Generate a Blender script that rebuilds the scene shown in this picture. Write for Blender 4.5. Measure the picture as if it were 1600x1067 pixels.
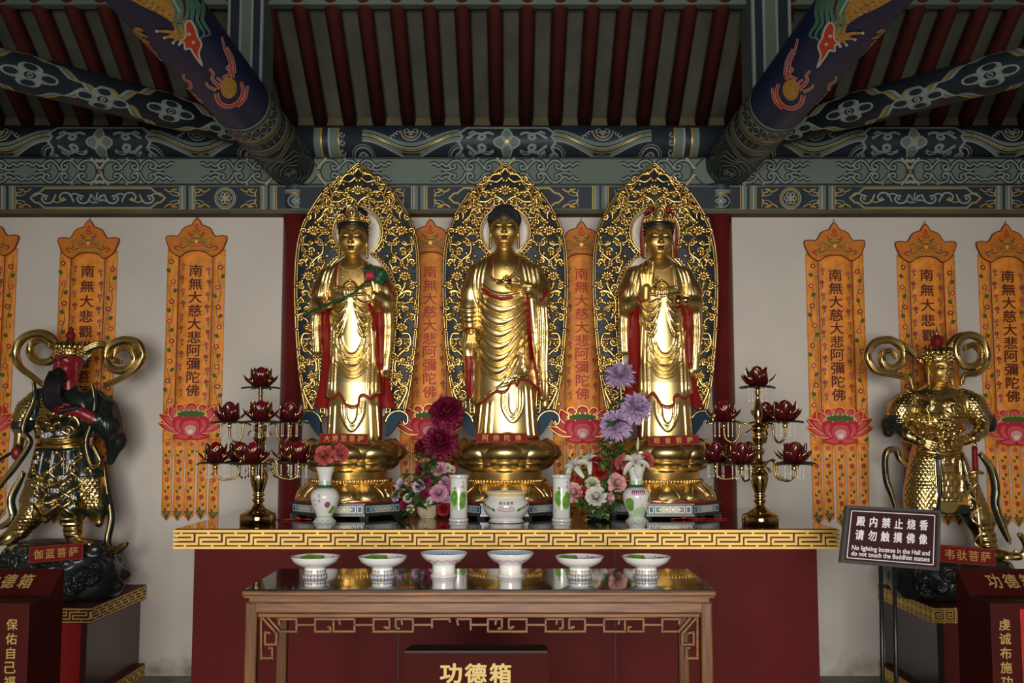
import bpy, bmesh, math, random
import numpy as np
from mathutils import Vector, Matrix, Euler
from mathutils.geometry import tessellate_polygon

for _o in list(bpy.data.objects):
 bpy.data.objects.remove(_o, do_unlink=True)
SC = bpy.context.scene
COL = SC.collection
PI = math.pi
random.seed(7)

# ---------------------------------------------------------------- camera
FOC = 1600.0                      # focal length in pixels of the 1600 px wide frame
TILT = math.atan(141.5 / FOC)
CT, ST = math.cos(TILT), math.sin(TILT)
CAMZ = 1.36
cam = bpy.data.cameras.new('camera')
cam.sensor_width = 36.0
cam.lens = 36.0
cam.clip_end = 60
camo = bpy.data.objects.new('camera', cam)
camo.location = (0, 0, CAMZ)
camo.rotation_euler = (PI / 2 + TILT, 0, 0)
COL.objects.link(camo)
SC.camera = camo

# ---------------------------------------------------------------- world, daylight through the door, exposure
SC.view_settings.view_transform = 'Standard'
SC.view_settings.look = 'None'
SC.view_settings.gamma = 1
SC.view_settings.use_curve_mapping = False
SC.view_settings.exposure = 0.0
w = bpy.data.worlds.new('daylight')
SC.world = w
w.use_nodes = True
bg = w.node_tree.nodes['Background']
bg.inputs[0].default_value = (0.80, 0.88, 1.0, 1)
bg.inputs[1].default_value = 0.5

def area_light(name, loc, rot, sx, sy, power, color, spread=180):
 l = bpy.data.lights.new(name, 'AREA')
 l.shape = 'RECTANGLE'
 l.size, l.size_y = sx, sy
 l.energy = power
 l.color = color
 l.spread = math.radians(spread)
 o = bpy.data.objects.new(name, l)
 o.location = loc
 o.rotation_euler = rot
 COL.objects.link(o)
 return o

# the hall door behind the photographer: two leaves of daylight
for _x in (-0.88, 0.88):
 area_light('door_daylight', (_x, -3.40, 1.42), (PI / 2 - 0.13, 0, 0), 1.6, 2.5, 56, (1.0, 0.965, 0.92), 70)

def P(px, py, d):
 """World point that the photograph shows at (px, py), standing at distance d from the camera plane."""
 v = (533.5 - py) / FOC
 u = (px - 800.0) / FOC
 yd, zd = CT - v * ST, ST + v * CT
 return Vector((u * d / yd, d, CAMZ + zd * d / yd))

def PZ(px, py, z):
 """World point at (px, py) on the horizontal plane of height z."""
 v = (533.5 - py) / FOC
 u = (px - 800.0) / FOC
 yd, zd = CT - v * ST, ST + v * CT
 t = (z - CAMZ) / zd
 return Vector((u * t, yd * t, z))

# ================================================================ materials
def mat(name, col, rough=0.6, metal=0.0, var=0.0, vscale=8.0, bump=0.0, bscale=40.0, col2=None, stretch=None,
  trans=0.0, coat=0.0, sheen=0.0, spec=0.5, detail=4.0):
 m = bpy.data.materials.new(name)
 m.use_nodes = True
 nt = m.node_tree
 b = nt.nodes['Principled BSDF']
 b.inputs['Base Color'].default_value = (*col, 1)
 b.inputs['Roughness'].default_value = rough
 b.inputs['Metallic'].default_value = metal
 b.inputs['Specular IOR Level'].default_value = min(spec, 0.28) if rough >= 0.4 and spec == 0.5 else spec
 if trans:
  b.inputs['Transmission Weight'].default_value = trans
 if coat:
  b.inputs['Coat Weight'].default_value = coat
  b.inputs['Coat Roughness'].default_value = 0.08
 if sheen:
  b.inputs['Sheen Weight'].default_value = sheen
 tc = mp = None
 if var or bump or col2:
  tc = nt.nodes.new('ShaderNodeTexCoord')
  mp = nt.nodes.new('ShaderNodeMapping')
  if stretch:
   mp.inputs['Scale'].default_value = stretch
  nt.links.new(tc.outputs['Object'], mp.inputs['Vector'])
 if var or col2:
  n = nt.nodes.new('ShaderNodeTexNoise')
  n.inputs['Scale'].default_value = vscale
  n.inputs['Detail'].default_value = detail
  nt.links.new(mp.outputs[0], n.inputs['Vector'])
  r = nt.nodes.new('ShaderNodeValToRGB')
  c2 = col2 or tuple(c * (1 - var) for c in col)
  c1 = col if col2 else tuple(min(1, c * (1 + var)) for c in col)
  r.color_ramp.elements[0].position = 0.35
  r.color_ramp.elements[1].position = 0.68
  r.color_ramp.elements[0].color = (*c2, 1)
  r.color_ramp.elements[1].color = (*c1, 1)
  nt.links.new(n.outputs['Fac'], r.inputs[0])
  nt.links.new(r.outputs[0], b.inputs['Base Color'])
 if bump:
  n2 = nt.nodes.new('ShaderNodeTexNoise')
  n2.inputs['Scale'].default_value = bscale
  n2.inputs['Detail'].default_value = 3
  nt.links.new(mp.outputs[0], n2.inputs['Vector'])
  bp = nt.nodes.new('ShaderNodeBump')
  bp.inputs['Strength'].default_value = bump
  bp.inputs['Distance'].default_value = 0.01
  nt.links.new(n2.outputs['Fac'], bp.inputs['Height'])
  nt.links.new(bp.outputs[0], b.inputs['Normal'])
 return m

M = {}
M['plaster'] = mat('plaster', (0.56, 0.51, 0.45), 0.85, var=0.05, vscale=2.0, bump=0.12, bscale=18)
M['paving'] = mat('stone_paving', (0.27, 0.26, 0.22), 0.75, var=0.25, vscale=5, bump=0.2)
M['board'] = mat('ceiling_board', (0.088, 0.090, 0.068), 0.85, var=0.22, vscale=6, stretch=(1, 0.25, 1))
M['rafter'] = mat('red_rafter', (0.125, 0.025, 0.018), 0.55, var=0.12, vscale=6)
M['ochre'] = mat('dusty_ochre_wood', (0.10, 0.078, 0.042), 0.9, var=0.2, vscale=6)
M['teal'] = mat('teal_beam_paint', (0.125, 0.165, 0.132), 0.6, var=0.08, vscale=4)
M['teal_light'] = mat('pale_teal_paint', (0.20, 0.25, 0.22), 0.6, var=0.06)
M['line'] = mat('grey_line_paint', (0.26, 0.30, 0.27), 0.6, var=0.06)
M['ink'] = mat('ink_blue_paint', (0.018, 0.026, 0.036), 0.5, var=0.1)
M['black'] = mat('black_paint', (0.012, 0.012, 0.012), 0.5)
M['gold_paint'] = mat('gold_line_paint', (0.50, 0.31, 0.055), 0.4, 0.4, var=0.1)
M['dragon_gold'] = mat('ochre_dragon_paint', (0.62, 0.34, 0.07), 0.5, 0.1, var=0.25, vscale=70)
M['blue'] = mat('deep_blue_paint', (0.005, 0.017, 0.085), 0.5, var=0.06)
M['flame'] = mat('flame_red_paint', (0.70, 0.07, 0.03), 0.55)
M['white_paint'] = mat('white_paint', (0.75, 0.66, 0.60), 0.6)
M['jade'] = mat('jade_green_paint', (0.10, 0.30, 0.19), 0.55)
M['column'] = mat('lacquer_red_column', (0.145, 0.016, 0.014), 0.32, var=0.1, vscale=6)
M['maroon'] = mat('maroon_lacquer', (0.076, 0.0072, 0.0062), 0.5, spec=.07, var=0.10, vscale=3)
M['maroon_dark'] = mat('dark_maroon_lacquer', (0.045, 0.006, 0.005), 0.5, spec=.07, var=0.1)
M['maroon_line'] = mat('maroon_inlay', (0.09, 0.012, 0.012), 0.5)
M['fret_gold'] = mat('yellow_gold_fret', (0.80, 0.52, 0.13), 0.45, 0.15, var=0.08, vscale=10)
M['red_plaque'] = mat('red_plaque', (0.17, 0.010, 0.010), 0.45, spec=.15)
M['plaque_script'] = mat('dull_gold_script', (0.52, 0.30, 0.07), 0.5, 0.1, spec=.2)
M['plaque_gold'] = mat('gold_lettering', (0.85, 0.58, 0.17), 0.45, 0.2)
M['dark_glass'] = mat('dark_glass_top', (0.012, 0.009, 0.008), 0.03, spec=0.8, coat=0.6)
M['lacquer_top'] = mat('dark_lacquer_top', (0.028, 0.012, 0.010), 0.07, spec=0.7, coat=0.5)
M['gold'] = mat('gold_leaf', (0.80, 0.59, 0.25), 0.35, 1.0, var=0.03, vscale=14, bump=0.04, bscale=30)
M['gold_bright'] = mat('bright_gold', (0.84, 0.60, 0.24), 0.27, 1.0)
M['gold_skin'] = mat('satin_gold_skin', (0.62, 0.41, 0.13), 0.46, 1.0)
M['eye_line'] = mat('dark_eye_line', (0.05, 0.03, 0.015), 0.4)
M['gold_dark'] = mat('aged_gold', (0.62, 0.44, 0.17), 0.24, 1.0, var=0.1, vscale=20)
M['brass'] = mat('polished_brass', (0.62, 0.43, 0.16), 0.10, 1.0)
M['red_robe'] = mat('red_robe_lining', (0.22, 0.010, 0.008), 0.42, spec=.25)
M['navy'] = mat('navy_lacquer', (0.008, 0.015, 0.024), 0.42, bump=0.3, bscale=22, spec=0.2)
M['navy_plain'] = mat('navy_paint', (0.010, 0.034, 0.060), 0.5, spec=0.1)
M['halo_white'] = mat('halo_plaster_white', (0.78, 0.73, 0.64), 0.6)
M['hair'] = mat('black_hair_paint', (0.012, 0.013, 0.018), 0.35, spec=0.6)
M['gold_scroll'] = mat('scrollwork_gold', (0.66, 0.46, 0.16), 0.33, 1.0)
M['gold_throne'] = mat('throne_gold', (0.74, 0.54, 0.22), 0.33, 1.0, var=0.06, vscale=20)
M['lip'] = mat('painted_red_lip', (0.20, 0.035, 0.02), 0.4, 0.3)
M['dark_green'] = mat('dark_green_leaf_paint', (0.010, 0.06, 0.02), 0.4)

# ================================================================ scene-object helpers
def tag(o, label=None, cat=None, group=None, kind=None):
 if label:
  o['label'] = label
 if cat:
  o['category'] = cat
 if group:
  o['group'] = group
 if kind:
  o['kind'] = kind
 return o

def empty(name, loc, label, cat, group=None, rz=0.0):
 o = bpy.data.objects.new(name, None)
 o.empty_display_size = 0.05
 o.location = loc
 o.rotation_euler = (0, 0, rz)
 COL.objects.link(o)
 tag(o, label, cat, group)
 return o

def obj_from(name, me, parent=None):
 o = bpy.data.objects.new(name, me)
 COL.objects.link(o)
 if parent is not None:
  o.parent = parent
 return o

def kids(o):
 return [c for c in COL.objects if c.parent == o]

def copy_tree(o, parent=None):
 c = o.copy()
 COL.objects.link(c)
 c.parent = parent
 for ch in KIDS.get(o.name, ()):
  copy_tree(ch, c)
 return c

KIDS = {}

def index_kids():
 KIDS.clear()
 for o in COL.objects:
  if o.parent is not None:
   KIDS.setdefault(o.parent.name, []).append(o)

def dup(o, loc, label=None, rz=None, scale=None, group=None, rot=None):
 index_kids()
 c = copy_tree(o)
 c.location = loc
 if rz is not None:
  c.rotation_euler = (0, 0, rz)
 if rot is not None:
  c.rotation_euler = rot
 if scale is not None:
  c.scale = (scale,) * 3 if not hasattr(scale, '__len__') else scale
 if label:
  c['label'] = label
 if group:
  c['group'] = group
 return c

class MB:
 """Mesh builder: collects shapes, links them as ONE mesh object."""

 def __init__(s):
  s.v, s.f, s.m, s.sm = [], [], [], []

 def add(s, vs, fs, mi=0, smooth=True, T=None):
  k = len(s.v)
  if T is not None:
   vs = [T @ Vector(p) for p in vs]
  s.v.extend([tuple(p) for p in vs])
  for f in fs:
   s.f.append(tuple(i + k for i in f))
   s.m.append(mi)
   s.sm.append(smooth)
  return s

 def box(s, a, b, mi=0, T=None, bev=0.0):
  x0, y0, z0 = a
  x1, y1, z1 = b
  if bev <= 0:
   vs = [(x0, y0, z0), (x1, y0, z0), (x1, y1, z0), (x0, y1, z0), (x0, y0, z1), (x1, y0, z1), (x1, y1, z1), (x0, y1, z1)]
   return s.add(vs, [(0, 3, 2, 1), (4, 5, 6, 7), (0, 1, 5, 4), (1, 2, 6, 5), (2, 3, 7, 6), (3, 0, 4, 7)], mi, False, T)
  bm = bmesh.new()
  bmesh.ops.create_cube(bm, size=1)
  for v in bm.verts:
   v.co = Vector(((x0 + x1) / 2 + v.co.x * (x1 - x0), (y0 + y1) / 2 + v.co.y * (y1 - y0), (z0 + z1) / 2 + v.co.z * (z1 - z0)))
  bmesh.ops.bevel(bm, geom=list(bm.edges), offset=bev, segments=2, affect='EDGES', profile=0.5)
  s.from_bm(bm, mi, False, T)
  bm.free()
  return s

 def from_bm(s, bm, mi=0, smooth=True, T=None):
  bm.verts.index_update()
  return s.add([v.co.copy() for v in bm.verts], [[v.index for v in f.verts] for f in bm.faces], mi, smooth, T)

 def lathe(s, prof, c=(0, 0, 0), n=32, mi=0, T=None, smooth=True, wob=None):
  vs, fs = [], []
  for i, (r, z) in enumerate(prof):
   for j in range(n):
    a = 2 * PI * j / n
    rr = r if wob is None else r * wob(a, i)
    vs.append((c[0] + rr * math.cos(a), c[1] + rr * math.sin(a), c[2] + z))
  for i in range(len(prof) - 1):
   for j in range(n):
    k = (j + 1) % n
    fs.append((i * n + j, i * n + k, (i + 1) * n + k, (i + 1) * n + j))
  if prof[0][0] > 1e-5:
   fs.append(tuple(reversed(range(n))))
  if prof[-1][0] > 1e-5:
   fs.append(tuple(range((len(prof) - 1) * n, len(prof) * n)))
  return s.add(vs, fs, mi, smooth, T)

 def tube(s, path, r, n=8, mi=0, T=None, closed=False, flat=1.0, cap=True):
  pts = [Vector(p) for p in path]
  m = len(pts)
  rs = r if hasattr(r, '__len__') else [r] * m
  vs, fs = [], []
  up = None
  for i in range(m):
   if closed:
    t = pts[(i + 1) % m] - pts[i - 1]
   else:
    t = pts[min(i + 1, m - 1)] - pts[max(i - 1, 0)]
   if t.length < 1e-9:
    t = Vector((0, 0, 1))
   t.normalize()
   if up is None:
    up = Vector((0, 1, 0)) if abs(t.y) < 0.9 else Vector((1, 0, 0))
   up = up - t * up.dot(t)
   if up.length < 1e-6:
    up = t.orthogonal()
   up.normalize()
   sd = t.cross(up)
   for j in range(n):
    a = 2 * PI * j / n
    vs.append(pts[i] + sd * (rs[i] * math.cos(a)) + up * (rs[i] * flat * math.sin(a)))
  for i in range(m if closed else m - 1):
   i2 = (i + 1) % m
   for j in range(n):
    k = (j + 1) % n
    fs.append((i * n + j, i * n + k, i2 * n + k, i2 * n + j))
  if not closed and cap:
   fs.append(tuple(reversed(range(n))))
   fs.append(tuple(range((m - 1) * n, m * n)))
  return s.add(vs, fs, mi, True, T)

 def ball(s, c, r, n=10, mi=0, T=None, squash=(1, 1, 1)):
  vs, fs = [], []
  h = max(4, n * 2 // 3)
  vs.append((c[0], c[1], c[2] - r * squash[2]))
  for i in range(1, h):
   b = -PI / 2 + PI * i / h
   for j in range(n):
    a = 2 * PI * j / n
    vs.append((c[0] + r * squash[0] * math.cos(b) * math.cos(a), c[1] + r * squash[1] * math.cos(b) * math.sin(a), c[2] + r * squash[2] * math.sin(b)))
  vs.append((c[0], c[1], c[2] + r * squash[2]))
  for j in range(n):
   k = (j + 1) % n
   fs.append((0, 1 + k, 1 + j))
   for i in range(h - 2):
    fs.append((1 + i * n + j, 1 + i * n + k, 1 + (i + 1) * n + k, 1 + (i + 1) * n + j))
   fs.append((len(vs) - 1, 1 + (h - 2) * n + j, 1 + (h - 2) * n + k))
  return s.add(vs, fs, mi, True, T)

 def grid(s, fn, nu, nv, mi=0, T=None, wrapu=False, flip=False, thick=0.0):
  """fn(u, v) for u, v in 0..1. thick > 0 gives the sheet a back face and rim."""
  vs = [Vector(fn(i / (nu - (0 if wrapu else 1)), j / (nv - 1))) for j in range(nv) for i in range(nu)]
  fs = []
  for j in range(nv - 1):
   for i in range(nu if wrapu else nu - 1):
    k = (i + 1) % nu
    q = (j * nu + i, j * nu + k, (j + 1) * nu + k, (j + 1) * nu + i)
    fs.append(q[::-1] if flip else q)
  if thick > 0 and not wrapu:
   N = [Vector() for _ in vs]
   for q in fs:
    nn = (vs[q[2]] - vs[q[0]]).cross(vs[q[3]] - vs[q[1]])
    for i in q:
     N[i] += nn
   k0 = len(vs)
   vs = vs + [p - (n.normalized() if n.length > 0 else Vector((0, 0, 1))) * thick for p, n in zip(vs, N)]
   fs = fs + [tuple(i + k0 for i in reversed(q)) for q in fs]
   ring = [i for i in range(nu)] + [j * nu + nu - 1 for j in range(1, nv)] + [(nv - 1) * nu + i for i in range(nu - 2, -1, -1)] + [j * nu for j in range(nv - 2, 0, -1)]
   for a, b in zip(ring, ring[1:] + ring[:1]):
    q = (b, a, a + k0, b + k0)
    fs.append(q[::-1] if flip else q)
  return s.add(vs, fs, mi, True, T)

 def prism(s, poly, y0, y1, mi=0, T=None, axes='xz'):
  """2-D polygon (x, z) pushed out from y0 to y1 (axes 'xz'), or (x, y) from z0 to z1 (axes 'xy')."""
  n = len(poly)
  A = sum(poly[i][0] * poly[(i + 1) % n][1] - poly[(i + 1) % n][0] * poly[i][1] for i in range(n))
  if A < 0:
   poly = poly[::-1]
  tri = tessellate_polygon([[Vector((p[0], p[1], 0)) for p in poly]])
  if axes == 'xz':
   mk = lambda p, d: (p[0], d, p[1])
  else:
   mk = lambda p, d: (p[0], p[1], d)
  vs = [mk(p, y0) for p in poly] + [mk(p, y1) for p in poly]
  fs = []
  for t in tri:
   a, b, c = t
   ar = (poly[b][0] - poly[a][0]) * (poly[c][1] - poly[a][1]) - (poly[c][0] - poly[a][0]) * (poly[b][1] - poly[a][1])
   t = (a, b, c) if ar > 0 else (a, c, b)
   if axes == 'xz':
    fs.append(t)
    fs.append(tuple(i + n for i in reversed(t)))
   else:
    fs.append(tuple(reversed(t)))
    fs.append(tuple(i + n for i in t))
  for i in range(n):
   k = (i + 1) % n
   fs.append((i, i + n, k + n, k) if axes == 'xz' else (i, k, k + n, i + n))
  return s.add(vs, fs, mi, False, T)

 def mesh(s, name, mats):
  me = bpy.data.meshes.new(name)
  me.from_pydata(s.v, [], s.f)
  mats = mats if isinstance(mats, (list, tuple)) else [mats]
  for m_ in mats:
   me.materials.append(m_)
  me.polygons.foreach_set('material_index', np.array(s.m, dtype=np.int32))
  me.polygons.foreach_set('use_smooth', np.array(s.sm, dtype=bool))
  me.update()
  return me

 def build(s, name, mats, parent=None):
  return obj_from(name, s.mesh(name, mats), parent)

# ================================================================ 2-D drawing laid on real surfaces
def resample(pts, L):
 out = [tuple(pts[0])]
 for a, b in zip(pts, pts[1:]):
  d = math.hypot(b[0] - a[0], b[1] - a[1])
  k = max(1, int(math.ceil(d / L)))
  for i in range(1, k + 1):
   out.append((a[0] + (b[0] - a[0]) * i / k, a[1] + (b[1] - a[1]) * i / k))
 return out

def smooth2(pts, n=6, closed=False):
 """Catmull-Rom through points of any dimension."""
 p = [np.array(q, float) for q in pts]
 m = len(p)
 out = []
 for i in range(m if closed else m - 1):
  if closed:
   a, b, c, d = p[i - 1], p[i], p[(i + 1) % m], p[(i + 2) % m]
  else:
   a, b, c, d = p[max(i - 1, 0)], p[i], p[i + 1], p[min(i + 2, m - 1)]
  for k in range(n):
   t = k / n
   out.append(tuple(0.5 * ((2 * b) + (c - a) * t + (2 * a - 5 * b + 4 * c - d) * t * t + (3 * b - a - 3 * c + d) * t ** 3)))
 if not closed:
  out.append(tuple(p[-1]))
 return out

def spiral(cx, cy, r0, r1, a0, a1, n=18):
 return [(cx + (r0 + (r1 - r0) * i / n) * math.cos(a0 + (a1 - a0) * i / n), cy + (r0 + (r1 - r0) * i / n) * math.sin(a0 + (a1 - a0) * i / n)) for i in range(n + 1)]

def circle2(cx, cy, r, n=20, ry=None):
 ry = ry or r
 return [(cx + r * math.cos(2 * PI * i / n), cy + ry * math.sin(2 * PI * i / n)) for i in range(n)]

class Ink:
 """Painted strokes and shapes; Mp(u, v, h) puts a drawing point on a surface, raised by h."""

 def __init__(s, Mp, mats, L=0.03, h0=0.0006, dh=0.00035):
  s.Mp, s.mats, s.L = Mp, mats, L
  s.h0, s.dh = h0, dh
  s.mb = MB()
  s.xf = lambda u, v: (u, v)
  s.n = 0

 def mi(s, name):
  if name not in s.mats:
   s.mats.append(name)
  return s.mats.index(name)

 def hh(s, lay):
  s.n += 1
  return s.h0 + s.dh * lay + (s.n % 60) * s.dh * .012

 def stroke(s, pts, w, m, lay=1, closed=False):
  pts = [s.xf(*p) for p in pts]
  if closed:
   pts = pts + [pts[0]]
  pts = resample(pts, s.L)
  q = [pts[0]]
  for p in pts[1:]:
   if math.hypot(p[0] - q[-1][0], p[1] - q[-1][1]) > 1e-6:
    q.append(p)
  n = len(q)
  if n < 2:
   return
  ws = w if hasattr(w, '__len__') else None
  vs, fs = [], []
  h = s.hh(lay)
  for i, p in enumerate(q):
   if closed and i in (0, n - 1):
    a, b = q[n - 2], q[1]
   else:
    a, b = q[max(i - 1, 0)], q[min(i + 1, n - 1)]
   d1 = (p[0] - a[0], p[1] - a[1])
   d2 = (b[0] - p[0], b[1] - p[1])
   l1, l2 = math.hypot(*d1), math.hypot(*d2)
   tx = (d1[0] / l1 if l1 else 0) + (d2[0] / l2 if l2 else 0)
   ty = (d1[1] / l1 if l1 else 0) + (d2[1] / l2 if l2 else 0)
   l = math.hypot(tx, ty)
   if l < 1e-6:
    tx, ty, l = d2[0], d2[1], l2 or 1
   # mitre so corners keep the stroke's width
   mit = 1.0
   if l1 and l2:
    mit = min(1.5, 2.0 / max(l, 0.5))
   ww = (ws[0] + (ws[1] - ws[0]) * i / (n - 1)) if ws else w
   nx, ny = -ty / l * ww / 2 * mit, tx / l * ww / 2 * mit
   vs.append(s.Mp(p[0] + nx, p[1] + ny, h))
   vs.append(s.Mp(p[0] - nx, p[1] - ny, h))
  for i in range(n - 1):
   fs.append((2 * i + 1, 2 * i + 3, 2 * i + 2, 2 * i))
  s.mb.add(vs, fs, s.mi(m), False)

 def fill(s, poly, m, lay=1, maxL=None):
  poly = [s.xf(*p) for p in poly]
  maxL = maxL or s.L
  tri = tessellate_polygon([[Vector((p[0], p[1], 0)) for p in poly]])
  work = [(poly[a], poly[b], poly[c]) for a, b, c in tri]
  out = []
  while work:
   t = work.pop()
   e = [math.hypot(t[i][0] - t[(i + 1) % 3][0], t[i][1] - t[(i + 1) % 3][1]) for i in range(3)]
   k = e.index(max(e))
   if e[k] > maxL and len(out) < 4000:
    a, b, c = t[k], t[(k + 1) % 3], t[(k + 2) % 3]
    mm = ((a[0] + b[0]) / 2, (a[1] + b[1]) / 2)
    work += [(a, mm, c), (mm, b, c)]
   else:
    ar = (t[1][0] - t[0][0]) * (t[2][1] - t[0][1]) - (t[2][0] - t[0][0]) * (t[1][1] - t[0][1])
    out.append(t if ar > 0 else (t[0], t[2], t[1]))
  h = s.hh(lay)
  vs = [s.Mp(p[0], p[1], h) for t in out for p in t]
  s.mb.add(vs, [(3 * i, 3 * i + 1, 3 * i + 2) for i in range(len(out))], s.mi(m), False)

 def blob(s, poly, m, lay=1, maxL=None):
  s.fill(smooth2(poly, 4, True), m, lay, maxL)

 def dot(s, x, y, r, m, lay=1, n=12, ry=None):
  s.fill(circle2(x, y, r, n, ry), m, lay, maxL=9)

 def text(s, ch, x, y, size, m, lay=1, bold=0.0, ang=0.0, sx=1.0):
  vs, fs = glyph(ch)
  ca, sa = math.cos(ang), math.sin(ang)
  offs = [(0, 0)] if bold <= 0 else [(0, 0)] + [(bold * math.cos(q * PI / 3), bold * math.sin(q * PI / 3)) for q in range(6)]
  for i, (ox, oy) in enumerate(offs):
   h = s.hh(lay) + i * 0.00002
   out = []
   for a, b in vs:
    a, b = (a + ox) * size * sx, (b + oy) * size
    u, v = s.xf(x + a * ca - b * sa, y + a * sa + b * ca)
    out.append(s.Mp(u, v, h))
   s.mb.add(out, fs, s.mi(m), False)

 def build(s, name, parent=None):
  return s.mb.build(name, [M[k] if isinstance(k, str) else k for k in s.mats] or [M['black']], parent)

_G = {}

def glyph(ch):
 """2-D outline of a character or word, centred on its own box, about one unit high."""
 key = ch
 if key in _G:
  return _G[key]
 c = bpy.data.curves.new('lettering_curve', 'FONT')
 c.body = ch
 c.resolution_u = 3
 c.fill_mode = 'FRONT'
 o = bpy.data.objects.new('lettering_curve', c)
 COL.objects.link(o)
 bpy.context.view_layer.update()
 me = bpy.data.meshes.new_from_object(o.evaluated_get(bpy.context.evaluated_depsgraph_get()))
 vs = [(v.co.x, v.co.y) for v in me.vertices]
 fs = []
 for p in me.polygons:
  t = list(p.vertices)
  ar = sum(vs[t[i - 1]][0] * vs[t[i]][1] - vs[t[i]][0] * vs[t[i - 1]][1] for i in range(len(t)))
  fs.append(t if ar > 0 else t[::-1])
 bpy.data.objects.remove(o)
 bpy.data.meshes.remove(me)
 bpy.data.curves.remove(c)
 x0, x1 = min(v[0] for v in vs), max(v[0] for v in vs)
 if ord(ch[0]) > 0x2000:
  y0, y1 = min(v[1] for v in vs), max(v[1] for v in vs)
  sc = 0.92 * len(ch) / max(x1 - x0, (y1 - y0) * len(ch))
  vs = [((a - (x0 + x1) / 2) * sc, (b - (y0 + y1) / 2) * sc) for a, b in vs]
 else:
  vs = [(a - (x0 + x1) / 2, b - 0.34) for a, b in vs]
 _G[key] = (vs, fs)
 return _G[key]

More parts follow.
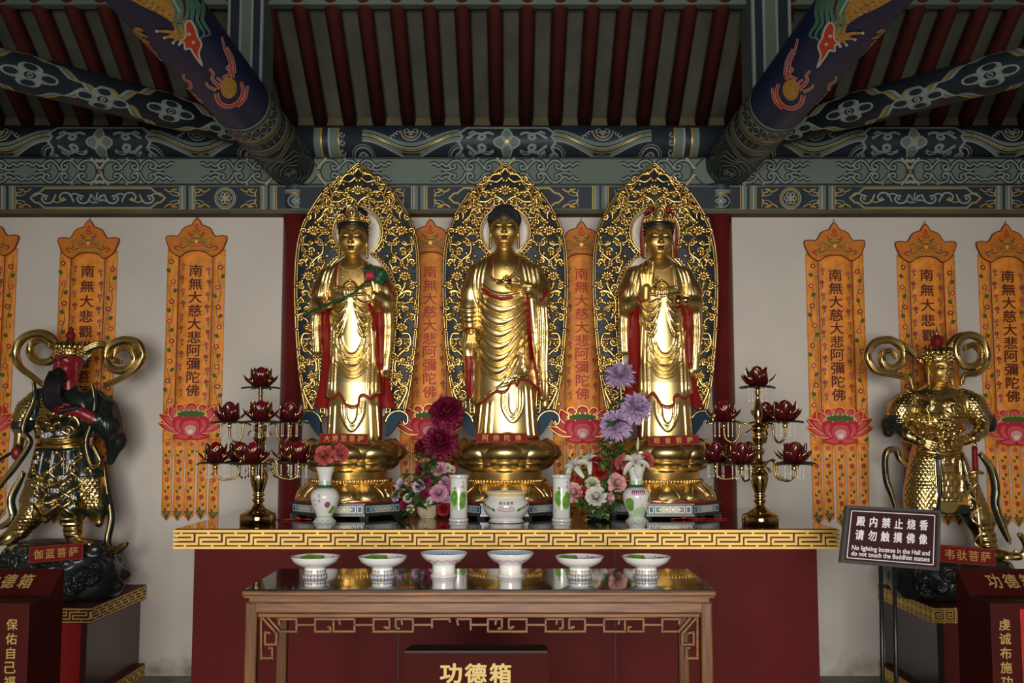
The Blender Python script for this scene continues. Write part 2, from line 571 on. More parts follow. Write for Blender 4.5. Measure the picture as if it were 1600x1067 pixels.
# ================================================================ sculpting with a distance field
class Sculpt:
 """Signed-distance clay in its own unit: shapes are merged smoothly, folds are pressed in, then skinned to one closed surface."""

 def __init__(s, lo, hi, step):
  s.lo = np.array(lo, float)
  s.step = step
  s.n = np.ceil((np.array(hi, float) - s.lo) / step).astype(int) + 1
  s.f = np.full(tuple(s.n), 1e3, np.float32)

 def region(s, a, b, pad):
  i0 = np.clip(np.floor((np.minimum(a, b) - pad - s.lo) / s.step).astype(int), 0, s.n - 1)
  i1 = np.clip(np.ceil((np.maximum(a, b) + pad - s.lo) / s.step).astype(int) + 1, 1, s.n)
  sl = tuple(slice(p, q) for p, q in zip(i0, i1))
  ax = [(s.lo[k] + s.step * np.arange(i0[k], i1[k])).astype(np.float32) for k in range(3)]
  return sl, ax[0][:, None, None], ax[1][None, :, None], ax[2][None, None, :]

 def merge(s, sl, d, k, sub=False):
  f = s.f[sl]
  if sub:
   d = -d
   if k > 0:
    s.f[sl] = -_smin(-f, -d, k)
   else:
    s.f[sl] = np.maximum(f, d)
   return
  if k > 0:
   s.f[sl] = _smin(f, d, k)
  else:
   s.f[sl] = np.minimum(f, d)

 def ell(s, c, r, k=2.0, sub=False, rot=None):
  c, r = np.array(c, float), np.array(r, float)
  R = r if rot is None else np.full(3, r.max())
  sl, x, y, z = s.region(c - R, c + R, k + 3 * s.step + 2)
  X, Y, Z = x - c[0], y - c[1], z - c[2]
  if rot is not None:
   m = np.array(Euler(rot).to_matrix().transposed())
   X, Y, Z = m[0, 0] * X + m[0, 1] * Y + m[0, 2] * Z, m[1, 0] * X + m[1, 1] * Y + m[1, 2] * Z, m[2, 0] * X + m[2, 1] * Y + m[2, 2] * Z
  a = np.sqrt((X / r[0]) ** 2 + (Y / r[1]) ** 2 + (Z / r[2]) ** 2) + 1e-6
  b = np.sqrt((X / r[0] ** 2) ** 2 + (Y / r[1] ** 2) ** 2 + (Z / r[2] ** 2) ** 2) + 1e-6
  s.merge(sl, (a * (a - 1) / b).astype(np.float32), k, sub)
  return s

 def cap(s, a, b, ra, rb=None, k=2.0, sub=False, sq=None):
  """Tapered limb from a to b. sq = (sx, sy) squashes the cross-section in x or y."""
  rb = ra if rb is None else rb
  a, b = np.array(a, float), np.array(b, float)
  m = max(ra, rb)
  lo, hi = np.minimum(a, b) - m, np.maximum(a, b) + m
  sl, x, y, z = s.region(lo, hi, k + 3 * s.step + 1)
  q = (1, 1) if sq is None else sq
  ab = b - a
  den = (ab[0] / q[0]) ** 2 + (ab[1] / q[1]) ** 2 + ab[2] ** 2 + 1e-9
  X, Y, Z = (x - a[0]) / q[0], (y - a[1]) / q[1], z - a[2]
  t = np.clip((X * ab[0] / q[0] + Y * ab[1] / q[1] + Z * ab[2]) / den, 0, 1)
  d = np.sqrt((X - t * ab[0] / q[0]) ** 2 + (Y - t * ab[1] / q[1]) ** 2 + (Z - t * ab[2]) ** 2) - (ra + (rb - ra) * t)
  s.merge(sl, (d * min(q)).astype(np.float32), k, sub)
  return s

 def chain(s, pts, rs, k=2.0, sub=False, sq=None):
  rs = rs if hasattr(rs, '__len__') else [rs] * len(pts)
  for i in range(len(pts) - 1):
   s.cap(pts[i], pts[i + 1], rs[i], rs[i + 1], k, sub, sq)
  return s

 def loft(s, secs, k=3.0, power=2.0):
  """Upright body: secs = [(z, cx, cy, rx, ry)] with elliptical sections, from the bottom up."""
  a = np.array(secs, float)
  lo = np.array([(a[:, 1] - a[:, 3]).min(), (a[:, 2] - a[:, 4]).min(), a[:, 0].min()])
  hi = np.array([(a[:, 1] + a[:, 3]).max(), (a[:, 2] + a[:, 4]).max(), a[:, 0].max()])
  sl, x, y, z = s.region(lo, hi, k + 3 * s.step + 2)
  zz = z.ravel()
  sm = np.array(smooth2([tuple(r) for r in secs], 6))
  cx, cy, rx, ry = (np.interp(zz, sm[:, 0], sm[:, i]).astype(np.float32)[None, None, :] for i in (1, 2, 3, 4))
  q = (np.abs((x - cx) / rx) ** power + np.abs((y - cy) / ry) ** power) ** (1.0 / power)
  d = (q - 1) * np.minimum(rx, ry)
  d = np.maximum(d, np.maximum(a[0, 0] - z, z - a[-1, 0]))
  s.merge(sl, d.astype(np.float32), k)
  return s

 def press(s, pts, amp, wid, front=True, ylim=None, cut=False):
  """A ridge (amp > 0) or groove (amp < 0) following a line seen from the front: pts are (x, z)."""
  p = np.array(pts, float)
  lo = np.array([p[:, 0].min(), s.lo[1], p[:, 1].min()]) - 3 * wid
  hi = np.array([p[:, 0].max(), s.lo[1] + s.step * s.n[1], p[:, 1].max()]) + 3 * wid
  lo[1], hi[1] = s.lo[1], (ylim if ylim is not None else hi[1])
  sl, x, y, z = s.region(lo, hi, 0)
  X, Z = x[:, 0, :], z[:, 0, :]
  best = np.full((x.shape[0], z.shape[2]), 1e9, np.float32)
  tt = np.zeros_like(best)
  n = len(p) - 1
  for i in range(n):
   ax, az = p[i]
   bx, bz = p[i + 1]
   den = (bx - ax) ** 2 + (bz - az) ** 2 + 1e-9
   t = np.clip(((X - ax) * (bx - ax) + (Z - az) * (bz - az)) / den, 0, 1)
   d = (X - ax - t * (bx - ax)) ** 2 + (Z - az - t * (bz - az)) ** 2
   w_ = d < best
   best = np.where(w_, d, best)
   tt = np.where(w_, (i + t) / n, tt)
  fade = np.clip(np.minimum(tt, 1 - tt) / 0.12, 0, 1)
  g = amp * np.exp(-best / (wid * wid)) * (0.25 + 0.75 * fade)
  yl = s.lo[1] + s.step * s.n[1] if ylim is None else ylim
  fy = np.clip((yl - y) / 6.0, 0, 1)
  s.f[sl] -= (g[:, None, :] * fy).astype(np.float32)
  return s

 def pattern(s, a, b, fn):
  """Adds fn(x, y, z) to the surface height inside the box a..b."""
  sl, x, y, z = s.region(np.array(a, float), np.array(b, float), 0)
  s.f[sl] -= fn(x, y, z).astype(np.float32)
  return s

 def skin(s, relax=2):
  """Surface nets: (points, quads)."""
  f = s.f
  ins = f < 0
  cell = np.zeros(tuple(np.array(f.shape) - 1), np.int8)
  for dx in (0, 1):
   for dy in (0, 1):
    for dz in (0, 1):
     cell += ins[dx:f.shape[0] - 1 + dx, dy:f.shape[1] - 1 + dy, dz:f.shape[2] - 1 + dz]
  act = np.argwhere((cell > 0) & (cell < 8))
  idx = np.full(cell.shape, -1, np.int32)
  idx[act[:, 0], act[:, 1], act[:, 2]] = np.arange(len(act))
  acc = np.zeros((len(act), 3))
  cnt = np.zeros(len(act))
  cor = [(i, j, k2) for i in (0, 1) for j in (0, 1) for k2 in (0, 1)]
  for a in cor:
   for ax in range(3):
    if a[ax]:
     continue
    b = list(a)
    b[ax] = 1
    fa = f[act[:, 0] + a[0], act[:, 1] + a[1], act[:, 2] + a[2]]
    fb = f[act[:, 0] + b[0], act[:, 1] + b[1], act[:, 2] + b[2]]
    x = (fa < 0) != (fb < 0)
    t = np.where(x, fa / np.where(x, fa - fb, 1), 0)
    pt = np.array(a, float)[None, :].repeat(len(act), 0)
    pt[:, ax] += t
    acc[x] += pt[x]
    cnt[x] += 1
  pos = (act + acc / cnt[:, None]) * s.step + s.lo
  quads = []
  for ax in range(3):
   o1, o2 = [(1, 2), (2, 0), (0, 1)][ax]
   sl0 = [slice(1, -1)] * 3
   sl0[ax] = slice(0, -1)
   sl1 = [slice(1, -1)] * 3
   sl1[ax] = slice(1, None)
   i0, i1 = ins[tuple(sl0)], ins[tuple(sl1)]
   e = np.argwhere(i0 != i1)
   if not len(e):
    continue
   g = e.copy()
   for q in range(3):
    if q != ax:
     g[:, q] += 1
   inside = ins[g[:, 0], g[:, 1], g[:, 2]]

   def at(a, b):
    h = g.copy()
    h[:, o1] -= a
    h[:, o2] -= b
    return idx[h[:, 0], h[:, 1], h[:, 2]]

   q4 = np.stack([at(1, 1), at(0, 1), at(0, 0), at(1, 0)], 1)
   q4[~inside] = q4[~inside][:, ::-1]
   quads.append(q4)
  q = np.concatenate(quads)
  q = q[(q >= 0).all(1)]
  a = np.concatenate([q[:, i] for i in range(4)] + [q[:, (i + 1) % 4] for i in range(4)])
  b = np.concatenate([q[:, (i + 1) % 4] for i in range(4)] + [q[:, i] for i in range(4)])
  cnt = np.maximum(1, np.bincount(a, minlength=len(pos)))
  for _ in range(relax):
   pos = pos * .4 + .6 * np.stack([np.bincount(a, pos[b, k], len(pos)) / cnt for k in range(3)], 1)
  return pos, q

def _smin(f, d, k):
 h = np.clip(k - np.abs(f - d), 0, None) / k
 return np.minimum(f, d) - h * h * k * 0.25

def sculpt_mesh(name, parts, mats, T, color=None):
 """parts: [(points, quads)] in clay units, mapped by T (Matrix); color(centres, normals) -> material index per face."""
 vs, qs, k = [], [], 0
 for p, q in parts:
  vs.append(p)
  qs.append(q + k)
  k += len(p)
 v = np.concatenate(vs)
 q = np.concatenate(qs)
 me = bpy.data.meshes.new(name)
 Tm = np.array(T)
 wv = v @ Tm[:3, :3].T + Tm[:3, 3]
 me.vertices.add(len(v))
 me.vertices.foreach_set('co', wv.astype(np.float32).ravel())
 me.loops.add(q.size)
 me.loops.foreach_set('vertex_index', q.astype(np.int32).ravel())
 me.polygons.add(len(q))
 me.polygons.foreach_set('loop_start', np.arange(0, q.size, 4, dtype=np.int32))
 for m_ in mats:
  me.materials.append(m_)
 if color is not None:
  c = v[q].mean(1)
  nn = np.cross(v[q[:, 2]] - v[q[:, 0]], v[q[:, 3]] - v[q[:, 1]])
  nn /= np.linalg.norm(nn, axis=1)[:, None] + 1e-9
  me.polygons.foreach_set('material_index', color(c, nn).astype(np.int32))
 me.polygons.foreach_set('use_smooth', np.ones(len(q), bool))
 me.update(calc_edges=True)
 me.validate()
 return me

# ================================================================ the hall
WALL = 5.88          # face of the rear wall
XL = 3.45            # side walls stand at +-XL

def plaster_stains(m):
 """Damp, brownish blotches low on the plaster."""
 nt = m.node_tree
 b = nt.nodes['Principled BSDF']
 src = b.inputs['Base Color'].links[0].from_socket
 tc = nt.nodes.new('ShaderNodeTexCoord')
 sep = nt.nodes.new('ShaderNodeSeparateXYZ')
 nt.links.new(tc.outputs['Object'], sep.inputs[0])
 mr = nt.nodes.new('ShaderNodeMapRange')
 mr.inputs[1].default_value, mr.inputs[2].default_value = 0.02, 0.42
 mr.inputs[3].default_value, mr.inputs[4].default_value = 1.0, 0.0
 nt.links.new(sep.outputs[2], mr.inputs[0])
 n = nt.nodes.new('ShaderNodeTexNoise')
 n.inputs['Scale'].default_value = 7
 n.inputs['Detail'].default_value = 8
 nt.links.new(tc.outputs['Object'], n.inputs['Vector'])
 mu = nt.nodes.new('ShaderNodeMath')
 mu.operation = 'MULTIPLY'
 nt.links.new(mr.outputs[0], mu.inputs[0])
 nt.links.new(n.outputs['Fac'], mu.inputs[1])
 r = nt.nodes.new('ShaderNodeValToRGB')
 r.color_ramp.elements[0].position, r.color_ramp.elements[1].position = .34, .62
 nt.links.new(mu.outputs[0], r.inputs[0])
 mx = nt.nodes.new('ShaderNodeMixRGB')
 mx.inputs[2].default_value = (0.26, 0.22, 0.17, 1)
 nt.links.new(r.outputs[0], mx.inputs[0])
 nt.links.new(src, mx.inputs[1])
 nt.links.new(mx.outputs[0], b.inputs['Base Color'])

plaster_stains(M['plaster'])

def structure(mb, name, mats, parent=None):
 o = mb.build(name, mats, parent)
 if parent is None:
  o['kind'] = 'structure'
 return o

structure(MB().box((-XL, -3.7, -0.05), (XL, WALL + 0.2, 0)), 'floor', M['paving'])
structure(MB().box((-30, -40, -0.12), (30, -3.7, -0.06)), 'ground', M['paving'])
structure(MB().box((-XL, WALL, 0), (XL, WALL + 0.2, 3.3)), 'wall_back', M['plaster'])
structure(MB().box((-XL - 0.2, -3.7, 0), (-XL, WALL + 0.2, 6)), 'wall_left', M['plaster'])
structure(MB().box((XL, -3.7, 0), (XL + 0.2, WALL + 0.2, 6)), 'wall_right', M['plaster'])
wf = MB()
wf.box((-XL, -3.7, 0), (-1.78, -3.5, 4.4)).box((1.78, -3.7, 0), (XL, -3.5, 4.4)).box((-1.78, -3.7, 2.75), (1.78, -3.5, 4.4))
structure(wf, 'wall_front', M['maroon_dark'])

# roof: boards on round red rafters
RB = P(800, 197, 5.80)                                 # where the rafters rest
RT = P(800, 8, 5.14)
SL = (RT.z - RB.z) / (RB.y - RT.y)
RIDGE_Y = 1.4

def roof_z(y):
 return RB.z + SL * (RB.y - y)

rr = 0.043
off = rr * 2 * math.sqrt(1 + SL * SL)
mb = MB()
ya, yb = WALL + 0.2, RIDGE_Y
za, zb = roof_z(ya) + off, roof_z(yb) + off
mb.add([(-XL, ya, za), (XL, ya, za), (XL, yb, zb), (-XL, yb, zb), (-XL, ya, za + .06), (XL, ya, za + .06), (XL, yb, zb + .06), (-XL, yb, zb + .06)],
       [(0, 1, 2, 3), (7, 6, 5, 4), (0, 4, 5, 1), (1, 5, 6, 2), (2, 6, 7, 3), (3, 7, 4, 0)], 0, False)
yc2 = -3.7
zc2 = zb - SL * (RIDGE_Y - yc2) * 0.62
mb.add([(-XL, yb, zb), (XL, yb, zb), (XL, yc2, zc2), (-XL, yc2, zc2), (-XL, yb, zb + .06), (XL, yb, zb + .06), (XL, yc2, zc2 + .06), (-XL, yc2, zc2 + .06)],
       [(0, 1, 2, 3), (7, 6, 5, 4), (0, 4, 5, 1), (1, 5, 6, 2), (2, 6, 7, 3), (3, 7, 4, 0)], 0, False)
ceil = structure(mb, 'ceiling', M['board'])
pitch = 0.1705
xr0 = (592 - 800) * 5.8 / 1600 / 0.977
y_lo, y_hi = RB.y + 0.06, 3.4
rm = MB().tube([(0, y_lo, roof_z(y_lo) + off / 2), (0, y_hi, roof_z(y_hi) + off / 2)], rr, 12).mesh('rafter', M['rafter'])
k0 = int((-XL - xr0) / pitch)
for k in range(k0, k0 + 42):
 x = xr0 + k * pitch
 if abs(x) < XL - 0.05:
  o = obj_from('rafter', rm, ceil)
  o.location.x = x
eb = MB()
eb.box((-XL, RB.y + 0.02, RB.z - 0.01), (XL, WALL + 0.05, RB.z + 0.055))
structure(eb, 'trim_1', M['ochre'])

# ---------------------------------------------------------------- timber frame along the rear wall, painted
def flat_map(d):
 def f(u, v, h):
  p = P(u, v, d)
  return (p.x, d - h, p.z)
 return f

def log_map(yc, zc, r):
 """Drawing pixels onto a round log that runs across the hall."""
 def f(u, v, h):
  p = P(u, v, yc - r)
  s_ = max(-0.985, min(0.985, (p.z - zc) / r))
  rr_ = r + h
  return (p.x, yc - rr_ * math.sqrt(1 - s_ * s_), zc + rr_ * s_)
 return f

def cyl_map(A, D, r):
 """Drawing pixels onto a round beam through A along D: where the sight line meets the beam."""
 A, D = Vector(A), Vector(D).normalized()
 O = Vector((0, 0, CAMZ))

 def f(u, v, h):
  d = (P(u, v, 1.0) - O).normalized()
  w0 = O - A
  dp, wp = d - D * d.dot(D), w0 - D * w0.dot(D)
  a, b, c = dp.dot(dp), 2 * dp.dot(wp), wp.dot(wp) - r * r
  q = b * b - 4 * a * c
  t = (-b - math.sqrt(q)) / (2 * a) if q > 0 else -b / (2 * a)
  p = O + d * t
  s_ = (p - A).dot(D)
  ax = A + D * s_
  n = (p - ax).normalized()
  return tuple(ax + n * (r + h))
 return f

def stripes(k, xs, y0, y1, cols, lay=2):
 for (a, b), c in zip(xs, cols):
  k.fill([(a, y0), (b, y0), (b, y1), (a, y1)], c, lay)

def scroll(k, pts, w=2.9, col='teal_light', back='black', lay=3):
 k.stroke(pts, w * 2.3, back, lay)
 k.stroke(pts, w, col, lay + 1)

def flower4(k, cx, cy, r, sx=1.0, lay=5, col='line'):
 for i in range(4):
  a = i * PI / 2
  rr_ = r * (sx if i % 2 == 0 else 1)
  w = r * 0.42
  pts = []
  for t in range(13):
   q = 2 * PI * t / 12
   l = rr_ * (0.55 - 0.5 * math.cos(q))
   ww = w * math.sin(q) * (1 if l < rr_ * 0.6 else 0.8)
   pts.append((cx + l * math.cos(a) - ww * math.sin(a), cy + l * math.sin(a) + ww * math.cos(a)))
  k.fill(pts[:-1], 'teal', lay, 6)
  k.stroke(pts[:-1], max(1.1, r * 0.11), col, lay + 1, closed=True)
 k.dot(cx, cy, r * 0.26, col, lay + 2)
 k.dot(cx, cy, r * 0.14, 'gold_paint', lay + 3)

def beam_scroll(k, cx, cy, s=1.0, half=0):
 """Scroll ornament of the flat middle beam; half = -1 / 1 draws one side only."""
 for sx in (-1, 1):
  if half and sx != half:
   continue
  for sy in (-1, 1):
   f = lambda p: [(cx + sx * x * s, cy + sy * y * s) for x, y in p]
   for pts in ([(3, 2), (6, 11), (14, 17), (25, 16), (32, 10), (31, 4), (25, 3), (23, 8), (27, 9)],
      [(33, 3), (38, 11), (46, 17), (55, 16), (60, 10), (58, 4), (52, 4), (51, 9), (55, 10)],
      [(53, 2), (62, 3), (67, 11), (75, 17), (84, 15), (88, 9), (84, 4), (79, 6), (80, 10)],
      [(86, 13), (93, 8), (99, 12), (105, 9), (111, 13), (116, 11)], [(86, 3), (93, 2), (100, 4)]):
    scroll(k, f(smooth2(pts, 6)))
   k.dot(cx + sx * 43 * s, cy + sy * 19 * s, 2.2, 'teal_light', 4, 7)
   k.dot(cx + sx * 64 * s, cy + sy * 17 * s, 2.2, 'teal_light', 4, 7)
   k.stroke(f([(-14, 21), (-4, 12), (0, 6), (6, 0)]), 2.2, 'black', 4)
   k.stroke(f([(14, 21), (6, 12), (0, 4)]), 3.6, 'line', 5)
   k.stroke(f([(14, 21), (6, 12), (0, 4)]), 1.4, 'gold_paint', 6)
 if not half:
  for sy in (-1, 1):
   k.fill([(cx - 12, cy + sy * 20), (cx, cy + sy * 7), (cx + 12, cy + sy * 20)], 'ink', 3)
   for q in (-1, 0, 1):
    k.dot(cx + q * 5, cy + sy * (16 - abs(q) * -1), 3, 'line', 6, 8)

def wave_unit(k, x0, x1, yt, yb, flip=1):
 """Hanging wave with a roundel over its trough and half roundels below its crests."""
 w = x1 - x0
 xm = (x0 + x1) / 2
 H = yb - yt
 for o, c, wd in ((-5, 'teal', 4.6), (0, 'line', 1.7), (2.6, 'gold_paint', 1.5), (7.5, 'teal', 5.0), (10.7, 'line', 1.5)):
  pts = [(x0 + w * t / 24, yt + 10 + (H - 24) * (0.5 - 0.5 * math.cos(2 * PI * t / 24)) + o) for t in range(25)]
  k.stroke(pts, wd, c, 2 + (o > -1) + (c == 'gold_paint'))
 r = H * 0.36
 k.fill([(xm + r * math.cos(a), yt + 4 + r * math.sin(a)) for a in [PI * i / 14 for i in range(15)]], 'ink', 4)
 for q, c in ((1, 'line'), (0.72, 'gold_paint')):
  k.stroke([(xm + r * q * math.cos(PI * i / 14), yt + 4 + r * q * math.sin(PI * i / 14)) for i in range(15)], 1.5, c, 5)
 for i in range(-1, 2):
  k.stroke(circle2(xm + i * r * 0.42, yt + 5 + (1 - abs(i)) * 4, r * 0.2, 9), 1.3, 'line', 6, closed=True)
 k.dot(xm, yt + 9, 2, 'gold_paint', 7, 8)
 for sx in (-1, 1):
  for i in range(3):
   k.stroke(spiral(xm + sx * (r + 5 + i * 4), yt + 9 + i * 3.2, 4, 1, 0, sx * 5, 9), 1.3, 'line', 5)
 for xe in (x0, x1):
  for q, c in ((0.42, 'teal'), (0.34, 'line'), (0.2, 'gold_paint')):
   k.stroke([(xe + H * q * math.cos(PI + PI * i / 12), yb + H * q * math.sin(PI + PI * i / 12)) for i in range(13)], 1.6, c, 5)
  for i in range(3):
   k.stroke(circle2(xe + (i - 1) * 5, yb - 4 - (i == 1) * 3, 2.6, 8), 1.2, 'line', 6, closed=True)

def cartouche(k, cx, y0, y1, hw):
 ym = (y0 + y1) / 2
 h = (y1 - y0) / 2
 out = [(cx - hw, ym)]
 e = [(-hw, 0), (-hw + 6, -h * .35), (-hw + 2, -h * .6), (-hw + 14, -h), (hw - 14, -h), (hw - 2, -h * .6), (hw - 6, -h * .35), (hw, 0),
         (hw - 6, h * .35), (hw - 2, h * .6), (hw - 14, h), (-hw + 14, h), (-hw + 2, h * .6), (-hw + 6, h * .35)]
 pts = [(cx + a, ym + b) for a, b in e]
 k.fill(pts, 'ink', 7, 5)
 k.stroke(pts, 3.6, 'teal_light', 8, closed=True)
 flower4(k, cx, ym, h * 0.86, 1.0, 9)
 for sx in (-1, 1):
  for sy in (-1, 1):
   f = lambda p: [(cx + sx * x, ym + sy * y) for x, y in p]
   a = hw / 80
   k.stroke(f(smooth2([(22 * a, 11), (30 * a, 14), (40 * a, 12), (47 * a, 6), (40 * a, 4), (36 * a, 9), (50 * a, 13), (60 * a, 8), (66 * a, 5)], 4)), 3.8, 'teal_light', 9)
   k.stroke(f([(50 * a, 13), (56 * a, 16), (63 * a, 12)]), 3.2, 'teal_light', 9)

def roundel(k, cx, cy, r):
 k.stroke(circle2(cx, cy, r, 22), 1.8, 'line', 4, closed=True)
 k.stroke(circle2(cx, cy, r * 0.82, 22), 1.5, 'gold_paint', 4, closed=True)
 for i in range(6):
  a = i * PI / 3
  k.dot(cx + r * .42 * math.cos(a), cy + r * .42 * math.sin(a), r * .24, 'line', 5, 8)
  k.dot(cx + r * .42 * math.cos(a), cy + r * .42 * math.sin(a), r * .13, 'ink', 6, 8)
 k.dot(cx, cy, r * .2, 'gold_paint', 7, 8)

def corner_curls(k, x0, x1, y0, y1):
 for sx, x in ((1, x0), (-1, x1)):
  for sy, y in ((1, y0), (-1, y1)):
   f = lambda p: [(x + sx * a, y + sy * b) for a, b in p]
   k.stroke(f(smooth2([(3, 16), (5, 10), (11, 8), (12, 4), (7, 4)], 4)), 1.8, 'gold_paint', 4)
   k.stroke(f(smooth2([(14, 3), (17, 8), (23, 6), (27, 3)], 4)), 1.8, 'gold_paint', 4)
   k.stroke(f(smooth2([(2, 3), (6, 14), (18, 11)], 4)), 1.2, 'line', 4)

def frame_panel(k, x0, x1, y0, y1, vine=True):
 ym = (y0 + y1) / 2
 corner_curls(k, x0, x1, y0, y1)
 a, b = x0 + 26, x1 - 26
 h = (y1 - y0) / 2 - 2
 e = [(a, ym), (a + 7, ym - h * .45), (a + 13, ym - h * .5), (a + 22, ym - h), (b - 22, ym - h), (b - 13, ym - h * .5), (b - 7, ym - h * .45), (b, ym),
         (b - 7, ym + h * .45), (b - 13, ym + h * .5), (b - 22, ym + h), (a + 22, ym + h), (a + 13, ym + h * .5), (a + 7, ym + h * .45)]
 k.fill(e, 'ink', 5, 8)
 k.stroke(e, 3.4, 'teal', 6, closed=True)
 k.stroke(e, 1.5, 'gold_paint', 7, closed=True)
 if vine:
  cx = (a + b) / 2
  n = 4
  for sx in (-1, 1):
   for i in range(3):
    xx = cx + sx * (24 + i * (b - a) / 7.6)
    sg = 1 if i % 2 else -1
    k.stroke([(xx + q[0] * sx, ym + q[1] * sg) for q in smooth2([(-14, 6), (-8, -6), (2, -8), (8, -2), (4, 4), (-2, 2)], 4)], 2.4, 'line', 7)
    k.stroke([(xx + q[0] * sx, ym + q[1] * sg) for q in smooth2([(4, 4), (12, 7), (20, 3)], 4)], 2.0, 'gold_paint' if i % 2 else 'line', 7)
    k.dot(xx + 2 * sx, ym + 1, 2.2, 'gold_paint', 8, 8)
  for i in range(5):
   an = PI + PI * i / 4
   k.stroke([(cx, ym + 6), (cx + 7 * math.cos(an - .2), ym + 5 + 9 * math.sin(an - .2)), (cx + 13 * math.cos(an), ym + 5 + 13 * math.sin(an))], 3.0, 'line', 8)
   k.stroke([(cx, ym + 6), (cx + 12 * math.cos(an), ym + 5 + 12 * math.sin(an))], 1.1, 'ink', 9)
 else:
  cx = (a + b) / 2
  for sx in (-1, 1):
   for j in range(2):
    k.stroke([(cx + sx * q[0], ym + (q[1]) * (1 if j else -1)) for q in smooth2([(6, 2), (16, 8), (26, 4), (34, 8), (44, 3)], 4)], 3.0, 'gold_paint', 7)
    k.stroke([(cx + sx * q[0], ym + (q[1]) * (1 if j else -1)) for q in [(18, 8), (22, 12), (28, 11)]], 1.6, 'flame', 8)

# lower board, flat middle beam, round purlin, each from wall to wall
LOW_Y, MID_Y, LOG_Y = WALL - 0.10, WALL - 0.07, WALL - 0.06
def zat(py, d):
 return P(800, py, d).z

low = MB().box((-XL, LOW_Y, zat(328, LOW_Y)), (XL, WALL + 0.02, zat(289.5, LOW_Y)))
low_o = structure(low, 'trim_2', M['ink'])
lip = MB().box((-XL, LOW_Y - 0.008, zat(334, LOW_Y)), (XL, WALL + 0.02, zat(328, LOW_Y)))
structure(lip, 'trim_3', M['ochre'])
mid = MB().box((-XL, MID_Y, zat(289.5, LOW_Y)), (XL, WALL + 0.02, zat(246, MID_Y)))
mid_o = structure(mid, 'trim_4', M['teal'])
lr = (zat(197, LOG_Y) - zat(246, LOG_Y)) / 2
lz = (zat(197, LOG_Y) + zat(246, LOG_Y)) / 2
log = MB().tube([(-XL, LOG_Y, lz), (XL, LOG_Y, lz)], lr, 40)
log_o = structure(log, 'trim_5', M['ink'])

k = Ink(log_map(LOG_Y, lz, lr), [], L=2.5)
for c, hw, tr in ((792, 76, 1), (155, 80, 0), (1428, 80, 0)):
 wave_unit(k, c - hw - 150, c - hw + 2, 199, 244)
 wave_unit(k, c + hw - 2, c + hw + 150, 199, 244)
 cartouche(k, c, 199, 244, hw)
for xe, sx in ((490, 1), (1093, -1)):
 for a, b, c in ((0, 10, 'teal'), (10, 13, 'gold_paint'), (13, 22, 'ink'), (22, 25, 'line'), (25, 38, 'teal'), (38, 40, 'gold_paint'), (40, 48, 'ink')):
  k.fill([(xe + sx * a, 199), (xe + sx * b, 199), (xe + sx * b, 244), (xe + sx * a, 244)], c, 10, 4)
 for y in (210, 222, 234):
  k.stroke(spiral(xe + sx * 44, y, 5, 1, 0, 6, 10), 1.4, 'line', 11)
k.build('painted_waves', log_o)

k = Ink(flat_map(MID_Y), [], L=40)
for c in (790, 156, 1422, 1655, -78):
 beam_scroll(k, c, 268)
beam_scroll(k, 496, 268, 1.0, 1)
beam_scroll(k, 1086, 268, 1.0, -1)
beam_scroll(k, 429, 268, 1.0, -1)
beam_scroll(k, 1150, 268, 1.0, 1)
for y in (247.5, 288):
 k.stroke([(-140, y), (1740, y)], 2.2, 'black', 2)
k.build('painted_scrolls', mid_o)

k = Ink(flat_map(LOW_Y), [], L=40)
Y0, Y1 = 292, 327
for a, b, v in ((22, 284, True), (-260, 2, True), (1302, 1558, True), (1578, 1830, True), (676, 906, False)):
 frame_panel(k, a, b, Y0, Y1, v)
for a, b in ((301, 403), (1188, 1282), (520, 634), (958, 1068)):
 corner_curls(k, a, b, Y0, Y1)
 roundel(k, (a + b) / 2, 310, 16)
for xc in (12, 293, 1292, 1568, 655, 938, 420, 1169):
 for a, b, c in ((-10, -7, 'line'), (-7, -2, 'teal'), (-2, 2, 'ink'), (2, 7, 'teal'), (7, 10, 'line')):
  k.fill([(xc + a, 290.5), (xc + b, 290.5), (xc + b, 327.5), (xc + a, 327.5)], c, 9)
 k.stroke([(xc + 12, 291), (xc + 12, 327)], 1.4, 'gold_paint', 9)
 k.stroke([(xc - 12, 291), (xc - 12, 327)], 1.4, 'gold_paint', 9)
for y in (291.3, 326.8):
 k.stroke([(-140, y), (1740, y)], 1.3, 'teal', 3)
k.build('painted_panels', low_o)

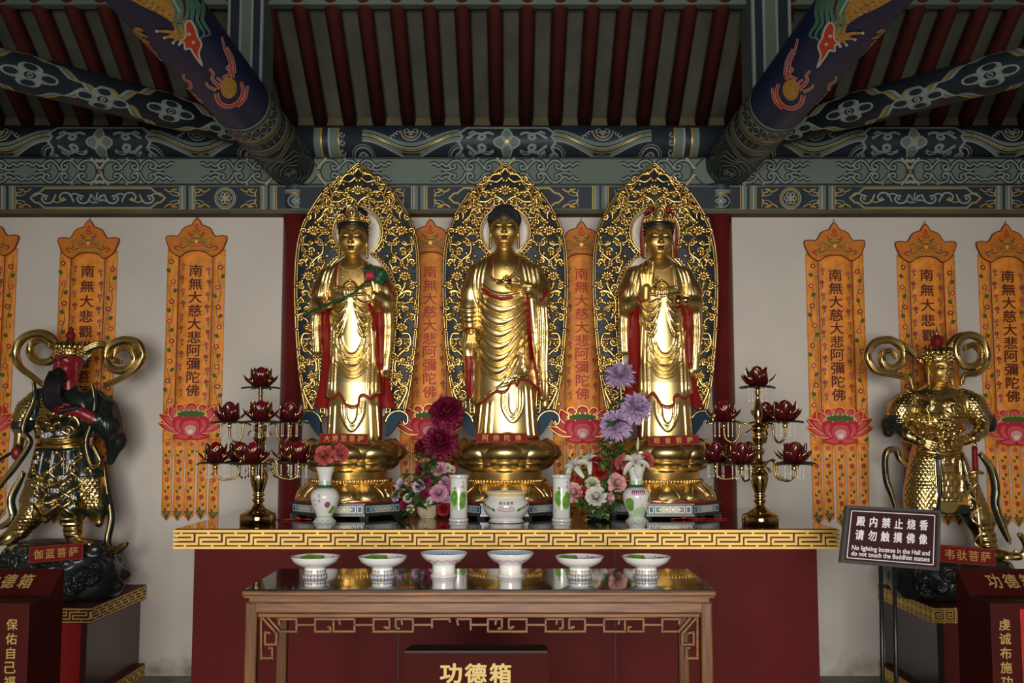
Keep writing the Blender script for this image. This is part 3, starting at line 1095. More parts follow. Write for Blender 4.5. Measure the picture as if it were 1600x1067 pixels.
# ---------------------------------------------------------------- two red columns with painted heads
for px, nm in ((455, 'column_left'), (1131, 'column_right')):
 x = (px - 800) / 1600 * (WALL - 0.03)
 r = 0.064
 mb = MB().lathe([(r + 0.02, 0), (r + 0.02, 0.05), (r, 0.055), (r, zat(330, WALL))], (x, WALL - 0.02, 0), 36)
 co = structure(mb, nm, M['column'])
 hd = MB().lathe([(r + 0.022, zat(332, WALL)), (r + 0.026, zat(328, WALL)), (r + 0.026, zat(296, WALL)), (r + 0.03, zat(292, WALL))], (x, WALL - 0.02, 0), 36)
 ho = hd.build('column_head', M['ink'], co)
 pxm = 464 if px < 800 else 1126
 k = Ink(cyl_map((x, WALL - 0.02, 0), (0, 0, 1), r + 0.026), [], L=2.5)
 k.stroke([(pxm - 30, 298), (pxm + 30, 298)], 3, 'teal_light', 1)
 k.stroke([(pxm - 30, 301.5), (pxm + 30, 301.5)], 1.6, 'gold_paint', 1)
 k.stroke([(pxm - 30, 327), (pxm + 30, 327)], 2, 'teal', 1)
 k.stroke(smooth2([(pxm - 14, 314), (pxm - 9, 306), (pxm, 304), (pxm + 9, 306), (pxm + 14, 314), (pxm + 9, 322), (pxm, 324), (pxm - 9, 322)], 4, True), 1.6, 'line', 2, closed=True)
 flower4(k, pxm, 314, 8, 1.0, 3)
 k.build('painted_flower', ho)

# ---------------------------------------------------------------- great beams toward the front, braces, posts
BEAM_R = 0.137

def great_beam(side):
 """side -1 = left; the right one carries the mirrored painting."""
 axp = P(455 if side < 0 else 1139, 256, 5.82)
 A = Vector((axp.x, 5.83, axp.z))
 D = Vector((0, -1, 0))
 mb = MB()
 n = 40
 u_blue = 1.15
 for a, b, mi in ((0, u_blue, 0), (u_blue, 4.4, 1)):
  vs = []
  for u in (a, b):
   for j in range(n):
    an = 2 * PI * j / n
    vs.append((A.x + BEAM_R * math.cos(an), A.y - u, A.z + BEAM_R * math.sin(an)))
  mb.add(vs, [(j, (j + 1) % n, n + (j + 1) % n, n + j) for j in range(n)], mi, True)
 mb.add([(A.x + BEAM_R * math.cos(2 * PI * j / n), A.y, A.z + BEAM_R * math.sin(2 * PI * j / n)) for j in range(n)], [tuple(range(n))], 0, False)
 mb.add([(A.x + BEAM_R * math.cos(2 * PI * j / n), A.y - 4.4, A.z + BEAM_R * math.sin(2 * PI * j / n)) for j in range(n)], [tuple(reversed(range(n)))], 1, False)
 bo = structure(mb, 'trim_6' if side < 0 else 'trim_7', [M['ink'], M['blue']])
 # rings of paint, drawn along (u) and round (v, radians) the beam; v = 0 looks down into the hall
 base = math.atan2(CAMZ - A.z, -A.x)

 def ring_map(u, v, h):
  an = base + v * (1 if side < 0 else -1)
  return (A.x + (BEAM_R + h) * math.cos(an), A.y - u * 1.34, A.z + (BEAM_R + h) * math.sin(an))

 k = Ink(ring_map, [], L=0.05)
 VR = 1.75
 rnd = random.Random(3)

 def ring(u, w, c, lay=2, amp=0.0, fq=5.0, ph=0.0):
  k.stroke([(u + amp * math.sin(fq * v + ph), v) for v in [(-VR + 2 * VR * i / 60) for i in range(61)]], w, c, lay)

 ring(0.845, 0.02, 'line'); ring(0.815, 0.022, 'teal'); ring(0.71, 0.016, 'line'); ring(0.69, 0.012, 'gold_paint'); ring(0.665, 0.02, 'teal')
 ring(0.575, 0.016, 'line'); ring(0.55, 0.022, 'teal'); ring(0.525, 0.010, 'gold_paint')
 ring(0.47, 0.030, 'teal', 2, 0.025, 4.0); ring(0.44, 0.010, 'line', 3, 0.025, 4.0)
 for i in range(11):
  v = -1.6 + i * 0.32
  k.stroke([(0.765 + 0.034 * math.cos(a), v + 0.125 * math.sin(a)) for a in [2 * PI * j / 14 for j in range(14)]], 0.016, 'line', 3, closed=True)
  k.stroke([(0.765 + 0.012 * math.cos(a), v + 0.05 * math.sin(a)) for a in [2 * PI * j / 10 for j in range(10)]], 0.008, 'teal', 3, closed=True)
 for i in range(13):
  v = -1.6 + i * 0.27
  k.stroke([(0.62 + q[0], v + q[1] * 1.6) for q in spiral(0, 0, 0.03, 0.006, 0, 6, 12)], 0.011, 'line', 3)
 # lotus with cloud contours round it near the wall
 for q in range(5):
  s_ = 0.36 + q * 0.27
  pts = [(0.21 + (0.07 + 0.036 * q) * math.cos(a) * (1 + 0.10 * math.sin(5 * a + q)), -0.25 + s_ * 0.62 * math.sin(a) * (1 + 0.08 * math.cos(4 * a + q))) for a in [2 * PI * j / 36 for j in range(36)]]
  k.stroke([(max(0.01, a), b) for a, b in pts], 0.013 if q % 2 else 0.020, 'line' if q % 2 else 'teal', 4, closed=True)
 for i in range(8):
  a = 2 * PI * i / 8
  k.stroke([(0.21 + 0.05 * r_ * math.cos(a), -0.25 + 0.26 * r_ * math.sin(a)) for r_ in (0.2, 0.6, 1.0)], [0.026, 0.01], 'line', 5)
 for i in range(4):
  v = 0.75 + i * 0.28
  k.stroke([(0.05 + i * 0.02 + 0.32 * t / 20, v + 0.10 * math.sin(t / 2.2 + i)) for t in range(21)], 0.03 if i % 2 else 0.018, 'teal' if i % 2 else 'line', 3)
 for i in range(3):
  v = -1.0 - i * 0.26
  k.stroke([(0.03 + 0.38 * t / 20, v + 0.09 * math.sin(t / 1.9 + i)) for t in range(21)], 0.026 if i % 2 else 0.016, 'teal' if i % 2 else 'line', 3)
 k.build('painted_clouds', bo)

 # dragon on blue, drawn at the photograph's places
 sc = 1 / 3.138
 k = Ink(cyl_map(A, D, BEAM_R), [], L=3)
 k.xf = (lambda u, v: (u * sc, v * sc)) if side < 0 else (lambda u, v: (1593 - u * sc, v * sc + 3))
 k.L = 3
 B = lambda pts, w, c, lay: k.stroke(smooth2(pts, 4), w, c, lay)
 s1 = sc
 # body and leg
 k.fill(smooth2([(430, -130), (560, -50), (690, 25), (780, 68), (838, 108), (862, 150), (905, 155), (920, 110), (886, 45), (820, -10), (740, -60), (640, -120), (540, -170)], 3, True), 'dragon_gold', 2, 3)
 B([(560, -185), (680, -95), (800, -25), (868, 25), (915, 100)], 5 * s1, 'white_paint', 3)
 for i in range(9):
  for j in range(3):
   x, y = 640 + i * 27 - j * 14, -62 + i * 18 + j * 22
   k.stroke([(x - 8, y), (x, y + 8), (x + 9, y + 1)], 3 * s1, 'ochre', 3)
 k.dot(885, 150, 34, 'dragon_gold', 3, 14)
 for a, b in (((870, 165), (768, 150)), ((866, 178), (806, 182)), ((880, 182), (848, 208)), ((893, 185), (878, 215))):
  B([a, ((a[0] + b[0]) / 2, (a[1] + b[1]) / 2 - 5), b], (24 * s1, 9 * s1), 'dragon_gold', 4)
  k.dot(b[0], b[1], 8, 'white_paint', 5, 8)
 k.dot(872, 155, 8, 'gold_paint', 5, 8)
 # red flame with pale edge beside the claw
 fl = smooth2([(905, 118), (930, 100), (955, 140), (965, 175), (985, 215), (972, 262), (990, 318), (948, 262), (930, 235), (905, 238), (902, 208), (880, 205), (908, 175)], 3, True)
 k.fill(fl, 'flame', 5, 3)
 k.stroke(fl, 9 * s1, 'white_paint', 6, closed=True)
 for p in ((925, 165), (945, 205)):
  k.dot(p[0], p[1], 9, 'white_paint', 7, 8)
 # green mane
 for j in range(6):
  x = 850 + j * 26
  B([(x - 30, -60), (x, 0), (x + 14, 50), (x + 10, 100), (x + 32 + j * 3, 165), (x + 30 - j * 6, 235 - abs(j - 3) * 28)], (34 * s1, 5 * s1), 'jade', 3 if j % 2 else 4)
  B([(x - 26, -60), (x + 4, 0), (x + 18, 50), (x + 14, 100)], 3 * s1, 'line', 5)
 B([(890, -20), (905, 40), (895, 90)], (16 * s1, 6 * s1), 'rafter', 6)
 B([(800, -40), (840, -10), (880, 60)], 7 * s1, 'white_paint', 6)
 # pearls in fire
 for cx, cy, rx, ry in ((1120, 430, 40, 52), (935, 462, 26, 18)):
  k.dot(cx, cy, rx, 'dragon_gold', 3, 16, ry)
 W = lambda pts, w=9: (B(pts, ((w + 7) * s1, (w) * s1), 'white_paint', 4), B(pts, (w * s1, (w - 5) * s1), 'flame', 5))
 W([(1060, 455), (1075, 500), (1120, 520), (1165, 500), (1190, 450), (1180, 400)], 16)
 W([(1160, 520), (1200, 480), (1212, 420)], 12)
 W([(1060, 440), (1020, 420), (1010, 400)]); W([(1080, 430), (1040, 385), (1045, 360), (1025, 335)], 12); W([(1070, 420), (1085, 400), (1060, 378)])
 W([(1090, 380), (1130, 355), (1110, 330), (1145, 310)]); W([(1140, 380), (1125, 300), (1100, 240), (1085, 180)], 11); W([(1148, 360), (1140, 290), (1110, 230)], 9)
 W([(905, 440), (935, 430), (930, 400), (905, 385), (900, 360)], 10); W([(960, 470), (990, 500), (960, 500)], 10); W([(880, 420), (870, 385)], 9)
 # second claw and tail flame on the far flank
 for b in ((700, 150), (725, 178), (735, 205)):
  B([(660, 140), ((660 + b[0]) / 2, b[1] - 12), b], (20 * s1, 8 * s1), 'dragon_gold', 4)
 W([(700, 190), (730, 225), (745, 245), (772, 268)], 16); W([(760, 270), (795, 296)], 7)
 k.build('painted_dragon', bo)

 # diagonal brace beam
 AA = P(455, 222, 5.84)
 if side > 0:
  AA.x = -AA.x - 0.02
 A2 = Vector((AA.x, 5.84, AA.z))
 D2 = Vector((side * 0.66, -0.75, 0)).normalized()
 r2 = 0.09
 mb = MB().tube([A2, A2 + D2 * 2.9], r2, 32)
 b2 = structure(mb, 'trim_8' if side < 0 else 'trim_9', M['ink'])
 n1 = D2.cross(Vector((0, 0, 1)))

 def br_map(u, v, h):
  q = (n1 * side * -1) * math.cos(v) + Vector((0, 0, -1)) * math.sin(v)
  return tuple(A2 + D2 * u + q * (r2 + h))
 if (br_map(1.2, 0, 0)[1] > (A2 + D2 * 1.2).y):
  n1 = -n1
 k = Ink(br_map, [], L=0.04)
 cell = 0.72
 for i in range(5):
  u0 = 0.1 + i * cell
  for sg in (-1, 1):
   pts = [(u0 + cell * 0.5 * t / 16, sg * (1.9 * (1 - t / 16) - 0.35) + 0.35 + 0.14 * math.sin(t * 1.15)) for t in range(17)]
   pts2 = [(u0 + cell * (0.5 + 0.5 * t / 16), sg * (1.9 * (t / 16) - 0.35) + 0.35 + 0.14 * math.sin(t * 1.15)) for t in range(17)]
   for pp in (pts, pts2):
    pp = [(a, b) for a, b in pp if -1.6 < b < 2.0]
    if len(pp) < 2:
     continue
    for d_, w_, c_, ly in ((0.0, 0.06, 'teal', 2), (0.02, 0.016, 'line', 3), (-0.018, 0.016, 'gold_paint', 3)):
     k.stroke([(a + d_, b) for a, b in pp], w_, c_, ly)
  for uu, vv in ((u0 + cell * .5, -0.55 + 1.2), (u0 + cell * 1.0, 0.35)):
   for q in range(4):
    a = q * PI / 2
    L_ = 0.12 if q % 2 == 0 else 0.55
    pts = []
    for t in range(12):
     e = 2 * PI * t / 12
     l = (0.55 - 0.45 * math.cos(e))
     s_ = math.sin(e) * 0.36
     if q % 2 == 0:
      pts.append((uu + math.cos(a) * 0.13 * l, vv + s_ * 0.75))
     else:
      pts.append((uu + s_ * 0.15, vv + math.sin(a) * 0.62 * l))
    k.fill(pts, 'teal_light', 5, 0.2)
    k.fill([(uu + (a_ - uu) * .62 + (.045 * math.cos(a) if q % 2 == 0 else 0), vv + (b_ - vv) * .62 + (.2 * math.sin(a) if q % 2 else 0)) for a_, b_ in pts], 'ink', 6, 0.2)
    k.stroke(pts, 0.012, 'line', 6, closed=True)
   k.stroke([(uu + 0.022 * math.cos(a), vv + 0.16 * math.sin(a)) for a in [2 * PI * j / 12 for j in range(12)]], 0.014, 'ink', 7, closed=True)
 k.build('painted_flowers', b2)

 # striped post standing on the great beam under the purlin
 x0, x1 = sorted(((360 - 800 if side < 0 else 1165 - 800) * 5.14 / 1600 / 0.967, (420 - 800 if side < 0 else 1232 - 800) * 5.14 / 1600 / 0.967))
 zb_, zt_ = A.z + BEAM_R - 0.05, RT.z + 0.12
 po = structure(MB().box((x0, 5.10, zb_), (x1, 5.26, zt_)), 'trim_10' if side < 0 else 'trim_11', M['teal'])
 k = Ink(lambda u, v, h: (u, 5.10 - h, v), [], L=9)
 w_ = x1 - x0
 for a, b, c in ((0, .07, 'line'), (.07, .30, 'ink'), (.30, .36, 'line'), (.60, .66, 'line'), (.66, .84, 'ink'), (.84, .9, 'line'), (.93, 1.0, 'ink')):
  a, b = (a, b) if side < 0 else (1 - b, 1 - a)
  k.fill([(x0 + w_ * a, zb_), (x0 + w_ * b, zb_), (x0 + w_ * b, zt_), (x0 + w_ * a, zt_)], c, 1)
 k.build('painted_stripes', po)

great_beam(-1)
great_beam(1)

# purlin with its flat board, high under the rafters
pb = MB().box((-XL, 5.13, RT.z), (XL, 5.19, RT.z + 0.22))
po = structure(pb, 'trim_12', M['teal'])
k = Ink(lambda u, v, h: (u, 5.13 - h, v), [], L=9)
for i in range(12):
 x = -3.3 + i * 0.6
 k.fill([(x, RT.z + 0.045), (x + .5, RT.z + .045), (x + .5, RT.z + .2), (x, RT.z + .2)], 'ink', 1)
 for j in range(4):
  k.stroke([(x + 0.07 + j * .12 + a, RT.z + 0.12 + b) for a, b in spiral(0, 0, .045, .01, 0, 6, 12)], 0.012, 'line', 2)
k.build('painted_band', po)

# ================================================================ altar, offering table, plinths, boxes, sign
ALT_Y = 4.60
ALT_B = WALL - 0.088
ALT_Z = P(800, 826, ALT_Y).z

def s_fret(x0, x1, z0, z1, start=0.0, pitch=None):
 """Segments of the meander: rails, S-shaped keys and posts, between x0..x1 and z0..z1."""
 H = z1 - z0
 p = pitch or H * 1.36
 yy = lambda c: z1 - (c - 222) / (508 - 222) * H
 xx = lambda c, i: x0 + start + (c - 385) / 378.0 * p + i * p
 segs = [((x0, yy(242)), (x1, yy(242))), ((x0, yy(488)), (x1, yy(488)))]
 n = int((x1 - x0) / p) + 2
 for i in range(-2, n):
  pts = [(385, 430), (385, 302), (700, 302), (700, 365), (440, 365), (440, 430), (763, 430)]
  pts = [(xx(a, i), yy(b)) for a, b in pts]
  segs += list(zip(pts, pts[1:]))
  segs.append(((xx(543, i), yy(242)), (xx(543, i), yy(302))))
  segs.append(((xx(600, i), yy(430)), (xx(600, i), yy(488))))
 out = []
 for (a, b), (c, d) in segs:
  a, c = min(a, c), max(a, c)
  b, d = min(b, d), max(b, d)
  if c < x0 or a > x1:
   continue
  out.append((max(a, x0), b, min(c, x1), d))
 return out

def key_fret(x0, x1, z0, z1):
 """Row of squared spirals between two rails."""
 H = z1 - z0
 n = max(1, round((x1 - x0) / (H * 0.78)))
 p = (x1 - x0) / n
 out = [(x0, z1 - H * .06, x1, z1 - H * .06), (x0, z0 + H * .06, x1, z0 + H * .06)]
 for i in range(n):
  a = x0 + i * p
  q = lambda u, v: (a + p * u, z0 + H * v)
  pts = [q(0.92, .20), q(.14, .20), q(.14, .80), q(.78, .80), q(.78, .36), q(.36, .36), q(.36, .62), q(.58, .62), q(.58, .5)]
  for (c, d), (e, f) in zip(pts, pts[1:]):
   out.append((min(c, e), min(d, f), max(c, e), max(d, f)))
  out.append((a, z0, a, z1))
 out.append((x1, z0, x1, z1))
 return out

def fret_box(mb, segs, w, y0, y1, T=None, mi=0):
 for a, b, c, d in segs:
  if d - b > c - a:
   mb.box((a - w / 2, y0 + .0006, b - w / 2 + .0003), (c + w / 2, y1 - .0006, d + w / 2 - .0003), mi, T)
  else:
   mb.box((a - w / 2, y0, b - w / 2), (c + w / 2, y1, d + w / 2), mi, T)

kx = ALT_Y / 1600 / 1.0117
ax0, ax1 = (275 - 800) * kx, (1308 - 800) * kx
az0 = P(800, 858, ALT_Y).z
altar = empty('altar', (0, ALT_Y, 0), 'long maroon altar with a gold meander edge, carrying the three standing gold statues', 'altar')
L = lambda mb: Matrix.Translation((0, -ALT_Y, 0))
T0 = Matrix.Translation((0, -ALT_Y, 0))
bx0, bx1 = (303 - 800) * (ALT_Y + 0.05) / 1600 / 1.016, (1277 - 800) * (ALT_Y + 0.05) / 1600 / 1.016
mb = MB().box((bx0, ALT_Y + 0.05, 0), (bx1, ALT_B, az0), 0, T0)
body = mb.build('body', M['maroon'], altar)
for px in (623, 961):
 x = (px - 800) * (ALT_Y + .05) / 1600 / 1.018
 MB().box((x - 0.0022, ALT_Y + 0.0485, 0.0), (x + 0.0022, ALT_Y + 0.0502, az0), 0, T0).build('panel_joint', M['black'], altar)
mb = MB().box((ax0 + 0.012, ALT_Y + 0.012, az0), (ax1 - 0.012, ALT_B, ALT_Z - 0.004), 0, T0)
mb.build('core_board', M['maroon_line'], altar)
mb = MB().box((ax0, ALT_Y, ALT_Z - 0.004), (ax1, ALT_B, ALT_Z), 0, T0)
mb.build('glass_top', M['lacquer_top'], altar)
mb = MB()
fw = 0.0108
fret_box(mb, s_fret(ax0, ax1, az0, ALT_Z - 0.005, (308.3 - 275) * kx, 42.5 * kx), fw, ALT_Y - 0.001, ALT_Y + 0.0125, T0)
for sx, xe in ((-1, ax0), (1, ax1)):
 R = Matrix.Translation((xe, 0, 0)) @ Matrix.Rotation(PI / 2, 4, 'Z')
 fret_box(mb, s_fret(0.01, ALT_B - ALT_Y - 0.01, az0, ALT_Z - 0.005, 0.05, 42.5 * kx), fw, -0.012 if sx > 0 else 0.0, 0.0 if sx > 0 else 0.012, R)
mb.build('meander_edge', M['fret_gold'], altar)

# ---------------------------------------------------------------- offering table
M['table_wood'] = mat('varnished_rosewood', (0.180, 0.070, 0.019), 0.36, var=0.0, vscale=7, col2=(0.085, 0.032, 0.010), stretch=(1.2, 9, 16), spec=.3, coat=0.08)
M['table_wood_v'] = mat('varnished_rosewood_upright', (0.145, 0.056, 0.014), 0.36, vscale=7, col2=(0.080, 0.030, 0.009), stretch=(14, 9, 1.0), spec=.25, coat=0.05)
TY = 3.20
TZ = P(800, 921, TY).z
TD = 0.49
q = lambda px, py, dy=0.0: P(px, py, TY + dy)
tab = empty('offering_table', (q(748, 921).x, TY, 0), 'dark varnished wooden table with carved key lattice, standing before the altar', 'table')
tcx = q(748, 921).x
Tt = Matrix.Translation((-tcx, -TY, 0))
xl, xr_ = q(377, 928).x, q(1120, 928).x
zz = lambda py: P(800, py, TY).z
mb = MB()
mb.box((xl, TY, zz(932)), (xr_, TY + TD, zz(923.5)), 0, Tt, 0.005)
mb.box((xl + .006, TY + .006, zz(935)), (xr_ - .006, TY + TD - .006, zz(932)), 0, Tt, 0.0015)
mb.box((xl + .02, TY + .02, zz(942.5)), (xr_ - .02, TY + TD - .02, zz(935)), 0, Tt)
mb.build('top_frame', M['table_wood'], tab)
MB().box((q(381, 921).x, TY + .004, zz(923.6)), (q(1116, 921).x, TY + TD - .004, TZ), 0, Tt, 0.0015).build('glass_top', M['dark_glass'], tab)
la, lb = q(381.5, 950).x, q(1114.5, 950).x
lw = 0.0365
mb = MB()
mb.box((la, TY + .012, zz(959.5)), (lb, TY + .05, zz(942)), 0, Tt, 0.005)
mb.box((la + lw, TY + .02, zz(967)), (lb - lw, TY + .045, zz(960.3)), 0, Tt, 0.003)
mb.box((la, TY + TD - .05, zz(967)), (lb, TY + TD - .012, zz(942)), 0, Tt, 0.004)
mb.box((la, TY + .03, zz(967)), (la + .03, TY + TD - .03, zz(942)), 0, Tt, 0.004)
mb.box((lb - .03, TY + .03, zz(967)), (lb, TY + TD - .03, zz(942)), 0, Tt, 0.004)
mb.build('apron', M['table_wood'], tab)
for x in (la, lb - lw):
 for y in (TY + .011, TY + TD - .012 - lw):
  MB().box((x, y, 0), (x + lw, y + lw, zz(942.3)), 0, Tt, 0.005).build('leg', M['table_wood_v'], tab)
mb = MB()
MX = 748.5

def bar(x0, y0, x1, y1, w=4.1):
 a, b = q(x0, y0), q(x1, y1)
 dx, dz = b.x - a.x, b.z - a.z
 l = math.hypot(dx, dz)
 ww = w * 0.00196
 R = Matrix.Translation((a.x - tcx, 0.031, a.z)) @ Matrix.Rotation(-math.atan2(dz, dx), 4, 'Y')
 e = 0.0007 * (len(mb.v) // 8 % 3)
 mb.box((-ww / 2 + e, -0.009 + e, -ww / 2), (l + ww / 2 - e, 0.009 - e, ww / 2), 0, R, 0.0022)

lines = []
lines += [(432, 969.5, 460.5, 969.5), (460.5, 969.5, 460.5, 989), (435, 989, 460.5, 989), (433, 969.5, 434, 977)]
lines += [(402, 962, 428.5, 992), (416, 968, 434.5, 989), (405, 962, 405, 1032)]
lines += [(411, 990, 411, 1009.5), (411, 1009.5, 429, 1009.5), (429, 1009.5, 429, 992), (411, 990, 419, 991.5), (417, 1015, 422.5, 1015), (422.5, 1015, 422.5, 1031), (422.5, 1031, 405, 1031)]
lk = 978.5

def dbl(x0, xm, xm2, x1, broken=False):
 o = [(x0, 969.5, xm, 969.5), (xm2, 969.5, x1, 969.5)]
 if broken:
  o += [(x0, 969.5, x0, 983), (xm, 969.5, xm, 974), (xm2, 969.5, xm2 + 2, 978), (x1, 969.5, x1, 986)]
 else:
  o += [(x0, 969.5, x0, 989), (x0, 989, xm - 4, 989), (x1, 969.5, x1, 989), (xm2, 989, x1, 989), (xm2, 969.5, xm2, 989) if xm2 - xm < 4 else (xm2, 969.5, xm2, 984),
              (xm - 4, 989, xm - 4, 982) if xm2 - xm < 4 else (xm, 969.5, xm, 984), (xm - 4, 982, xm - 8, 982), (xm2 + 9, 969.5, xm2 + 10, 977)]
  if xm2 - xm > 4:
   o += [(xm - 4, 989, xm2, 989), (xm, 984, xm - 5, 984), (xm2, 984, xm2 + 5, 984)]
 return o

half = [(460.5, lk, 490, lk), (552, lk, 582, lk), (644, lk, 674, lk)] + dbl(490, 518, 519, 552) + dbl(582, 607, 617, 644)
for l in lines + half:
 bar(*l)
 bar(2 * MX - l[0], l[1], 2 * MX - l[2], l[3])
for l in dbl(674, 702, 713, 735, True) + [(735, lk, 762, lk)]:
 bar(*l)
for l in dbl(674, 702, 713, 735):
 bar(2 * MX - l[0], l[1], 2 * MX - l[2], l[3])
mb.build('lattice', M['table_wood'], tab)

# ---------------------------------------------------------------- six footed offering bowls
M['porcelain'] = mat('white_porcelain', (0.66, 0.65, 0.61), 0.12, spec=0.6, coat=0.4)
M['leaf_glaze'] = mat('green_glaze', (0.13, 0.30, 0.04), 0.15, var=0.3, vscale=60, coat=0.4)
M['pink_glaze'] = mat('pink_glaze', (0.55, 0.18, 0.30), 0.2, coat=0.3)
M['red_glaze'] = mat('berry_red_glaze', (0.36, 0.02, 0.02), 0.2, coat=0.3)
M['blue_glaze'] = mat('blue_glaze', (0.10, 0.12, 0.33), 0.2, coat=0.3)
M['yellow_glaze'] = mat('yellow_glaze', (0.62, 0.42, 0.08), 0.2, coat=0.3)
M['pale_blue_glaze'] = mat('pale_blue_glaze', (0.38, 0.48, 0.58), 0.15, coat=0.4)
M['ink_glaze'] = mat('dark_brush_glaze', (0.03, 0.05, 0.03), 0.3)

def lathe_map(prof):
 """Drawing (angle, arc length) onto a turned profile; h raises it along the normal."""
 acc = [0]
 for a, b in zip(prof, prof[1:]):
  acc.append(acc[-1] + math.hypot(b[0] - a[0], b[1] - a[1]))

 def f(u, v, h):
  v = max(0, min(acc[-1] - 1e-6, v))
  i = max(j for j in range(len(acc) - 1) if acc[j] <= v + 1e-12)
  t = (v - acc[i]) / max(1e-9, acc[i + 1] - acc[i])
  r = prof[i][0] + (prof[i + 1][0] - prof[i][0]) * t
  z = prof[i][1] + (prof[i + 1][1] - prof[i][1]) * t
  dr, dz = prof[i + 1][0] - prof[i][0], prof[i + 1][1] - prof[i][1]
  l = math.hypot(dr, dz) or 1
  r += h * dz / l
  z -= h * dr / l
  return (r * math.cos(u), r * math.sin(u), z)
 f.length = acc[-1]
 f.acc = acc
 return f

def shallow_bowl(name):
 R = 0.082
 out = smooth2([(0.041, 0), (0.042, 0.004), (0.0385, 0.008), (0.036, 0.011), (0.035, 0.026), (0.036, 0.030), (0.052, 0.037), (0.070, 0.048), (0.079, 0.060), (R, 0.067)], 4)
 inn = smooth2([(R - 0.0022, 0.0672), (0.075, 0.059), (0.064, 0.048), (0.040, 0.040), (0.0, 0.0385)], 4)
 root = empty(name, (0, 0, 0), '', 'bowl')
 MB().lathe(out + inn, n=48).build('bowl_body', M['porcelain'], root)
 fi = lathe_map(inn[::-1])
 k = Ink(fi, [], L=0.08, h0=0.0005, dh=0.0003)
 # h points outward on the reversed inner profile, so flip it
 k.Mp = lambda u, v, h: fi(u, v, -h)
 Lm = fi.length
 k.fill([(1.1, Lm * .45), (1.35, Lm * .92), (2.0, Lm * .97), (2.5, Lm * .9), (2.7, Lm * .5), (2.0, Lm * .35)], 'leaf_glaze', 1, 0.12)
 k.fill([(4.0, Lm * .5), (4.3, Lm * .8), (5.0, Lm * .7), (4.8, Lm * .42)], 'leaf_glaze', 1, 0.12)
 rnd = random.Random(4)
 for i in range(15):
  a = 0.05 + i * 0.085 if i < 10 else 2.75 + (i - 10) * 0.1
  v = Lm * (0.80 + 0.1 * math.sin(i * 2.2))
  k.dot(a, v, 0.035 if i % 2 else 0.045, 'red_glaze' if i % 3 else 'ink_glaze', 2, 8, 0.0028)
 k.stroke([(0.0 + 0.1 * i, Lm * (.82 + .04 * math.sin(i * 1.3))) for i in range(11)], 0.0015, 'ink_glaze', 1)
 k.stroke([(a * 0.1, Lm * 0.988) for a in range(64)], 0.0016, 'pink_glaze', 1)
 k.build('painted_inside', root)
 fo = lathe_map(out)
 k = Ink(fo, [], L=0.08)
 v0, v1 = 0.014, 0.030
 n = 22
 for i in range(n):
  a = 2 * PI * i / n
  for j, v in enumerate((0.006, 0.0145, 0.0225)):
   aa = a + (j % 2) * PI / n
   k.fill([(aa - .10, v), (aa, v - .0042), (aa + .10, v), (aa, v + .0042)], ('blue_glaze', 'yellow_glaze', 'blue_glaze')[j], 1, 0.3)
   k.dot(aa + PI / n, v, 0.05, ('yellow_glaze', 'blue_glaze', 'yellow_glaze')[j], 1, 6, 0.002)
 k.stroke([(a * 0.1, 0.0105) for a in range(64)], 0.0018, 'blue_glaze', 2)
 k.fill([(-1.85, .062), (-1.75, .066), (-1.65, .062), (-1.75, .059)], 'yellow_glaze', 1, .3)
 k.build('painted_foot', root)
 return root

def deep_bowl(name):
 R = 0.079
 out = smooth2([(0.0435, 0), (0.045, 0.003), (0.041, 0.008), (0.039, 0.012), (0.0385, 0.036), (0.044, 0.044), (0.060, 0.055), (0.072, 0.066), (R, 0.079)], 4)
 inn = smooth2([(R - 0.0022, 0.0792), (0.072, 0.069), (0.058, 0.058), (0.030, 0.051), (0.0, 0.050)], 4)
 root = empty(name, (0, 0, 0), '', 'bowl')
 MB().lathe(out + inn, n=48).build('bowl_body', M['porcelain'], root)
 fi = lathe_map(inn[::-1])
 k = Ink(None, [], L=0.08, h0=0.0005, dh=0.0003)
 k.Mp = lambda u, v, h: fi(u, v, -h)
 Lm = fi.length
 for i in range(32):
  a = 2 * PI * i / 32
  k.fill([(a, Lm * .3), (a + PI / 16, Lm * .3), (a + PI / 16, Lm * .97), (a, Lm * .97)], 'pale_blue_glaze', 1, 0.2)
 k.fill([(0.9, Lm * .35), (0.95, Lm * .9), (1.5, Lm * .95), (2.6, Lm * .93), (2.9, Lm * .5), (2.0, Lm * .3)], 'leaf_glaze', 2, 0.12)
 k.fill([(0.1, Lm * .5), (0.2, Lm * .85), (0.6, Lm * .8), (0.55, Lm * .45)], 'yellow_glaze', 2, 0.12)
 k.build('painted_inside', root)
 fo = lathe_map(out)
 k = Ink(fo, [], L=0.06)
 n = 14
 va, vb = fo.length * 0.63, fo.length * 0.80
 for i in range(n):
  a = 2 * PI * i / n
  pts = [(a - PI / n, va), (a - PI / n * .8, va + (vb - va) * .6), (a, vb), (a + PI / n * .8, va + (vb - va) * .6), (a + PI / n, va)]
  k.fill(pts, 'pink_glaze', 1, 0.2)
  k.fill([(a + (p[0] - a) * .72, va + (p[1] - va) * .72) for p in pts], 'porcelain', 2, 0.2)
 k.stroke([(a * 0.1, 0.013) for a in range(64)], 0.0014, 'yellow_glaze', 1)
 for i in range(24):
  k.dot(2 * PI * i / 24, 0.018, 0.05, 'pink_glaze', 1, 6, 0.0014)
 k.build('painted_outside', root)
 return root

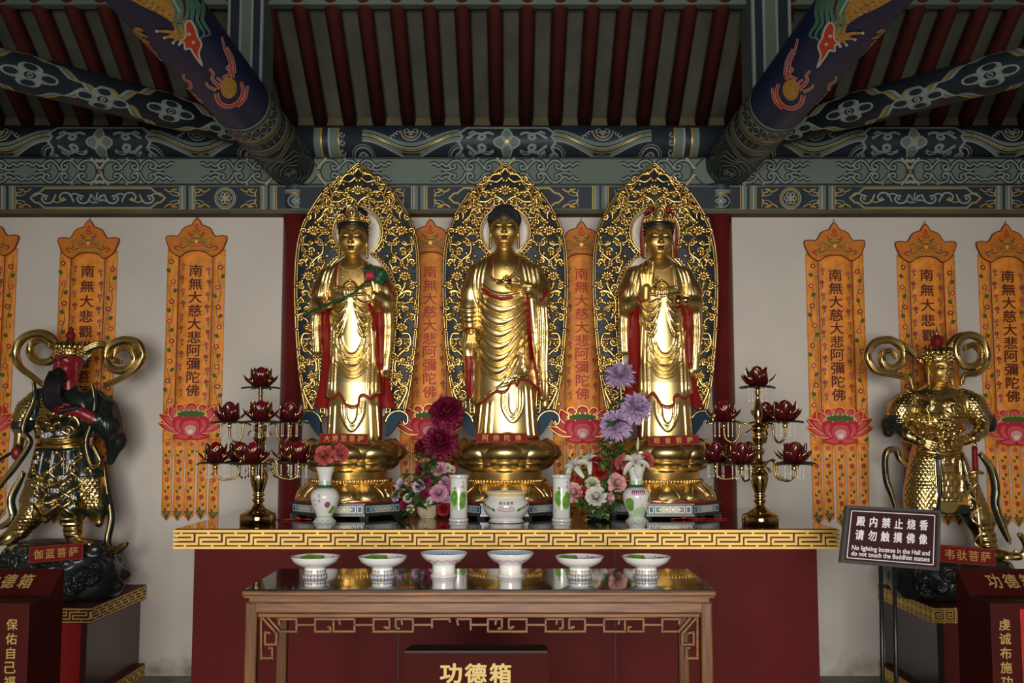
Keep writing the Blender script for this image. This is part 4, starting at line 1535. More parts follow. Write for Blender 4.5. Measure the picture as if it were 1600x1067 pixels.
sb = shallow_bowl('offering_bowl')
db = deep_bowl('offering_bowl')
bowl_labels = ['leftmost white footed bowl on the front table, cherry sprig painted inside',
               'second white footed bowl from the left, cherries and green leaf inside',
               'left of the two deeper footed bowls, pale blue inside with pink petal rim',
               'right of the two deeper footed bowls, green lotus leaf inside, pink petals outside',
               'white footed bowl just right of the two deeper bowls, cherries inside',
               'rightmost white footed bowl on the front table, cherry sprig painted inside']
for i, px in enumerate((492, 597.5, 693.5, 797.5, 905.5, 1010)):
 p = PZ(px, 900.5, TZ)
 src = db if i in (2, 3) else sb
 o = src if i in (0, 2) else dup(src, (0, 0, 0))
 o.location = (p.x, p.y, TZ)
 o.rotation_euler = (0, 0, (0, .15, -.9, .1, .3, .2)[i])
 o['label'] = bowl_labels[i]
 o['group'] = 'offering bowls on the front table'

# ---------------------------------------------------------------- side plinths
def plinth(side):
 s_ = side
 xi = 2.063
 yf = 5.12
 zt = 0.503
 zb = zt - 0.078
 xo = XL - 0.01
 root = empty('statue_plinth', (s_ * 2.7, yf, 0), 'maroon plinth with gold meander rim carrying the red-faced guardian' if s_ < 0 else 'maroon plinth with gold square-spiral rim carrying the armoured gold guardian', 'plinth', 'side plinths')
 T = Matrix.Translation((-s_ * 2.7, -yf, 0))

 def bx(mb, a, b, mi=0):
  x0, x1 = sorted((s_ * a[0], s_ * b[0]))
  mb.box((x0, a[1], a[2]), (x1, b[1], b[2]), mi, T)
 mb = MB()
 bx(mb, (xi + .03, yf + .03, .06), (xo, WALL - .002, zb))
 mb.build('body', M['plinth_lacquer'] if s_ < 0 else M['plinth_dark'], root)
 mb = MB()
 bx(mb, (xi + .06, yf + .0285, .08), (xo, yf + .031, zb - 0.001))
 mb.build('front_panel', M['bright_red_panel'] if s_ < 0 else M['column'], root)
 mb = MB()
 bx(mb, (xi, yf, zb), (xo, WALL - .002, zt))
 mb.build('top_slab', M['maroon_line'], root)
 mb = MB()
 bx(mb, (xi - .005, yf - .005, 0), (xo, WALL - .002, .07))
 mb.build('base_slab', M['maroon_line'], root)
 gen = s_fret if s_ < 0 else key_fret
 mb = MB()
 for z0, z1, o in ((zb, zt, 0.0), (0.0, 0.068, 0.005)):
  w_ = 0.0062
  x0, x1 = sorted((s_ * (xi - o), s_ * xo))
  fret_box(mb, gen(x0, x1, z0 + .003, z1 - .003), w_, yf - o - 0.004, yf - o + .002, T)
  R = T @ Matrix.Translation((s_ * (xi - o), yf, 0)) @ Matrix.Rotation(PI / 2, 4, 'Z')
  fret_box(mb, gen(0.0 - o, WALL - yf - .006, z0 + .003, z1 - .003), w_, -0.003, 0.003, R)
 mb.build('meander_rim', M['fret_gold'], root)

M['bright_red_panel'] = mat('bright_red_lacquer', (0.40, 0.014, 0.014), 0.4, var=0.1)
M['plinth_lacquer'] = mat('plinth_lacquer', (0.070, 0.014, 0.012), 0.25, spec=.5)
M['plinth_dark'] = mat('dark_plinth_lacquer', (0.030, 0.014, 0.012), 0.25, spec=.5)
plinth(-1)
plinth(1)

# ---------------------------------------------------------------- donation boxes
def donation_box(side, label, column):
 """Upright box with a shelf on top and a slanted title panel behind it."""
 x = side * 1.850 if side < 0 else 1.835
 d = 3.62
 zs, zp, dp_ = .769, .851, 3.88
 root = empty('donation_box', (x, d, 0), label, 'donation box', 'donation boxes')
 h = .176
 MB().box((-h, 0, 0.0), (h, .27, zs), 0, None, 0.002).build('body', M['maroon_dark'], root)
 prof = [(.148, zs - .001), (.158, zs + .004), (.262, zp), (.27, zp), (.27, zs - .001)]
 mb = MB()
 mb.add([(sx * h, y, z) for sx in (-1, 1) for y, z in prof], [(0, 1, 2, 3, 4), (9, 8, 7, 6, 5)] + [(i, i + 5, (i + 1) % 5 + 5, (i + 1) % 5) for i in range(5)], 0, False)
 mb.build('title_panel', M['maroon_dark'], root)
 MB().box((-.07, .05, zs), (.07, .065, zs + .0012)).build('coin_slot', M['black'], root)
 MB().box((-.074, -.003, .02), (.074, .001, zs - .02), 0, None, .001).build('front_panel', M['bright_red_panel'], root)
 t = lambda v: (v - zs - .004) / (zp - zs - .004)
 k = Ink(lambda u, v, q: (u, .158 + .104 * t(v) - q * .7, v + q), [], L=9)
 for i, ch in enumerate('功德箱'):
  k.text(ch, (i - 1) * .062, zs + .044, .046, 'box_script', 1, .02, 0, 1.15)
 k.build('title_lettering', root)
 k = Ink(lambda u, v, q: (u, -q, v), [], L=9)
 for i, ch in enumerate(column):
  k.text(ch, -side * .118 if side < 0 else -.129, zs - .073 - i * .0485, .042, 'box_script', 1, .016)
 k.build('column_lettering', root)
 return root

M['box_script'] = mat('dull_gold_box_script', (0.36, 0.24, 0.075), 0.5, 0.1, spec=.15)
donation_box(-1, 'dark maroon donation box at the left, gold writing, before the red-faced guardian', '保佑自己福慧')
donation_box(1, 'dark maroon donation box at the right, gold writing, before the armoured guardian', '虔诚布施功德')

# the box under the offering table: a plain sloping front
d = 3.12
x = (744 - 800) / 1600 * d / 1.02
zt = P(744, 1019, d).z
root = empty('donation_box', (x, d, 0), 'maroon donation box with three gold characters, under the offering table', 'donation box', 'donation boxes')
w1 = 225 / 2 * d / 1600 / 1.022
mb = MB()
vs = [(-w1, 0, zt), (w1, 0, zt), (w1, .02, zt + .003), (-w1, .02, zt + .003), (-w1 * 1.06, -.012, zt - .32), (w1 * 1.06, -.012, zt - .32), (w1, .26, zt - .03), (-w1, .26, zt - .03),
      (w1, .26, 0), (-w1, .26, 0), (w1 * 1.02, -.01, 0), (-w1 * 1.02, -.01, 0)]
mb.add(vs, [(0, 1, 2, 3), (4, 5, 1, 0), (3, 2, 6, 7), (7, 6, 8, 9), (11, 10, 5, 4), (5, 10, 8, 6, 2, 1), (11, 4, 0, 3, 7, 9), (9, 8, 10, 11)], 0, False)
M['title_script'] = mat('pale_gold_script', (0.42, 0.31, 0.11), 0.5, 0.1, spec=.15)
M['box_maroon'] = mat('dull_box_maroon', (0.036, 0.005, 0.0035), 0.6, spec=.04)
mb.build('body', M['box_maroon'], root)
MB().box((-w1 + .002, -.001, zt - .002), (w1 - .002, .022, zt + .0045)).build('top_strip', M['dark_glass'], root)
k = Ink(lambda u, v, h: (u, -.012 * (zt - v) / .32 - h, v), [], L=9)
for i, ch in enumerate('功德箱'):
 k.text(ch, (705 + i * 38.5 - 744) * d / 1600 / 1.024, P(744, 1053, d - 0.012).z, 0.060, 'title_script', 1, 0.03, 0, 1.12)
k.build('title_lettering', root)

# ---------------------------------------------------------------- notice on its stand
M['sign_face'] = mat('dark_brown_sign_face', (0.040, 0.013, 0.014), 0.4)
M['sign_frame'] = mat('grey_metal_frame', (0.10, 0.10, 0.09), 0.4, 0.5)
M['sign_white'] = mat('white_print', (0.72, 0.68, 0.68), 0.5)
M['stand_black'] = mat('black_stand_metal', (0.02, 0.022, 0.022), 0.35, 0.6)
c00, c10, c11, c01 = P(1312, 878.6, 3.98), P(1465.6, 891.8, 4.06), P(1468.5, 797.4, 4.10), P(1321.7, 789.6, 4.02)
nrm = (c10 - c00).cross(c01 - c00).normalized()
if nrm.y > 0:
 nrm = -nrm
ctr = (c00 + c10 + c11 + c01) / 4
root = empty('notice_sign', (ctr.x, ctr.y, 0), 'brown bilingual notice with white lettering on a black stand, beside the right plinth', 'sign')

def sq(u, v, h):
 p = c00 * ((1 - u) * (1 - v)) + c10 * (u * (1 - v)) + c11 * (u * v) + c01 * ((1 - u) * v) + nrm * h
 return (p.x - ctr.x, p.y - ctr.y, p.z)

def sign_slab(mb, u0, v0, u1, v1, h0, h1):
 vs = [sq(a, b, h) for h in (h0, h1) for a, b in ((u0, v0), (u1, v0), (u1, v1), (u0, v1))]
 mb.add(vs, [(3, 2, 1, 0), (4, 5, 6, 7), (0, 1, 5, 4), (1, 2, 6, 5), (2, 3, 7, 6), (3, 0, 4, 7)], 0, False)

mb = MB()
sign_slab(mb, .02, .03, .98, .97, -0.008, 0.004)
mb.build('panel', M['sign_face'], root)
mb = MB()
for a in ((0, 0, 1, .05), (0, .95, 1, 1), (0, .05, .03, .95), (.97, .05, 1, .95)):
 sign_slab(mb, *a, -0.012, 0.009)
mb.build('frame', M['sign_frame'], root)
k = Ink(lambda u, v, h: sq(u, v, h + .004), [], L=0.2)
asp = (c10 - c00).length / (c01 - c00).length
for a, b in (((.06, .09), (.94, .09)), ((.94, .09), (.94, .91)), ((.94, .91), (.06, .91)), ((.06, .91), (.06, .09))):
 if a[1] == b[1]:
  k.fill([(a[0], a[1] - .007), (b[0], a[1] - .007), (b[0], a[1] + .007), (a[0], a[1] + .007)], 'sign_white', 1, .3)
 else:
  k.fill([(a[0] - .0045, a[1]), (a[0] + .0045, a[1]), (a[0] + .0045, b[1]), (a[0] - .0045, b[1])], 'sign_white', 1, .3)
for row, (t, v) in enumerate((('殿内禁止烧香', .735), ('请勿触摸佛像', .50))):
 for i, ch in enumerate(t):
  k.text(ch, .165 + i * .132, v, .185, 'sign_white', 1, 0.028, 0, 1 / asp * .95)
for t, v in (('No lighting incense in the Hall and', .275), ('do not touch the Buddhist statues', .175)):
 vs, fs = glyph(t)
 w_ = max(a for a, b in vs) * 2
 k.text(t, .5, v, .112, 'sign_white', 1, 0.022, 0, 0.80 / w_ / .112)
k.build('lettering', root)
mb = MB()
for u in (.42, .56):
 a = sq(u, 0.3, -0.016)
 b = (a[0] - 0.01, a[1] + 0.01, 0.015)
 mb.tube([a, b], 0.0085, 10)
mb.build('pole', M['stand_black'], root)
mb = MB()
mb.box((sq(.30, 0, 0)[0], -0.14, 0), (sq(.68, 0, 0)[0], 0.16, 0.016), 0, None, 0.004)
mb.build('base_plate', M['stand_black'], root)

# ================================================================ the three standing gold figures on their lotus thrones
FIG_D = 5.36
KC = (P(800, 318, FIG_D).z - P(800, 690, FIG_D).z) / 372.0       # metres per clay unit
FIG_Z0 = P(800, 690, FIG_D).z - ALT_Z                            # clay height 0 above the altar
TC = Matrix.Translation((0, 0, FIG_Z0)) @ Matrix.Scale(KC, 4)

def in_poly(x, z, poly):
 r = np.zeros(len(x), bool)
 n = len(poly)
 for i in range(n):
  x1, z1 = poly[i]
  x2, z2 = poly[(i + 1) % n]
  c = (z1 > z) != (z2 > z)
  r ^= c & (x < (x2 - x1) * (z - z1) / ((z2 - z1) if z2 != z1 else 1e-9) + x1)
 return r

def near_line(x, z, pts, w):
 best = np.full(len(x), 1e9)
 for (ax, az), (bx, bz) in zip(pts, pts[1:]):
  den = (bx - ax) ** 2 + (bz - az) ** 2 + 1e-9
  t = np.clip(((x - ax) * (bx - ax) + (z - az) * (bz - az)) / den, 0, 1)
  best = np.minimum(best, (x - ax - t * (bx - ax)) ** 2 + (z - az - t * (bz - az)) ** 2)
 return best < w * w

def face(s, cx, cz, cy=-2.0, w=1.0):
 """A calm face: skull, jaw, brows, lowered lids, nose, lips, long ears; cz is the height of the eyes."""
 C = lambda x, y, z: (cx + x * w, cy + y, cz + z)
 s.ell(C(0, 2, 4), (23 * w, 27, 31), 1)
 s.ell(C(0, -6, -12), (19.5 * w, 19, 19), 8)
 s.ell(C(0, -15, -23), (8.5, 7, 6), 6)
 for x in (-1, 1):
  s.ell(C(x * 12, -14, -9), (8.5, 9, 9), 6)
  s.cap(C(x * 23.2, 4, 3), C(x * 23.6, 1, -9), 3.6, 3.0, 1.2, sq=(.7, 1.2))
  s.cap(C(x * 23.6, 1, -9), C(x * 24.2, 0, -29), 2.6, 3.4, 1.2, sq=(.75, 1.1))
  s.ell(C(x * 9.6, -20.5, 1.0), (6.8, 5.0, 3.8), 1.6)
 s.cap(C(0, -23.5, 7), C(0, -28.5, -9), 1.7, 2.7, 2.2)
 s.ell(C(0, -28.2, -9.6), (3.3, 3.6, 2.5), 1.2)
 for x in (-1, 1):
  s.ell(C(x * 3.2, -26.3, -10.4), (2.2, 2.6, 1.9), 1.0)
 s.ell(C(0, -24.0, -17), (5.4, 3.4, 1.3), 1.0)
 s.ell(C(0, -23.8, -19.8), (4.0, 3.4, 1.7), 1.0)
 for x in (-1, 1):
  br = [(cx + x * w * a, cz + b) for a, b in ((2.6, 3), (5, 8), (10, 10.6), (15, 9.5), (19.5, 5))]
  s.press(smooth2(br, 4), 1.0, 1.2, ylim=cy - 6)
  s.press(smooth2([(cx + x * w * a, cz + b) for a, b in ((3.4, -0.8), (7, -2.0), (11.5, -2.0), (17, 0.4))], 4), -1.3, 0.75, ylim=cy - 6)
  s.press(smooth2([(cx + x * w * a, cz + b) for a, b in ((3.2, 0.4), (7, 4.4), (12, 4.8), (17.5, 1.6))], 4), -0.55, 0.8, ylim=cy - 6)
 s.press([(cx - 5.6, cz - 18.0), (cx - 2.4, cz - 18.6), (cx + 2.4, cz - 18.6), (cx + 5.6, cz - 18.0)], -0.9, 0.6, ylim=cy - 6)
 s.press([(cx - 5, cz - 23.4), (cx + 5, cz - 23.4)], -0.7, 1.2, ylim=cy - 6)
 s.press([(cx, cz - 13), (cx, cz - 15)], -0.5, 1.0, ylim=cy - 6)

def open_hand(s, wrist, up, side, nrm, L=26, bends=(0, 0, 0, 0), thumb=1, k=0.9):
 """Palm and five fingers. up points from wrist to fingertips, side from little finger to thumb, nrm out of the palm."""
 U, S, N = Vector(up).normalized(), Vector(side).normalized(), Vector(nrm).normalized()
 Wp = Vector(wrist)
 pl = L * 0.5
 for i in range(4):
  q = (i - 1.5) * L * 0.115
  s.cap(Wp + S * q * 0.6, Wp + U * pl + S * q, L * .085, L * .085, 1.8)
 s.cap(Wp - U * L * .25, Wp + U * 3, L * .15, L * .15, 2)
 for i in range(4):
  q = (1.5 - i) * L * 0.118            # index first, on the thumb side
  fl = L * (0.42, 0.48, 0.45, 0.36)[i]
  b = bends[i]
  p0 = Wp + U * pl + S * q
  d1 = (U * math.cos(b * .6) + N * math.sin(b * .6) + S * (1.5 - i) * 0.05).normalized()
  d2 = (U * math.cos(b * 1.4) + N * math.sin(b * 1.4)).normalized()
  d3 = (U * math.cos(b * 2.1) + N * math.sin(b * 2.1)).normalized()
  p1 = p0 + d1 * fl * .42
  p2 = p1 + d2 * fl * .33
  p3 = p2 + d3 * fl * .25
  s.chain([p0, p1, p2, p3], [L * .066, L * .06, L * .054, L * .044], 0.6)
 t0 = Wp + U * L * .12 + S * L * .16
 t1 = t0 + (U * .6 + S * .62 + N * .35) * L * .22
 t2 = t1 + (U * .85 + S * .1 + N * .5) * L * .18 * thumb
 s.chain([t0, t1, t2], [L * .085, L * .068, L * .05], 1.2)

def face_color(x, y, z, cx, cz, m):
 """Painted lips, lash lines and thin brows."""
 f = y < -12
 x = (x - cx) / .91 + cx
 m[(((x - cx) / 5.2) ** 2 + ((z - cz + 18.4) / 2.9) ** 2 < 1) & f] = 3
 for q in (-1, 1):
  m[near_line(x, z, smooth2([(cx + q * a, cz + b) for a, b in ((3.6, -0.9), (7, -2.0), (11.5, -2.0), (16.5, 0.2))], 4), 0.62) & f] = 4
  m[near_line(x, z, smooth2([(cx + q * a, cz + b) for a, b in ((3, 4.6), (6, 8.8), (11, 11.2), (17.5, 8.4))], 4), 0.42) & f] = 4
 return m

def buddha_parts():
 s = Sculpt((-74, -58, -2), (74, 40, 312), 0.85)
 s.loft([(0, 4, 0, 49, 31), (12, 4, 0, 48, 31), (45, 2, 0, 47, 31), (100, 1, 0, 45, 31), (150, 0, 0, 44, 31), (200, 0, 0, 45, 32), (235, 0, 0, 48, 31), (258, -1, 0, 51, 28),
   (272, -1, 0, 46, 25), (284, -1, 0, 34, 20), (293, -1, 0, 19, 15), (300, -1, 0, 12, 12)], 3, 2.15)
 s.cap((-1, 0, 282), (-1, -2, 309), 13, 12, 4)
 s.ell((-1, -14, 262), (26, 18, 22), 8)
 # right arm hangs, its sleeve ends above the wrist
 s.chain([(-43, 2, 262), (-53, 0, 232), (-56, -4, 205), (-54, -12, 178)], [16, 15, 13, 10.5], 6)
 s.chain([(-54, -6, 200), (-58, -2, 150), (-54, -2, 100), (-52, -4, 72)], [11, 9, 8, 6.5], 5, sq=(1, .7))
 # left forearm crosses to the chest, its sleeve falls to the hem
 s.chain([(44, 2, 262), (56, -2, 236), (55, -12, 222), (36, -30, 232)], [16, 15, 13, 9.5], 6)
 s.chain([(52, -12, 222), (59, -8, 160), (59, -6, 100), (62, -4, 56)], [12, 9.5, 8, 5], 5, sq=(1, .75))
 s.chain([(40, -24, 224), (45, -20, 170), (50, -14, 110), (57, -8, 66)], [6, 5.5, 5, 4], 3)
 hem = smooth2([(-60, 50), (-47, 54), (-30, 64), (-18, 74), (-12, 77), (-6, 75), (3, 78), (9, 88), (15, 90), (19, 86), (24, 95), (38, 92), (60, 70)], 4)
 hx, hz = np.array([p[0] for p in hem]), np.array([p[1] for p in hem])
 s.pattern((-52, -58, 30), (52, 2, 130), lambda x, y, z: 2.6 * np.clip((z - np.interp(x, hx, hz)) / 1.6, 0, 1) * np.clip((130 - z) / 30, 0, 1) + 0 * y)
 chest = smooth2([(-20, 296), (-20, 270), (-20, 250), (-8, 245), (6, 249), (16, 260), (23, 276), (24, 292)], 4)
 ch = [(-20, 300)] + chest + [(24, 300)]

 def inset(x, y, z):
  X, Z = np.broadcast_arrays(x[:, :, :] + 0 * z, z + 0 * x)
  m = in_poly(X[:, 0, :].ravel(), Z[:, 0, :].ravel(), ch).reshape(X[:, 0, :].shape)
  return -1.8 * m[:, None, :] * np.clip((-2 - y) / 4, 0, 1)
 s.pattern((-22, -58, 240), (28, 2, 300), inset)
 s.press(chest, 1.6, 1.6, ylim=2)
 # belt edge and swags that sweep from the right hip up to the left hand
 s.press(smooth2([(-34, 240), (-22, 229), (-6, 224), (14, 226), (28, 232)], 5), 2.0, 1.6, ylim=0)
 rnd = random.Random(5)
 for i in range(7):
  a = (-35 - i * .8, 231 - 17 * i)
  b = (33, 224 - 11 * i)
  sag = 15 + 4.2 * i
  sw = [(a[0] + (b[0] - a[0]) * u, a[1] + (b[1] - a[1]) * u - sag * math.sin(PI * u ** .85)) for u in [j / 16 for j in range(17)]]
  s.press(sw, 2.7, 2.5, ylim=0)
  s.press([(x, z - 4.4) for x, z in sw], -2.0, 2.2, ylim=0)
  s.press([(x + 2, z - 9) for x, z in sw[6:]], 1.1, 1.5, ylim=0)
 for i in range(6):
  a = (-36 + i * 11, 66 + (0, 6, 14, 18, 26, 34)[i])
  b = (32, 168 - i * 13)
  sw = [(a[0] + (b[0] - a[0]) * u + 9 * math.sin(PI * u), a[1] + (b[1] - a[1]) * (u ** 1.5)) for u in [j / 12 for j in range(13)]]
  s.press(sw, 2.2, 2.3, ylim=0)
  s.press([(x - 3.6, z - 2.4) for x, z in sw], -1.7, 2.0, ylim=0)
 for w_, zb in ((7, 40), (11, 34), (15, 30)):
  s.press(smooth2([(12 - w_, 76), (12 - w_, 50), (12, zb), (12 + w_, 50), (12 + w_ + 1, 80)], 5), 1.5, 1.4, ylim=0)
 for x0 in (-40, -30, -22, 36, 44):
  s.press(smooth2([(x0 * .92, 60 if x0 < 0 else 88), (x0, 30), (x0 * 1.06, 6)], 4), 1.6, 2.0, ylim=0)
 s.press(smooth2([(-44, 9), (-20, 5), (4, 12), (26, 6), (50, 8)], 5), 1.6, 1.6, ylim=0)
 # shoulder and sleeve folds
 for x in (-34, -40, -46):
  s.press(smooth2([(x + 8, 284), (x, 262), (x - 2, 236), (x + 4, 210)], 4), 1.3, 1.6, ylim=2)
 for x in (32, 38, 45, 52):
  s.press(smooth2([(x - 8, 286), (x - 2, 266), (x + 2, 246), (x + 4, 232)], 4), 1.3, 1.6, ylim=2)
 for x in (50, 55, 61, 66):
  s.press(smooth2([(x - 3, 222), (x, 170), (x - 1, 120), (x, 66)], 4), 1.5, 1.5, ylim=4)
 for z in (204, 197, 190, 183):
  s.press(smooth2([(-68, z + 2), (-56, z - 2), (-44, z + 1)], 4), 1.2, 1.3, ylim=2)
 body = s.skin()
 h = Sculpt((-34, -42, 290), (34, 36, 378), 0.42)
 face(h, -1, 332, -2, .91)
 h.cap((-1, 0, 290), (-1, -2, 312), 12.4, 11.6, 3)
 for z in (296, 301):
  h.press([(-13, z), (-1, z - 1.4), (11, z)], -0.7, 0.8, ylim=-4)
 head = h.skin()
 g = Sculpt((-66, -36, 120), (-38, 4, 186), 0.42)
 open_hand(g, (-52, -15, 170), (0.02, -0.12, -1), (1, 0, 0), (0, -1, 0.1), 36, (.15, .1, .15, .25))
 rh = g.skin()
 g = Sculpt((-12, -60, 214), (46, -18, 266), 0.42)
 open_hand(g, (30, -36, 236), (-1, -0.10, 0.0), (0.1, -0.7, 0.6), (0, -.45, .9), 36, (.35, .3, .35, .45))
 lh = g.skin()

 def color(c, n):
  x, y, z = c[:, 0], c[:, 1], c[:, 2]
  m = np.zeros(len(c), int)
  fr = (y < 2)
  skin = (z > 286) & (np.abs(x + 1) < 26) & (z > 296) | (in_poly(x, z, ch) & fr & (n[:, 1] < 0.2))
  m[skin] = 1
  hand = (z > 120) & (z < 176.5) & (x < -38) & (y < -6) & (z < 172)
  m[hand & (c[:, 2] > 118) & (y < -8) & (np.abs(x + 51) < 14) & (z < 172) & (z > 128)] = 0
  red = near_line(x, z, [(-20, 294), (-20, 250)], 1.3) & fr
  red |= near_line(x, z, [(a, b - 2.0) for a, b in hem if -50 < a < 44], 1.35) & fr & (y < -6)
  red |= near_line(x, z, [(-34, 233), (-22, 222), (-6, 218), (10, 220)], 2.6) & fr & (np.abs(x) < 40)
  red |= near_line(x, z, smooth2([(34, 224), (37, 190), (40, 150), (47, 110), (54, 70)], 4), 2.4) & fr
  red |= near_line(x, z, [(66, 232), (56, 216)], 2.5) & fr
  red |= near_line(x, z, [(-60, 172.5), (-46, 172.5)], 1.8) & (y < 2)
  red |= in_poly(x, z, [(-62, 132), (-50, 132), (-47, 84), (-50, 68), (-58, 67), (-64, 76), (-60, 100)]) & fr & (n[:, 1] < .3)
  red |= (z < 10) & (x > 20) & (n[:, 2] < 0.2) & fr
  m[red] = 2
  return m

 def color_small(c, n):
  x, y, z = c[:, 0], c[:, 1], c[:, 2]
  m = np.ones(len(c), int)
  return face_color(x, y, z, -1, 332, m)
 nb = len(body[0])

 def both(c, n):
  k1 = len(body[1])
  return np.concatenate([color(c[:k1], n[:k1]), color_small(c[k1:], n[k1:])])
 me = sculpt_mesh('buddha_figure', [body, head, rh, lh], [M['gold'], M['gold_skin'], M['red_robe'], M['lip'], M['eye_line']], TC, both)
 hair = MB()
 rnd = random.Random(2)
 hair.ball((-1, 3, 346), 24.6, 28, 0, None, (1, 1.09, .80))
 hair.ball((-1, 3, 359), 16, 22, 0, None, (1, 1, .66))
 for j in range(11):
  b = -0.10 + j * 0.125
  n = max(6, int(42 * math.cos(b)))
  for i in range(n):
   a = 2 * PI * (i + (j % 2) * .5) / n
   X, Y, Z = -1 + 25 * math.cos(b) * math.cos(a), 3 + 27.4 * math.cos(b) * math.sin(a), 346 + 20.6 * math.sin(b)
   hair.ball((X, Y, Z), 2.0, 6)
 for j in range(7):
  b = 0.05 + j * 0.2
  n = max(5, int(26 * math.cos(b)))
  for i in range(n):
   a = 2 * PI * i / n
   hair.ball((-1 + 16.3 * math.cos(b) * math.cos(a), 3 + 16.3 * math.cos(b) * math.sin(a), 359 + 10.8 * math.sin(b)), 1.8, 6)
 for sx in (-1, 1):
  hair.tube([(-1 + sx * 22.6, 0, 346), (-1 + sx * 22, 2, 338), (-1 + sx * 21.4, 6, 330)], [3.5, 3, 2], 8)
 return me, hair

def bodhisattva_parts(kind):
 """kind 'lotus' holds a lotus stem across the body; kind 'raised' lifts the right hand."""
 s = Sculpt((-76, -56, -2), (76, 40, 300), 0.85)
 s.loft([(0, 6, 0, 42, 29), (50, 6, 0, 42, 29), (75, 6, 0, 40, 28), (130, 4, 0, 37, 27), (180, 2, 0, 38, 28), (215, 1, 0, 40, 28), (240, 0, 0, 42, 27), (256, 0, 0, 43, 25), (268, 0, 0, 38, 22),
   (278, 0, 0, 25, 17), (285, 0, 0, 14, 13), (292, 0, 0, 12, 12)], 3, 2.15)
 # mantle behind, flaring at the hem
 s.loft([(52, 4, 10, 64, 14), (60, 4, 10, 62, 15), (95, 3, 10, 54, 15), (150, 3, 9, 50, 16), (200, 2, 8, 52, 17), (235, 0, 6, 53, 18), (258, 0, 4, 46, 17), (270, 0, 4, 34, 12)], 4, 2.4)
 # sleeves
 s.chain([(-40, 2, 258), (-50, -2, 232), (-51, -8, 212)], [14, 13.5, 12], 6)
 s.chain([(40, 2, 258), (52, -2, 232), (54, -8, 212)], [14, 13.5, 12], 6)
 if kind == 'lotus':
  s.chain([(-51, -8, 212), (-42, -26, 204)], [11, 7], 5)
  s.chain([(54, -8, 212), (36, -26, 222)], [11, 7.5], 5)
 else:
  s.chain([(-51, -8, 206), (-34, -28, 216)], [11, 7.5], 5)
  s.chain([(54, -8, 212), (38, -26, 212)], [11, 8], 5)
 s.chain([(-52, -6, 214), (-56, -2, 180), (-55, 0, 140)], [9, 8, 6], 5, sq=(1, .8))
 s.chain([(55, -6, 214), (57, -4, 170), (54, -2, 112)], [10, 9, 6], 5, sq=(1, .8))
 hem = smooth2([(-60, 68), (-34, 66), (-24, 67), (-16, 74), (-9, 66), (-3, 56), (7, 53), (15, 56), (17, 68), (24, 71), (33, 66), (41, 71), (60, 70)], 4)
 hx, hz = np.array([p[0] for p in hem]), np.array([p[1] for p in hem])
 s.pattern((-40, -56, 30), (50, 2, 120), lambda x, y, z: 3.2 * np.clip((z - np.interp(x, hx, hz)) / 1.6, 0, 1) * np.clip((120 - z) / 30, 0, 1) + 0 * y)
 # nested U folds down the front
 for zt, zb, w_ in ((176, 132, 18), (172, 126, 22), (168, 122, 26), (158, 112, 19), (150, 106, 24), (148, 101, 28)):
  pts = smooth2([(4 - w_, zt), (4 - w_ * .86, zt - (zt - zb) * .55), (4 - w_ * .45, zb + 4), (4, zb), (4 + w_ * .45, zb + 4), (4 + w_ * .86, zt - (zt - zb) * .55), (4 + w_, zt)], 4)
  s.press(pts, 2.2, 1.6, ylim=0)
  s.press([(x, z - 2.8) for x, z in pts], -1.5, 1.4, ylim=0)
 for zb, w_ in ((26, 10), (21, 14), (17, 18)):
  s.press(smooth2([(6 - w_, 60), (6 - w_ * .8, 36), (6, zb), (6 + w_ * .8, 36), (6 + w_, 60)], 5), 1.9, 1.5, ylim=0)
 for x in (-32, -27, -22, 30, 36, 41):
  s.press(smooth2([(x * .92, 182), (x, 130), (x * 1.02, 72)], 5), 1.7, 1.7, ylim=0)
 for x in (-30, -22, 34, 43):
  s.press(smooth2([(x, 58), (x * 1.04, 30), (x * 1.08, 4)], 5), 1.5, 1.8, ylim=0)
 # apron swags from the knot to both hips
 for i in range(4):
  for sx in (-1, 1):
   a = (2 + sx * (4 + i * .6), 221 - i * 5)
   b = (2 + sx * 35, 218 - i * 3)
   pts = [(a[0] + (b[0] - a[0]) * u, a[1] + (b[1] - a[1]) * u - (9 + i * 11) * math.sin(PI * u ** .9) ** .9) for u in [j / 12 for j in range(13)]]
   s.press(pts, 2.3, 2.2, ylim=0)
   s.press([(x, z - 4) for x, z in pts], -1.7, 2.0, ylim=0)
 s.press([(-24, 236), (0, 232), (24, 236)], 2.0, 1.6, ylim=0)
 s.press([(-25, 226), (0, 222), (25, 226)], 1.6, 1.4, ylim=0)
 s.press(smooth2([(-8, 222), (-8, 236), (0, 243), (8, 236), (8, 222)], 5), 3.4, 2.0, ylim=0)
 s.press(smooth2([(-3, 223), (-3, 232), (0, 235), (3, 232), (3, 223)], 4), 2.0, 1.4, ylim=0)
 for sx in (-1, 1):
  s.press(smooth2([(sx * 14, 286), (sx * 21, 270), (sx * 23, 250), (sx * 23, 232)], 4), 2.2, 1.8, ylim=0)
  for q in (30, 36, 42):
   s.press(smooth2([(sx * (q - 10), 280), (sx * q, 262), (sx * (q + 5), 244), (sx * (q + 8), 224)], 4), 1.3, 1.6, ylim=0)
  for q in (50, 55, 59):
   s.press(smooth2([(sx * q, 208), (sx * (q + 2), 176), (sx * q, 130)], 4), 1.4, 1.5, ylim=4)
 body = s.skin()
 h = Sculpt((-34, -42, 268), (34, 36, 350), 0.42)
 face(h, 0, 316, -2, .90)
 h.cap((0, 0, 272), (0, -2, 296), 12.4, 11.6, 3)
 for z in (280, 285):
  h.press([(-13, z), (0, z - 1.4), (13, z)], -0.7, 0.8, ylim=-4)
 h.ell((0, -26.2, 328), (1.3, 1.3, 1.3), .3)
 head = h.skin()
